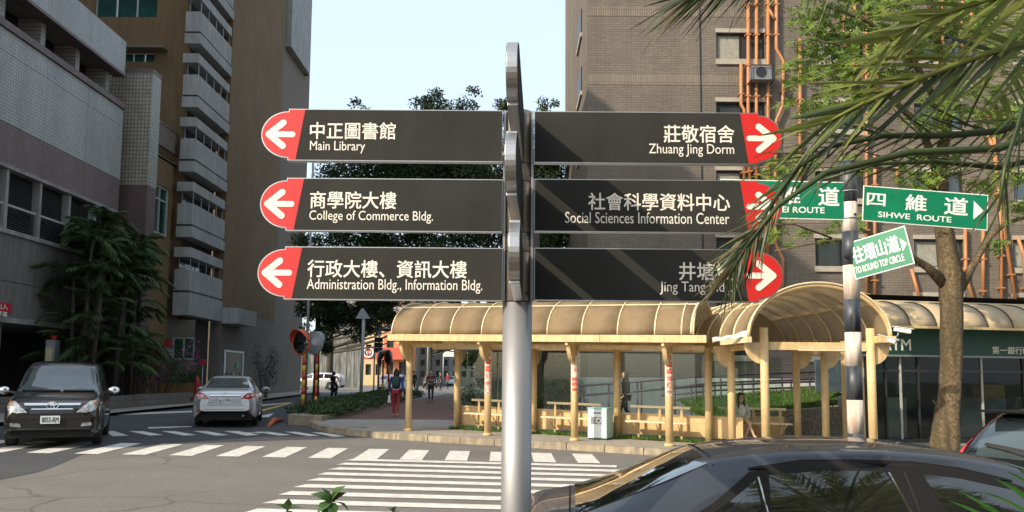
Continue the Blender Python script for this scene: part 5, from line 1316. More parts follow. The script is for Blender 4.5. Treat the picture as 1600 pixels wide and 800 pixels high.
# --- silver saloon from behind
SED=[(-2.27,.46,.66,.78,.86,.50),(-2.22,.34,.80,.86,.98,.64),(-2.05,.27,.86,.91,1.05,.70),(-1.72,.24,.875,.93,1.08,.72),(-1.42,.22,.88,.945,1.13,.70),(-1.05,.2,.88,.95,1.30,.62),(-.72,.2,.88,.95,1.425,.565),
     (-.3,.2,.88,.945,1.46,.575),(.3,.2,.88,.94,1.455,.575),(.62,.2,.88,.93,1.41,.57),(1.0,.2,.875,.92,1.22,.64),(1.35,.21,.87,.91,1.03,.72),(1.8,.24,.85,.83,.93,.70),(2.08,.28,.80,.72,.82,.64),(2.22,.34,.72,.60,.68,.55),(2.27,.40,.64,.52,.58,.45)]
def silver():
    a=G(300,668); c=G(400,669); m=(a+c)/2; rz=pi/2+.26; m=m+Vector((cos(rz),sin(rz),0))*2.15
    t,body,dc,ob=car('silver_sedan','silver sedan driving away from the crossing seen from behind','car',SED,M_PSIL,(-1.30,1.31),(m.x,m.y,gz(m.x,m.y)),rz,wr=.31,track=.765)
    # back view: y axis of the car points left in the picture
    dc('rear_window',[(-.62,1.10),(.62,1.10),(.50,1.385),(-.50,1.385)],'B',M_GLSB,.006,rings=6,res=6)
    for s in (1,-1):
        f=lambda P_:P_ if s>0 else P_[::-1]
        dc('tail_lamp',f([(s*.40,.80),(s*.66,.795),(s*.79,.84),(s*.785,.97),(s*.60,.965)]),'B',M_LAMPR,.009,rings=4)
        dc('lamp_lens',f([(s*.56,.84),(s*.64,.84),(s*.66,.92),(s*.58,.92)]),'B',M_LAMPP,.014); dc('lamp_lens',f([(s*.70,.86),(s*.77,.87),(s*.765,.945),(s*.69,.94)]),'B',M_LAMPP,.014)
        dc('reflector',f([(s*.55,.445),(s*.73,.46),(s*.73,.49),(s*.58,.48)]),'B',M_LAMPR,.008)
        sd='L' if s>0 else 'R'
        dc('side_window',[(-1.02,.99),(-.22,1.0),(-.22,1.33),(-.75,1.31)],sd,M_GLS,.006,rings=4); dc('side_window',[(-.12,1.0),(1.0,1.0),(.55,1.32),(-.12,1.35)],sd,M_GLS,.006,rings=4)
        mirror_(t,(.85,s*.98,1.02),s,M_PSIL)
    dc('boot_recess',[(-.46,.66),(.46,.66),(.40,.86),(-.40,.86)],'B',mat('silver_shade',(0.46,0.47,0.49),.35,.5,coat=.5),.006,rings=4)
    dc('chrome_strip',[(-.42,.875),(.42,.875),(.40,.90),(-.40,.90)],'B',M_CHROME,.022)
    dc('boot_seam',[(-.50,.62),(.50,.62),(.50,.632),(-.50,.632)],'B',M_BLACK,.006)
    dc('bumper_step',[(-.76,.50),(.76,.50),(.78,.515),(-.78,.515)],'B',M_GREY,.008)
    dc('lower_valance',[(-.60,.355),(.60,.355),(.62,.385),(-.62,.385)],'B',M_BLACK,.008)
    c2=ob(0,.94,'B',.02); b=MB()
    for rx,rz_ in ((.06,.04),(.02,.035)): b.tube([(c2.x,rx*cos(2*pi*i/16),c2.z+rz_*sin(2*pi*i/16)) for i in range(17)],.006,5,False)
    b.build('emblem',M_CHROME,t)
    q=ob(0,.76,'B',.02); q.z=.745; plate_on(t,q,(0,-1,0),.36,.15,'JJ-1793')
    b=MB(); b.tube([(-2.18,-.5,.33),(-2.28,-.5,.32)],.03,10); b.build('exhaust',M_GREY,t)
silver()
# --- dark sedan in front of us
def near_sedan():
    K=[(k[0],k[1],k[2],k[3],k[4],k[5]) for k in SED]
    K=[(-2.27,.46,.66,.78,.84,.50),(-2.22,.34,.80,.82,.87,.64),(-2.1,.27,.86,.865,.925,.72),(-1.98,.24,.875,.88,.945,.72),(-1.86,.22,.88,.89,.97,.70),(-1.6,.2,.88,.91,1.065,.655),(-1.33,.2,.88,.925,1.18,.605),(-1.06,.2,.88,.93,1.29,.578),
       (-.6,.2,.88,.935,1.342,.57),(-.1,.2,.88,.93,1.352,.575),(.2,.2,.88,.925,1.332,.575),(.49,.2,.88,.92,1.288,.57),(.75,.2,.88,.92,1.215,.575),(1.1,.2,.875,.91,1.11,.61),(1.4,.2,.875,.90,1.015,.68),(1.62,.21,.87,.88,.96,.72),(1.9,.24,.85,.82,.90,.70),(2.12,.28,.80,.72,.80,.64),(2.25,.34,.72,.60,.68,.55),(2.3,.40,.64,.52,.58,.45)]
    X0,Y0,RZ=NS
    t,body,dc,ob=car('dark_sedan','dark blue grey sedan in the foreground with trees mirrored in its windows','car',K,M_PNAVY,(-1.32,1.33),(X0,Y0,gz(X0,Y0)),RZ,wr=.31,track=.765)
    M_WS=mat('window_seal',(0.012,0.012,0.013),.8,var=.05,spec=.15)
    M_GR=mat('car_window_mirror',(0.010,0.011,0.010),0.03,var=.1,spec=1.0,coat=1.0)
    for sd in ('R','L'):
        # black surround from the quarter glass over the doors
        top=[(-1.28,.965),(-1.12,1.05),(-.90,1.205),(-.6,1.255),(-.3,1.262),(0,1.256),(.25,1.225),(.5,1.168),(.85,1.045),(1.12,.965)]
        dc('window_surround',top,sd,M_WS,.004,rings=6,res=4)
        dc('quarter_glass',[(-1.18,.972),(-.865,.972),(-.875,1.165),(-1.03,1.06)],sd,M_GR,.007,rings=4)
        dc('rear_door_glass',[(-.83,.972),(-.10,.972),(-.17,1.222),(-.50,1.218),(-.80,1.19)],sd,M_GR,.007,rings=6,res=6)
        dc('front_door_glass',[(.10,.972),(1.02,.972),(.78,1.045),(.48,1.135),(.22,1.188),(.02,1.212)],sd,M_GR,.007,rings=6,res=6)
        dc('chrome_divider',[(-.846,.97),(-.837,.97),(-.853,1.18),(-.862,1.18)],sd,M_CHROME,.009,rings=2)
        dc('chrome_divider',[(-.089,.97),(-.080,.97),(-.150,1.215),(-.159,1.215)],sd,M_CHROME,.009,rings=2)
        dc('door_gap',[(-.03,.6),(-.018,.6),(-.065,1.22),(-.077,1.22)],sd,M_DARK,.008,rings=2)
        dc('drip_rail',[(-.9,1.225),(-.6,1.272),(-.3,1.279),(0,1.273),(.25,1.243),(.5,1.185),(.5,1.175),(.25,1.234),(0,1.264),(-.3,1.27),(-.6,1.263),(-.9,1.215)],sd,M_WS,.006,rings=1,res=4)
        dc('door_handle',[(-.72,.80),(-.52,.80),(-.52,.83),(-.72,.83)],sd,M_PNAVY,.03); dc('door_handle',[(.18,.80),(.38,.80),(.38,.83),(.18,.83)],sd,M_PNAVY,.03)
        mirror_(t,(1.15,(-.98 if sd=='R' else .98),1.0),(-1 if sd=='R' else 1),M_PNAVY)
    dc('rear_window',[(-1.86,-.64),(-1.12,-.545),(-1.12,.545),(-1.86,.64)],'T',M_GR,.006,rings=6,res=6)
    dc('roof_seam',[(-1.09,-.56),(-1.08,-.56),(-1.08,.56),(-1.09,.56)],'T',M_WS,.004,rings=1,res=10)
    dc('boot_seam',[(-1.90,-.66),(-1.89,-.66),(-1.89,.66),(-1.90,.66)],'T',M_WS,.004,rings=1,res=10)
    dc('windscreen',[(.58,-.48),(1.50,-.58),(1.50,.58),(.58,.48)],'T',M_GR,.006,rings=6,res=6)
    for s in (1,-1):
        f=lambda P_:P_ if s>0 else P_[::-1]
        dc('tail_lamp',f([(s*.42,.72),(s*.78,.74),(s*.77,.86),(s*.55,.86)]),'B',M_LAMPR,.009,rings=4)
        dc('headlight',f([(s*.45,.60),(s*.68,.62),(s*.66,.72),(s*.5,.70)]),'F',M_LAMP,.009,rings=3)
NS=(2.27,5.06,-.075)
near_sedan()
def dark_hatch():
    K=[(-2.05,.45,.70,.80,.92,.60),(-2.02,.32,.82,.92,1.05,.66),(-1.9,.27,.85,.95,1.22,.63),(-1.7,.25,.86,.96,1.42,.58),(-1.5,.23,.865,.965,1.50,.60),(-1.2,.22,.87,.965,1.53,.62),(-.3,.2,.87,.96,1.555,.62),(.4,.2,.87,.95,1.53,.61),(.85,.2,.865,.93,1.36,.62),(1.3,.21,.86,.91,1.04,.70),(1.7,.24,.84,.82,.92,.68),(1.95,.3,.76,.68,.76,.6),(2.05,.38,.66,.54,.6,.48)]
    X0,Y0,RZ=HX
    t,body,dc,ob=car('dark_hatchback','dark hatchback with tall red tail lamps parked ahead of the near sedan','car',K,mat('paint_charcoal',(.03,.032,.036),.3,.5,coat=1.0),(-1.25,1.27),(X0,Y0,gz(X0,Y0)),RZ,wr=.31,track=.75)
    dc('rear_window',[(-.56,1.05),(.56,1.05),(.47,1.42),(-.47,1.42)],'B',M_GLSB,.006,rings=6,res=5)
    for s in (1,-1):
        f=lambda P_:P_ if s>0 else P_[::-1]
        dc('tail_lamp',f([(s*.66,.98),(s*.72,.97),(s*.60,1.44),(s*.55,1.44)]),'B',mat('lamp_red_bright',(.75,.02,.03),.15,coat=1.0),.014,rings=3)
        dc('lower_lamp',f([(s*.58,.88),(s*.78,.88),(s*.78,.96),(s*.60,.965)]),'B',M_LAMPR,.012)
        sd='L' if s>0 else 'R'
        dc('side_window',[(-1.5,1.02),(-.3,1.02),(-.3,1.42),(-1.35,1.40)],sd,M_GLS,.006,rings=4); dc('side_window',[(-.2,1.02),(1.05,1.0),(.65,1.38),(-.2,1.43)],sd,M_GLS,.006,rings=4)
        mirror_(t,(.85,s*.96,1.0),s,M_PBLK)
    dc('wiper',[(-.05,1.08),(.42,1.14),(.42,1.165),(-.05,1.12)],'B',M_RUBBER,.03)
    dc('garnish',[(-.56,.95),(.56,.95),(.56,.985),(-.56,.985)],'B',M_CHROME,.016); dc('plate_recess',[(-.3,.74),(.3,.74),(.3,.9),(-.3,.9)],'B',M_BLACK,.006)
    b=MB(); b.box(-1.86,-1.52,-.56,.56,1.475,1.50); b.build('spoiler',M_PBLK,t,bevel=.01)
HX=(6.62,8.35,.42)
dark_hatch()
def far_cars():
    WAG=[(-2.25,.42,.72,.85,.95,.6),(-2.15,.3,.84,.95,1.30,.62),(-1.8,.25,.86,.97,1.46,.62),(-.8,.2,.87,.96,1.52,.63),(.2,.2,.87,.95,1.50,.62),(.65,.2,.87,.93,1.38,.62),(1.3,.21,.86,.90,1.03,.7),(1.8,.24,.84,.8,.9,.68),(2.1,.3,.76,.66,.74,.6),(2.25,.4,.66,.54,.6,.48)]
    def mk(lab,px,D,rz,m,nm='parked_car',dz=0.0):
        p=Yp(px,600,D); t,body,dc,ob=car(nm,lab,'car',WAG,m,(-1.32,1.36),(p.x,D,gz(p.x,D)+dz),rz,group='cars at the far end of the street')
        for sd in 'LR':
            dc('side_window',[(-1.7,1.02),(-.75,1.02),(-.75,1.38),(-1.6,1.36)],sd,M_GLS,.006); dc('side_window',[(-.65,1.02),(.2,1.0),(.2,1.38),(-.65,1.40)],sd,M_GLS,.006); dc('side_window',[(.3,1.0),(1.1,.98),(.62,1.30),(.3,1.37)],sd,M_GLS,.006)
        dc('rear_window',[(-.6,1.05),(.6,1.05),(.5,1.35),(-.5,1.35)],'B',M_GLS,.006); dc('windscreen',[(-.62,1.05),(.62,1.05),(.52,1.38),(-.52,1.38)],'F',M_GLSB,.006)
        for s in (1,-1):
            dc('tail_lamp',[(s*.62,.85),(s*.8,.85),(s*.78,1.1),(s*.68,1.1)],'B',M_LAMPR,.01); dc('headlight',[(s*.45,.62),(s*.7,.64),(s*.66,.75),(s*.5,.72)],'F',M_LAMP,.01)
    mk('silver estate car turning at the far junction',497,71,pi-.05,M_PSIL,'silver_estate_car')
    mk('white parked car nearest the walker in blue',622,58,-pi/2+.2,mat('paint_white',(.6,.62,.64),.3,coat=.8))
    mk('grey parked car behind the traffic lights',606,74,-pi/2+.1,mat('paint_grey',(.2,.21,.22),.3,coat=.8))
    mk('white van-like car far off under the trees',706,120,-pi/2,mat('paint_white',(.6,.62,.64),.3,coat=.8))
    mk('dark parked car far off behind the second walker',672,98,-pi/2+.1,M_PBLK)
far_cars()

# ------------------------------------------------------------------ PEOPLE
def skin(name,joints,edges,mat_,parent,sub=2):
    """joints: list of (co, radius); first one is the root"""
    me=bpy.data.meshes.new(name); me.from_pydata([j[0] for j in joints],edges,[]); o=bpy.data.objects.new(name,me); COL.objects.link(o)
    m=o.modifiers.new('skin','SKIN'); m.use_smooth_shade=True
    for i,j in enumerate(joints):
        sv=me.skin_vertices[0].data[i]; r=j[1]; sv.radius=(r,r) if not isinstance(r,tuple) else r
    me.skin_vertices[0].data[0].use_root=True
    s=o.modifiers.new('sub','SUBSURF'); s.levels=sub; s.render_levels=sub
    dg=bpy.context.evaluated_depsgraph_get(); nm=bpy.data.meshes.new_from_object(o.evaluated_get(dg))
    bpy.data.objects.remove(o); nm.materials.clear(); nm.materials.append(mat_); nm.name=name
    for p in nm.polygons: p.use_smooth=True
    return link_mesh(name,nm,parent)
M_SKIN=mat('skin',(0.62,0.42,0.30),.55,var=.05,scale=3); M_HAIR=mat('hair_black',(0.012,0.010,0.009),.45,var=.3,scale=30)
def person(label,loc,rz,J,cl,long_sleeve=True,skirt=False,hair=.22,bag=None,glasses=False,group=None,scale=1.0,legm=None,shoe=None):
    """J: joint dict (x right, y forward = facing +y, z up)"""
    t=thing('person',label,'person',loc,rz,group); J={k:Vector(v)*scale for k,v in J.items()}; S=scale
    names=['pelvis','chest','neck','head','shL','elL','wrL','shR','elR','wrR','hipL','knL','anL','toL','hipR','knR','anR','toR']
    R=dict(pelvis=(.125,.095),chest=(.135,.095),neck=.048,head=.05,shL=.05,elL=.036,wrL=.024,shR=.05,elR=.036,wrR=.024,hipL=.078,knL=.052,anL=.034,toL=.03,hipR=.078,knR=.052,anR=.034,toR=.03)
    sc=lambda r,k: tuple(v*S*k for v in r) if isinstance(r,tuple) else r*S*k
    ix={n:i for i,n in enumerate(names)}
    E=[('pelvis','chest'),('chest','neck'),('neck','head'),('chest','shL'),('shL','elL'),('elL','wrL'),('chest','shR'),('shR','elR'),('elR','wrR'),('pelvis','hipL'),('hipL','knL'),('knL','anL'),('anL','toL'),('pelvis','hipR'),('hipR','knR'),('knR','anR'),('anR','toR')]
    joints=[(J[n],sc(R[n],.9)) for n in names]; edges=[(ix[a],ix[b]) for a,b in E]
    # hands: palm and five fingers each, part of the same skinned body
    for s,w,e in (('L','wrL','elL'),('R','wrR','elR')):
        d=(J[w]-J[e]).normalized(); side=Vector((1 if s=='R' else -1,0,0)); side=(side-d*side.dot(d)).normalized(); up=d.cross(side)
        b0=len(joints); joints.append((J[w]+d*.05*S,.026*S)); edges.append((ix[w],b0))
        for k,(o,l) in enumerate(((-.026,.075),(-.009,.088),(.009,.082),(.026,.064))):
            a=len(joints); joints.append((J[w]+(d*.085+side*o)*S,.010*S)); joints.append((J[w]+(d*(.085+l*.55)+side*o*1.15+up*.010)*S,.008*S)); joints.append((J[w]+(d*(.085+l*.9)+side*o*1.15+up*.03)*S,.007*S))
            edges+= [(b0,a),(a,a+1),(a+1,a+2)]
        a=len(joints); joints.append((J[w]+(d*.055-side*.040)*S,.010*S)); joints.append((J[w]+(d*.09-side*.052+up*.02)*S,.008*S)); edges+=[(b0,a),(a,a+1)]
    skin('body',joints,edges,M_SKIN,t)
    hd=J['head']; f=J.get('face',Vector((0,1,0))).normalized(); rt=f.cross(UZ).normalized(); H=hd+Vector((0,0,.075*S))
    RM=Matrix((rt,f,UZ)).transposed()
    b=MB(); b.ell(H,.074*S,.092*S,.115*S,16,12,RM); b.ell(H+(f*.03-UZ*.07)*S,.05*S,.055*S,.05*S,10,8,RM)
    b.ell(H+(f*.098-UZ*.018)*S,.012*S,.016*S,.022*S,8,6,RM)
    for q in (1,-1): b.ell(H+(rt*q*.074-UZ*.005)*S,.010*S,.018*S,.03*S,8,6,RM)
    hd_o=b.build('head',M_SKIN,t)
    for q in (1,-1): b=MB(); b.ell(H+(f*.083+rt*q*.03+UZ*.008)*S,.014*S,.008*S,.006*S,8,6,RM); b.build('eye',M_HAIR,hd_o)
    b=MB(); b.ell(H+(f*.088-UZ*.062)*S,.022*S,.008*S,.006*S,8,6,RM); b.build('mouth',mat('lips',(.4,.1,.09),.5),hd_o)
    # hair: cap, back mass and two side locks
    b=MB(); b.ell(H-(f*.018-UZ*.02)*S,.084*S,.098*S,.118*S,16,12,RM)
    if hair>.05:
        b.ell(H-(f*.055+UZ*hair*.75)*S,.082*S,.05*S,hair*S,14,10,RM,.08,2)
        for q in (1,-1): b.ell(H+(rt*q*.078+f*.012-UZ*hair*.62)*S,.032*S,.045*S,hair*.9*S,8,8,RM,.08,3)
    b.build('hair',M_HAIR,t)
    if glasses:
        b=MB()
        for q in (1,-1): b.tube([H+(f*.102+rt*(q*.034+.024*cos(a))+UZ*(.008+.018*sin(a)))*S for a in [i*pi/6 for i in range(13)]],.003*S,5,False)
        b.build('glasses',M_BLACK,t)
    # clothes as looser shells over the body
    top_=['pelvis','chest','neck']+['shL','elL','shR','elR']+(['wrL','wrR'] if long_sleeve else [])
    g={n:i for i,n in enumerate(top_)}; jj=[]
    for n in top_:
        r=R[n]; k={'neck':.95}.get(n,1.22); p=J[n].copy()
        if n=='neck': p=J['neck'].lerp(J['chest'],.35)
        if n.startswith('el') and not long_sleeve: p=J[n].lerp(J['sh'+n[2]],.35)
        if n.startswith('wr'): p=J[n].lerp(J['el'+n[2]],.1); k=1.35
        jj.append((p,sc(r,k)))
    ee=[(g[a],g[b_]) for a,b_ in E if a in g and b_ in g]; skin('jacket' if long_sleeve else 'shirt',jj,ee,cl[0],t)
    low=['pelvis','hipL','knL','hipR','knR']+([] if skirt else ['anL','anR']); g={n:i for i,n in enumerate(low)}
    kk={'pelvis':1.12,'hipL':1.16,'hipR':1.16,'knL':1.25,'knR':1.25,'anL':1.4,'anR':1.4}
    jj=[((J[n] if not(skirt and n[:2]=='kn') else J[n].lerp(J['hip'+n[2]],.25)),sc(R[n],kk[n]*(1.3 if skirt and n[:2]=='kn' else 1))) for n in low]
    skin('skirt' if skirt else 'trousers',jj,[(g[a],g[b_]) for a,b_ in E if a in g and b_ in g],cl[1],t)
    for s in 'LR':
        a,c=J['an'+s],J['to'+s]; b=MB(); d=(c-a); d.z=0; d.normalize(); RS=Matrix((d.cross(UZ),d,UZ)).transposed(); b.ell(a.lerp(c,.45)-Vector((0,0,.035*S)),.045*S,.135*S,.045*S,12,8,RS); b.build('shoe',cl[2],t)
    return t,J
W1=dict(pelvis=(0,0,.93),chest=(0,.01,1.28),neck=(0,.0,1.44),head=(0,.02,1.50),shL=(-.18,0,1.38),elL=(-.24,-.03,1.10),wrL=(-.23,.06,.86),shR=(.18,0,1.38),elR=(.24,-.05,1.10),wrR=(.24,.02,.86),
        hipL=(-.09,0,.88),knL=(-.09,.10,.50),anL=(-.08,.04,.09),toL=(-.08,.19,.04),hipR=(.09,0,.88),knR=(.09,.02,.49),anR=(.08,-.16,.12),toR=(.09,-.03,.03),face=(0,1,0))
def people():
    p=G(618,651,.15); nav=mat('cloth_blue',(.02,.045,.20),.8); red=mat('cloth_dark_red',(.30,.025,.04),.8); tan=mat('shoe_tan',(.32,.20,.12),.6)
    t,J=person('walker seen from behind in blue jacket and dark red trousers carrying a white bag',p,-.05,W1,(nav,red,tan),hair=.12,scale=.98)
    b=MB(); w=J['wrL']; b.grid(lambda u,v:(w.x-.02+.07*cos(2*pi*u)*(.5+.5*v),w.y+.02+.05*sin(2*pi*u)*(.5+.5*v),w.z-.10-.26*v),12,4); b.build('carrier_bag',mat('bag_white',(.75,.76,.78),.6),None if False else t)
    b=MB(); b.ell((0,-.17,1.2),.14,.07,.2,12,8); b.build('backpack',mat('bag_dark_green',(.03,.06,.055),.8),t)
    p=G(673,628,.15); W2=dict(W1); mar=mat('cloth_maroon',(.16,.04,.045),.8)
    t,J=person('walker coming nearer on the brick path in maroon and tan top and dark trousers',p,pi+.1,W2,(mar,mat('cloth_dark',(.035,.035,.035),.8),M_BLACK),hair=0,scale=1.0)
    b=MB(); b.ell((0,.03,1.12),.18,.13,.13,14,8); b.build('vest',mat('cloth_tan',(.24,.18,.11),.8),t)
    # dark silhouette walking behind the glass
    D=24.6; q=Yp(978,640,D); W3=dict(W1); W3.update(knL=(-.08,.22,.52),anL=(-.08,.26,.12),toL=(-.08,.40,.08),knR=(.09,-.02,.50),anR=(.09,-.32,.16),toR=(.09,-.24,.05),wrL=(-.2,.16,.9),wrR=(.2,.05,.88))
    person('dark clothed woman with long hair walking left behind the shelter glass',Vector((q.x,D,gz(q.x,D)+.22)),pi/2+.15,W3,(mat('cloth_black',(.012,.012,.014),.85),mat('cloth_navy',(.02,.022,.035),.85),M_BLACK),hair=.28,scale=1.0)
    b=None
    # rider on a scooter at the far junction
    D=52; q=Yp(522,600,D); g=gz(q.x,D)
    s=thing('scooter','dark scooter waiting at the junction under its rider','scooter',(q.x,D,g),pi/2)
    b=MB(); b.tube([(-.6,0,.5),(-.3,0,.6),(.0,0,.62)],[.14,.17,.13],8); b.tube([(0,0,.4),(.25,0,.3),(.45,0,.35)],[.12,.08,.09],8); b.tube([(.45,0,.35),(.55,0,.7),(.5,0,.95)],[.13,.15,.06],8); b.build('body',M_BLACK,s)
    for x in (-.55,.62):
        b=MB(); b.tube([(x+.2*cos(a),0,.24+.2*sin(a)) for a in [i*pi/8 for i in range(17)]],.045,7,False); b.build('wheel',M_RUBBER,s)
    b=MB(); b.tube([(.48,-.3,.98),(.5,0,1.0),(.48,.3,.98)],.018,6); b.build('handlebar',M_BLACK,s); b=MB(); b.tube([(.5,.3,1.0),(.52,.34,1.2)],.01,5); b.ell((.52,.34,1.24),.03,.06,.05); b.build('mirror',M_GREY,s)
    b=MB(); b.ell((-.32,0,.76),.3,.14,.06,12,6); b.build('seat',M_BLACK,s)
    SIT=dict(pelvis=(0,-.28,.86),chest=(0,-.18,1.2),neck=(0,-.14,1.36),head=(0,-.12,1.42),shL=(-.18,-.14,1.3),elL=(-.25,.08,1.1),wrL=(-.25,.34,1.03),shR=(.18,-.14,1.3),elR=(.25,.08,1.1),wrR=(.25,.34,1.03),
        hipL=(-.09,-.25,.84),knL=(-.14,.18,.76),anL=(-.16,.2,.36),toL=(-.16,.34,.3),hipR=(.09,-.25,.84),knR=(.14,.18,.76),anR=(.16,.2,.36),toR=(.16,.34,.3),face=(0,1,0))
    t,J=person('dark clothed scooter rider with helmet at the far junction',(q.x,D,g),0.0,SIT,(mat('cloth_black',(.012,.012,.014),.85),mat('cloth_navy',(.02,.022,.035),.85),M_BLACK),hair=0)
    b=MB(); b.ell(J['head']+Vector((0,-.01,.10)),.13,.14,.14,14,10); b.build('helmet',mat('helmet_black',(.015,.015,.02),.2,coat=1),t); s.rotation_euler.z=pi/2
    # woman sitting on the bench
    q=Yp(1157,650,20.4); g=gz(q.x,20.4)+.10
    SW=dict(pelvis=(0,0,.56),chest=(.01,.02,.88),neck=(.01,.03,1.03),head=(.01,.05,1.09),shL=(-.16,.02,.98),elL=(-.22,.06,.74),wrL=(-.05,.26,.66),shR=(.17,.02,.98),elR=(.24,.05,.74),wrR=(.08,.27,.67),
        hipL=(-.09,.04,.55),knL=(-.03,.46,.56),anL=(.14,.40,.13),toL=(.20,.54,.08),hipR=(.09,.04,.55),knR=(.07,.45,.62),anR=(-.10,.52,.22),toR=(-.14,.66,.17),face=(.05,1,-.05))
    t,J=person('seated woman with long black hair and glasses in a pale grey top and white shorts',(q.x,20.42,g),pi+.22,SW,(mat('cloth_pale_grey',(.52,.51,.51),.85),mat('cloth_white',(.78,.74,.70),.85),mat('shoe_grey',(.2,.2,.2),.6)),long_sleeve=True,skirt=True,hair=.30,glasses=True)
    b=MB(); b.ell(J['chest']+Vector((0,.075,-.06)),.10,.06,.15,12,8); b.build('bib_front',mat('cloth_white',(.78,.74,.70),.85),t)
    # distant pedestrians
    for px,D,lab,c in ((688,75,'distant pedestrian in dark top far down the brick path',mat('cloth_dark',(.035,.035,.035),.8)),(699,86,'distant pedestrian in reddish top far down the brick path',red),(646,64,'distant pedestrian in black beside the hedge',mat('cloth_black',(.012,.012,.014),.85)),(716,92,'farthest pedestrian in pale shirt under the shelter roof line',mat('cloth_white',(.78,.74,.70),.85))):
        q=Yp(px,610,D); person(lab,(q.x,D,gz(q.x,D)+.15),random.uniform(0,6),W1,(c,mat('cloth_navy',(.02,.022,.035),.85),M_BLACK),hair=.05)
people()
# ------------------------------------------------------------------ STREET FURNITURE down the street
def striped(b_parent,x,y,z0,z1,r=.045,n=8,names=('red_band','yellow_band')):
    mr=mat('stripe_red',(.55,.05,.035),.5); my=mat('stripe_yellow',(.68,.40,.03),.5)
    for i in range(n):
        a=z0+(z1-z0)*i/n; c=z0+(z1-z0)*(i+1)/n; b=MB(); b.tube([(x,y,a),(x,y,c-.002)],r,12); b.build(names[i%2],mr if i%2==0 else my,b_parent,True)
def convex(t,c,n,r,hood,back):
    n=Vector(n).normalized(); s=n.cross(UZ).normalized(); 
    b=MB(); 
    def P(a,rr,d): return c+(s*cos(a)+UZ*sin(a))*rr+n*d
    m=24; b.add([P(2*pi*k/m,rr,d) for rr,d in ((r,0),(r*.85,.05),(r*.5,.10),(r*.15,.125)) for k in range(m)]+[c+n*.13],[(i*m+k,i*m+(k+1)%m,(i+1)*m+(k+1)%m,(i+1)*m+k) for i in range(3) for k in range(m)]+[(3*m+k,3*m+(k+1)%m,4*m) for k in range(m)],True)
    mo=b.build('mirror_face',mat('mirror_dark',(.10,.11,.11),.08,.9),t,True,fix=True)
    b=MB(); b.tube([P(2*pi*k/m,r,0) for k in range(m+1)],.035,8,False); b.build('rim',hood,mo,True)
    b=MB(); b.add([P(2*pi*k/m,r,-.02) for k in range(m)]+[P(2*pi*k/m,r*.4,-.12) for k in range(m)],[(k,(k+1)%m,m+(k+1)%m,m+k) for k in range(m)]+[tuple(range(m,2*m))],True); b.build('back_shell',back,mo,True,fix=True)
    b=MB(); b.grid(lambda u,v:P(pi*.02+pi*.96*u,r*1.04,-.02+.30*v*sin(pi*(.12+.76*u))),16,3); h=b.build('hood',hood,t,True); q=h.modifiers.new('thick','SOLIDIFY'); q.thickness=.015
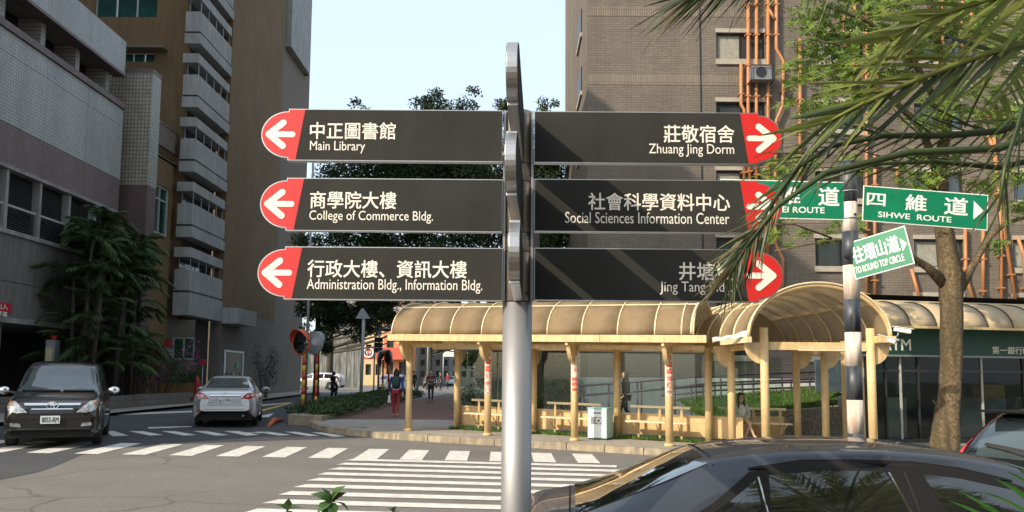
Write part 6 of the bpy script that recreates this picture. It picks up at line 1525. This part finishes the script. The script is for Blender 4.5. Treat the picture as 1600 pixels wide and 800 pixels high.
def furniture():
    D=27.6; M_OR=mat('mirror_orange',(.62,.10,.04),.45,stain=.3)
    p=Yp(474,600,D); g=gz(p.x,D)+.15; t=thing('traffic_mirror','round traffic mirror with orange hood on a red and yellow striped post','traffic mirror',(p.x,D,g),0,'traffic mirrors')
    c=Yp(471,535,D); convex(t,Vector((c.x,D-.06,c.z)),(-.55,-.8,-.05),.42,M_OR,M_GREY); striped(t,p.x,D,g+.2,Yp(474,548,D).z,.06,8); b=MB(); b.cyl(p.x-.08,D,g-.1,g+.28,.14,12); b.build('footing',M_KERB,t,True); b=MB(); b.bar((p.x,D,c.z),(c.x,D-.06,c.z),.05); b.build('arm',M_GREY,t,True)
    b=MB(); q=Yp(478,600,D+.4); b.tube([(q.x,D+.4,gz(q.x,D)),(q.x,D+.4,Yp(478,380,D).z),(q.x+.03,D+.4,Yp(479,200,D).z)],[.048,.045,.04],12); b.top('utility_pole',M_GREY,'tall pale utility pole rising behind the left signboards','pole')
    D2=30.5; p=Yp(494,600,D2); g=gz(p.x,D2)+.3; t=thing('traffic_mirror','grey backed traffic mirror on the thinner striped post in the hedge','traffic mirror',(p.x,D2,g),0,'traffic mirrors')
    c=Yp(491,536,D2); convex(t,Vector((c.x,D2-.06,c.z)),(.4,.9,0),.42,M_GREY,M_GREY); striped(t,p.x,D2,g-.2,Yp(494,518,D2).z,.05,10)
    b=MB(); c=Yp(494,534,D2); b.tube([(c.x,D2-.2,c.z),(c.x,D2-.24,c.z)],.13,12); b.build('reflector',M_FRW,t,True)
    D3=43; p=Yp(566,600,D3); g=gz(p.x,D3)+.3; t=thing('warning_sign','back of a triangular road sign on a tall grey pole in the hedge','sign',(p.x,D3,g))
    b=MB(); b.tube([(p.x-.06,D3,g-.2),(p.x,D3,Yp(567,486,D3).z)],.09,12); b.build('pole',M_FRW,t,True); a=Yp(556,498,D3); c=Yp(579,498,D3); e=Yp(567,482,D3)
    b=MB(); b.prism([(a.x,a.z),(c.x,a.z),(e.x+.06,e.z),(e.x-.06,e.z)],(0,D3-.08,0),UX,UZ,(0,-1,0),.03); b.build('plate',M_GREY,t,True,fix=True)
    D4=52
    for px,lab in ((598,'left of the two small mirrors on red posts beyond the hedge'),(607,'right of the two small mirrors on red posts beyond the hedge')):
        p=Yp(px,600,D4); g=gz(p.x,D4); t=thing('traffic_mirror',lab,'traffic mirror',(p.x,D4,g),0,'traffic mirrors'); c=Yp(px-5+(px>600)*5,562 if px<600 else 558,D4)
        convex(t,Vector((c.x,D4-.08,c.z)),(.95 if px<600 else -.9,.4,0),.55 if px<600 else .45,M_BLACK if px<600 else M_OR,M_BLACK); striped(t,p.x,D4,g,c.z,.06,5,('red_band','yellow_band'))
    D5=60; p=Yp(591,600,D5); g=gz(p.x,D5); t=thing('traffic_light','black traffic signal column at the far junction','traffic light',(p.x,D5,g))
    b=MB(); b.tube([(p.x,D5,g),(p.x,D5,Yp(591,515,D5).z)],.08,8); b.build('pole',M_GREY,t,True)
    for k in range(3):
        z=Yp(591,531+k*8,D5).z; b=MB(); b.box(p.x-.3,p.x+.3,D5-.3,D5-.1,z-.19,z+.17); o=b.build('lamp_housing',M_BLACK,t,True); b=MB(); b.tube([(p.x,D5-.31,z),(p.x,D5-.34,z)],.13,12); b.build('lens',mat('lens_dark',(.04,.06,.05),.2),o,True)
    D6=63; p=Yp(584,600,D6); t=thing('street_lamp','dark curved street lamp above the far junction','street lamp',(p.x,D6,.3)); a=Yp(588,518,D6); e=Yp(602,515,D6)
    b=MB(); b.tube([(p.x,D6,.3),(p.x,D6,a.z-1),(p.x+.15,D6,a.z),(e.x-.5,D6,e.z+.1)],.06,8); b.build('pole',M_GREY,t,True); b=MB(); b.ell((e.x,D6,e.z),.55,.2,.14); b.build('lamp_head',M_BLACK,t,True)
    for px,yt,D7,lab in ((652,470,70,'slim dark pole behind the left end of the shelter'),(668,500,84,'slim pole beside the brick path'),(632,478,58,'dark pole just left of the first shelter post')):
        p=Yp(px,600,D7); b=MB(); b.tube([(p.x,D7,gz(p.x,D7)),(p.x,D7,Yp(px,yt,D7).z)],[.12,.08],8); b.top('lamp_pole',M_GREY,lab,'pole',group='slim poles down the street')
    # orange guard lying on the road
    a=G(420,668); c=G(428,661); e=G(441,659); b=MB(); b.tube([a+UZ*.05,c+UZ*.08,e+UZ*.05],[.05,.09,.05],8); b.top('kerb_ramp',mat('rubber_orange',(.55,.14,.05),.6),'orange rubber guard lying on the road right of the silver car','guard')
furniture()
# ------------------------------------------------------------------ FAR BUILDINGS
def far_building(label,px0,px1,yt,D,m,rows,cols,dep=8,win=None,band=None,y0=590,sq=.55):
    a=Yp(px0,yt,D); c=Yp(px1,yt,D); H=a.z; g=.3; t=thing('building',label,'building',((a.x+c.x)/2,D,g)); W=c.x-a.x
    fh=(H-g-1.0)/max(1,rows); cw=W/max(1,cols); holes=[]
    for r_ in range(rows):
        for k in range(cols):
            x=cw*(k+.5); z=1.0+fh*(r_+.5); holes.append((round(x-cw*sq/2,3),round(x+cw*sq/2,3),round(z-fh*.27,3),round(z+fh*.27,3)))
    b=facade(Vector((a.x,D,g-1)),UX,W,H-g+1,[(q[0],q[1],q[2]+1,q[3]+1) for q in holes],.3); boxwalls(b,a.x,c.x,D,D+dep,g-1,H,'S'); b.build('walls',m,t,True)
    for q in holes:
        b=MB(); b.quad((a.x+q[0],D+.29,g+q[2]),(a.x+q[1],D+.29,g+q[2]),(a.x+q[1],D+.29,g+q[3]),(a.x+q[0],D+.29,g+q[3])); b.build('window',win or M_WGL,t,True)
    if band:
        for r_ in range(rows+1):
            b=MB(); z=g+1.0+fh*r_; b.box(a.x-.1,c.x+.1,D-.5,D+.02,z-.25,z+.25); b.build('balcony',band,t,True)
    return t,a,c
def far():
    M_ST=mat('stained_wall',(.30,.31,.30),.9,var=.2,scale=.3,stain=.9,dark=(.10,.11,.10))
    b=MB(); a=Yp(486,526,85); c=Yp(566,522,85); b.box(a.x,c.x,85,85.6,-.2,a.z); 
    t=thing('stained_retaining_wall','tall grey stained wall beyond the silver estate car','wall',((a.x+c.x)/2,85,.3))
    n=7; w=(c.x-a.x)/n
    for i in range(n): b=MB(); b.box(a.x+i*w+.02,a.x+(i+1)*w-.02,85,85.5,-.2,a.z+.12*sin(i*2.1)); b.build('wall_panel',M_ST,t,True)
    RB=mat('far_red_brown',(.24,.13,.10),.8,var=.2); WB=mat('far_white_band',(.55,.54,.52),.7)
    far_building('red brown apartment block with white balcony bands far down the street',612,712,440,135,RB,7,6,band=WB)
    t,a,c=far_building('pale yellow shop house beyond the traffic lights',570,601,470,108,mat('far_yellow',(.62,.50,.28),.8),4,2)
    t,a,c=far_building('orange painted shop house with red fascia at the far junction',601,640,486,107,mat('far_orange',(.62,.26,.13),.8),3,2)
    b=MB(); p=Yp(570,543,106.4); q=Yp(640,562,106.4); b.box(p.x,q.x,105.9,106.5,q.z,p.z); f=b.build('shop_fascia',mat('far_red',(.62,.12,.07),.6),t,True)
    m_=Yp(576,551,105.8); b=MB(); b.tube([(m_.x+.62*cos(k*pi/8),105.8,m_.z+.62*sin(k*pi/8)) for k in range(17)],.11,6,False); b.tube([(m_.x-.3,105.8,m_.z+.2),(m_.x-.15,105.8,m_.z-.25),(m_.x,105.8,m_.z+.1),(m_.x+.15,105.8,m_.z-.25),(m_.x+.3,105.8,m_.z+.2)],.07,6); b.build('shop_emblem',M_SWHITE,f,True)
    far_building('weathered grey block behind the left end of the shelter',632,703,505,118,mat('far_grey',(.26,.26,.245),.9,var=.25,scale=.4,stain=.6),5,6)
    far_building('low cream building far behind the second shelter bay',703,792,540,130,mat('far_cream',(.42,.38,.32),.9,var=.2),3,6)
    D=100; a=Yp(693,545,D); c=Yp(709,558,D); t=thing('shop_sign','white striped sign board over the far end of the brick path','sign',(a.x,D,.4))
    for k in range(3): 
        z=a.z-(a.z-c.z)*k/3; b=MB(); b.box(a.x,c.x,D,D+.1,z-.28,z); b.build('sign_strip',M_SWHITE,t,True)
    b=MB(); b.tube([(a.x,D+.1,.4),(a.x,D+.1,a.z)],.08,6); b.build('pole',M_GREY,t,True)
    far_building('grey tower far behind the tree on the left',500,560,395,150,mat('far_grey2',(.30,.30,.29),.9,var=.2),8,5)
    big_tree('small green tree over the far end of the brick path',-9,88,[(698,540,14),(712,536,12),(684,545,9),(735,545,16),(755,540,16)],2600,.3,40,M_LEAF_H)
    big_tree('dark tree in the distance behind the hedge line',-17,75,[(600,575,0.1),(640,500,22),(660,490,18),(655,520,12)],1800,.3,41)
    # low wooded hill closing the view
    b=MB(); b.grid(lambda u,v:Vector((-400+900*u,260+260*v,-2+ (26+9*sin(u*17)+5*sin(u*41+1))*sin(pi*v*.5))),60,10); b.setting('hills',mat('far_wood',(.045,.07,.04),.95,var=.3,scale=.05))
far()

# ------------------------------------------------------------------ RIGHT TREE with whorled leaves
def whorl_tree():
    D=18.5; bx=Yp(1476,712,D).x; g=gz(bx,D)+.1; t=thing('street_tree','tall street tree with rough trunk and whorled bright leaves before the bank','tree',(bx,D,g)); r=random.Random(11); K=D/FPX
    P=lambda px,py,dy=0: Yp(px,py,D+dy)
    b=MB(); tr=[(1474,722,54),(1474,706,50),(1476,690,44),(1480,650,39),(1485,600,37),(1487,540,37),(1487,480,38),(1486,430,42),(1478,380,34),(1470,320,28),(1470,260,24),(1480,180,18),(1472,90,12),(1450,0,8),(1440,-80,5)]
    pts=[P(x,y) for x,y,w in tr]; base=Vector((pts[0].x,D,g-.1)); pts=[base]+pts[1:]; rad=[w*K/2*.84 for _,_,w in tr]
    m=28; vs=[];fs=[]
    # densify with buttress ridges so the trunk is not a plain cylinder
    N=70
    for i in range(N+1):
        s=i/N*(len(pts)-1); j=min(int(s),len(pts)-2); f=s-j; p=pts[j].lerp(pts[j+1],f); q=rad[j]*(1-f)+rad[j+1]*f
        for k in range(m):
            a=2*pi*k/m; low=max(0,1-(p.z-g)/1.4); w=1+ (.10+.14*low)*abs(sin(a*2.5+p.z*.35+.6))**.7-.06 + .04*sin(a*9+p.z*3) + .03*sin(p.z*7+a*3)
            vs.append((p.x+cos(a)*q*w,p.y+sin(a)*q*w,p.z))
    b.add(vs,[(i*m+k,i*m+(k+1)%m,(i+1)*m+(k+1)%m,(i+1)*m+k) for i in range(N) for k in range(m)],True)
    tk=b.build('trunk',M_BARK,t,True)
    limbs=[[(1478,445,0,20),(1450,418,-.2,13),(1425,402,-.4,10),(1390,382,-.8,7),(1335,352,-1,4)],[(1500,450,0,18),(1522,412,0,11),(1545,372,.2,9),(1572,348,.3,7),(1620,335,.4,5)],
           [(1468,280,0,16),(1440,200,-.6,11),(1390,150,-1,8),(1320,128,-1.4,5),(1262,130,-1.6,3)],[(1480,190,0,12),(1420,80,-.5,8),(1350,30,-1,5),(1290,10,-1.2,3)],[(1475,140,0,10),(1520,60,.4,7),(1570,20,.6,4)],
           [(1470,300,0,10),(1420,268,.6,6),(1370,262,.8,4),(1325,262,.8,3)],[(1395,384,-.8,5),(1330,372,-1.2,4),(1285,378,-1.3,3),(1210,392,-1.4,2)],[(1300,372,-1.2,3),(1240,350,-1.4,3),(1180,352,-1.5,2),(1110,342,-1.6,1.5)],
           [(1475,330,0,9),(1520,290,-.4,5),(1560,270,-.5,3)],[(1390,150,-1,6),(1330,180,-1.2,4),(1285,172,-1.3,2.5)],[(1330,262,.8,3),(1270,262,.6,2.5),(1225,262,.4,2)],[(1350,30,-1,4),(1310,70,-1.2,3),(1260,60,-1.3,2)]]
    for L in limbs:
        b=MB(); b.tube([P(x,y,dy) for x,y,dy,w in L],[w*K/2 for _,_,_,w in L],8); b.build('limb',M_BARK,tk,True)
    cl=[(1300,50,55),(1340,15,50),(1262,25,32),(1290,105,42),(1250,118,34),(1330,155,42),(1282,172,32),(1395,90,45),(1228,158,14),(1208,168,8),(1450,60,50),(1400,10,50),(1500,30,50),(1560,50,50),(1600,90,50),(1350,90,40),(1270,70,30),(1310,125,30),
        (1340,262,24),(1440,275,42),(1490,262,24),(1530,300,26),(1578,275,26),(1225,268,32),(1262,255,20),(1118,342,14),(1180,352,18),(1220,352,18),(1255,366,14),(1312,360,24),(1345,348,16),(1560,385,18),(1590,330,22),(1232,385,9),(1285,380,9),(1210,372,12),(1450,180,40),(1520,150,50),(1580,190,40),(1440,-30,60),(1340,-40,60),(1260,-30,40),(1540,-30,60)]
    vs=[];fs=[]
    for px,py,rp in cl:
        n=max(4,int(rp*rp/17)); dep=r.uniform(-1.6,.6)
        for _ in range(n):
            a=r.uniform(0,6.28); q=rp*sqrt(r.random())*(.9 if r.random()<.85 else 1.25)
            c=P(px+q*cos(a),py+q*.85*sin(a),dep+r.uniform(-1,1)*rp*K*.9); ax=(Vector((r.uniform(-.6,.4),r.uniform(-.9,.2),r.uniform(.2,1)))).normalized()
            s=ax.orthogonal().normalized(); s2=ax.cross(s); nl=r.randint(5,8); ph=r.uniform(0,6)
            for k in range(nl):
                th=ph+2*pi*k/nl; d=(s*cos(th)+s2*sin(th)+ax*r.uniform(-.05,.45)).normalized(); L=r.uniform(.10,.17); w=d.cross(ax).normalized()*L*.19; i=len(vs)
                m_=c+d*L*.55+ax*.008; vs+=[c,m_+w,c+d*L,m_-w]; fs.append((i,i+1,i+2,i+3))
    b=MB(); b.add(vs,fs); b.build('crown',M_LEAF_R,t,True)
whorl_tree()

# ------------------------------------------------------------------ NEAR PALM reaching in from the right
def leaflet_mesh(k,m):
    """unit blade along +x, half width .5 along y, folded along its midrib, tip bending to -z"""
    n=7; vs=[];fs=[]; dr=(.10,.28,.5,.16)[k]
    for i in range(n+1):
        s=i/n; w=(.35+.65*min(1,s*5))*(1-s**2.2)*.5+.02; z=-dr*s*s; y=(.0,.03,-.05,.08)[k]*sin(s*4)
        if i==n: w=.015
        vs+=[(s,y-w*1.0,z+.0),(s,y,z-.010),(s,y+w,z)]
    for i in range(n):
        a=i*3; fs+=[(a,a+3,a+4,a+1),(a+1,a+4,a+5,a+2)]
    b=MB(); b.add(vs,fs,True); return b.mesh('leaflet',m)
def near_palm():
    r=random.Random(5); C=Yp(1775,20,3.05); x,y=C.x,3.05; g=gz(x,y)+.14
    t=thing('palm_tree','feather palm at the right edge whose long fronds hang into the picture','palm tree',(x,y,g))
    b=MB(); n=26; 
    for i in range(n):
        z=g-.1+(C.z-g-.05)*i/n; b.tube([(x,y,z),(x,y,z+(C.z-g)/n*.5),(x,y,z+(C.z-g)/n+.01)],[.125,.145,.115],14,False)
    b.build('trunk',M_BARK2,t,True)
    LM={m:[leaflet_mesh(k,mm) for k in range(4)] for m,mm in (('g',M_LEAF_P),('d',M_LEAF_PD),('k',leafmat('palm_leaf_deep',(.050,.075,.022),(.022,.036,.010),.45,.15,1.5)))}
    FR=[ # rachis points, leaflets per side, length, spread up/down, droop, width, palette, material mix
      ([(1775,20,3.05),(1690,50,2.9),(1600,68,2.75),(1540,84,2.7),(1480,106,2.65),(1410,134,2.62),(1340,166,2.6),(1290,192,2.6)],24,.36,.40,.30,.019,.08,'gggk'),
      ([(1775,20,3.05),(1720,110,2.95),(1650,175,2.9),(1560,205,2.85),(1470,212,2.8),(1380,212,2.75),(1300,228,2.7),(1245,262,2.66),(1210,310,2.64),(1180,365,2.63)],34,.25,.5,.5,.010,.2,'kkdg'),
      ([(1775,20,3.05),(1690,-90,2.9),(1560,-130,2.8),(1400,-135,2.7),(1260,-92,2.6),(1160,-45,2.56),(1080,-8,2.55)],70,.33,.5,.30,.011,.4,'kkdk'),
      ([(1775,20,3.05),(1700,-100,2.6),(1500,-190,2.4),(1360,-150,2.35),(1290,-70,2.35)],9,.42,.7,.3,.014,.9,'gk'),
      ([(1775,20,3.05),(1720,40,2.8),(1650,90,2.7),(1600,170,2.65),(1570,260,2.62),(1560,330,2.6)],10,.30,.6,.25,.009,.7,'kkd'),
      ([(1775,20,3.05),(1710,-25,2.85),(1620,-20,2.7),(1540,0,2.65),(1460,25,2.62),(1390,60,2.6)],13,.36,.45,.3,.030,.10,'gg'),
      ([(1775,20,3.05),(1740,150,3.1),(1660,240,3.05),(1560,262,3.0),(1460,252,2.95),(1370,256,2.9),(1290,280,2.88)],14,.22,.4,.45,.010,.2,'kdk'),
      ([(1775,20,3.05),(1690,180,2.8),(1560,232,2.7),(1420,238,2.62),(1290,270,2.58),(1215,322,2.56),(1165,385,2.55),(1140,430,2.55)],26,.22,.55,.5,.010,.1,'kkd'),
    ]
    cnt=0; lim={}
    for fi,(rp,nl,LL,spr,dr,w,dz,pal) in enumerate(FR):
        pts=[Yp(px,py,D) for px,py,D in rp]
        b=MB(); m=len(pts); b.tube(pts,[.016*(1-.82*i/(m-1))+.0015 for i in range(m)],8); fo=b.build('frond',M_LEAF_P if fi in(0,5,2) else LM['k'][0].materials[0],t,True)
        I=ROOTM[t].inverted()
        for i in range(nl):
            s=.22+.78*i/(nl-1) if fi not in(3,7) else (.74+.26*i/(nl-1) if fi==7 else .55+.45*i/(nl-1)); k=s*(m-1); j=min(int(k),m-2); p=pts[j].lerp(pts[j+1],k-j); d=(pts[j+1]-pts[j]).normalized()
            up=(UZ-d*UZ.dot(d)).normalized(); side=d.cross(up)
            for sd in (-1,1):
                # leaflets leave in two ranks, above and below the rachis seen from the road
                ang=spr*r.uniform(.75,1.25)*(1.15-.5*s); rank=up*sd*(.85)+side*r.uniform(-.45,.45)
                if sd<0: rank+=Vector((0,0,-dz*r.uniform(.3,1.4)))
                else: rank+=Vector((0,0,-dz*r.uniform(.0,.9)))
                if fi==2: rank+=Vector((0,0,-.7))
                a=(d*cos(ang)+rank.normalized()*sin(ang)).normalized(); L=LL*(.55+.6*sin(pi*min(.92,.18+s*.8)))*r.uniform(.8,1.15)
                yv=a.cross(Vector((0,-1,.25))).normalized(); tw=r.uniform(-.7,.7); zv=a.cross(yv); yv2=yv*cos(tw)+zv*sin(tw); zv2=a.cross(yv2)
                if zv2.z<0: yv2=-yv2; zv2=-zv2
                ww=w*r.uniform(.62,1.05)
                M=Matrix(((a.x*L,yv2.x*ww,zv2.x*L*(.4+dr)),(a.y*L,yv2.y*ww,zv2.y*L*(.4+dr)),(a.z*L,yv2.z*ww,zv2.z*L*(.4+dr)))).to_4x4(); M.translation=p
                ch=pal[r.randrange(len(pal))]
                if fi==0 and sd<0: ch='k' if r.random()<.7 else 'g'  # lower rank mostly takes the darker leaf, its shade put into the colour
                lim[fi]=lim.get(fi,0)+1
                if lim[fi]<=(46,60,60,18,20,26,28,40)[fi]:
                    o=link_mesh('leaflet',LM[ch][r.randrange(4)],fo); o.matrix_basis=I@M; cnt+=1
                else: REST.setdefault(ch,[]).append((LM[ch][r.randrange(4)],I@M))
    for ch,lst in REST.items():
        b=MB()
        for me,M in lst:
            b.add([M@v.co for v in me.vertices],[tuple(p.vertices) for p in me.polygons],True)
        o=b.build('leaflets',lst[0][0].materials[0],t); o['kind']='stuff'
    # the far side of the crown, outside the frame
    fm=[frond_mesh(2.0,random.Random(60+i),34,.8,.45,.03).mesh('frond',M_LEAF_P) for i in range(2)]
    for i in range(9):
        o=link_mesh('frond',fm[i%2],t); o.location=(0,0,C.z-g); o.rotation_euler=(0,r.uniform(-.9,.1),-1.1+i*.42)
REST={}
near_palm()

# ------------------------------------------------------------------ NEAR PLANTS on the median
def broad_leaf(m):
    vs=[];fs=[]; n=6
    for i in range(n+1):
        s=i/n; w=.30*sin(pi*min(1,s**.8*.96+.02))*(1+.12*sin(s*14)); z=.10*sin(s*pi)-.18*s*s
        vs+=[(s,-w,z+.06*w*3),(s,0,z),(s,w,z+.06*w*3)]
    for i in range(n): a=i*3; fs+=[(a,a+3,a+4,a+1),(a+1,a+4,a+5,a+2)]
    b=MB(); b.add(vs,fs,True); return b.mesh('leaf',m)
def near_plants():
    r=random.Random(2); lm=broad_leaf(leafmat('shrub_leaf',(.075,.15,.04),(.03,.075,.02),.35,.25,12)); lm2=broad_leaf(leafmat('shrub_leaf_red',(.13,.06,.035),(.06,.05,.02),.35,.2,12))
    def one(px,py,D,h,spec,label):
        p=Yp(px,py,D); g=gz(p.x,D)+.14; t=thing('young_shrub',label,'shrub',(p.x,D,g),0,'young shrubs on the median'); I=ROOTM[t].inverted()
        b=MB(); b.tube([(p.x+.03,D+.02,g-.05),(p.x-.01,D,g+(p.z-g)*.5),p],[.008,.006,.003],6); b.build('stem',leafmat('stem_green',(.10,.13,.05),(.06,.07,.03)),t,True)
        def lf(q,d,L,me,tw=0):
            d=d.normalized(); y=d.cross(UZ).normalized(); z=y.cross(d); 
            if z.z<0: y=-y; z=-z
            y2=y*cos(tw)+z*sin(tw); z2=d.cross(y2)*(-1 if d.cross(y2).dot(z)<0 else 1)
            M=Matrix(((d.x*L,y2.x*L,z2.x*L),(d.y*L,y2.y*L,z2.y*L),(d.z*L,y2.z*L,z2.z*L))).to_4x4(); M.translation=q
            o=link_mesh('leaf',me,t); o.matrix_basis=I@M
        for (dx,dz,dy,L,me,tw) in spec: lf(p+UZ*(.0),Vector((dx,dy,dz)),L,me,tw)
        zz=p.z-.09
        while zz>g+.25:
            for k in range(4): a=r.uniform(0,6.28); lf(Vector((p.x,D,zz)),Vector((cos(a),sin(a),r.uniform(-.2,.5))),.085*r.uniform(.7,1.1),lm,r.uniform(-.3,.3))
            zz-=.07
    one(517,785,2.2,1,[(-1,.62,-.2,.058,lm,.5),(-.45,1,-.1,.046,lm,.3),(.55,.85,-.3,.062,lm,-.9),(.9,.75,-.1,.052,lm2,.6),(1,-.18,-.3,.058,lm,.2),(-.5,-.3,-.7,.05,lm,.3),(-.2,-.6,-.6,.05,lm,.2),(.3,-.5,-.6,.05,lm,0)],'broad leaved shrub tip at the bottom edge in front of the crossing')
    one(449,798,2.2,1,[(-.6,.5,-.2,.035,lm,.3),(.1,1,-.1,.035,lm,.5),(.9,.35,-.2,.04,lm,-.3),(.4,-.4,-.4,.04,lm,0)],'smaller shrub tip left of the broad leaved one')
    one(614,801,2.3,1,[(-.6,.7,-.2,.022,lm,.3),(.3,.9,-.1,.022,lm,.5),(.9,.25,-.2,.02,lm,-.3)],'tiny shrub tip just left of the signpost at the bottom edge')
    # slim grass-like blades bottom right
    m=leafmat('blade_green',(.075,.22,.04),(.04,.13,.025),.5,.3); c=Yp(1690,905,1.55); g=gz(c.x,c.y)+.14
    t=thing('palm_seedling','slim green blades of a small palm at the lower right corner','plant',(c.x,c.y,g)); b=MB(); b.tube([(c.x,c.y,g-.05),(c.x,c.y,c.z)],[.015,.008],6); b.build('stem',M_BARK2,t,True)
    for px,py,w in ((1556,748,.011),(1576,738,.010),(1500,768,.009),(1484,782,.008),(1540,770,.007),(1590,732,.010),(1620,735,.01),(1530,790,.008)):
        e=Yp(px,py,1.5); s=c+Vector((r.uniform(-.02,.02),0,r.uniform(-.05,.05))); d=(e-s); n=d.cross(Vector((0,1,0))).normalized(); b=MB(); vs=[];fs=[]
        for i in range(9):
            q=i/8; p=s+d*q+UZ*(.03*sin(pi*q)); ww=w*sin(pi*(.08+.9*q))**.6*.5; vs+=[p-n*ww,p+Vector((0,.002,0)),p+n*ww]
        for i in range(8): a=i*3; fs+=[(a,a+3,a+4,a+1),(a+1,a+4,a+5,a+2)]
        b.add(vs,fs,True); b.build('blade',m,t,True)
near_plants()
# planting on the median under the camera, below the frame
leaf_r=random.Random(77)
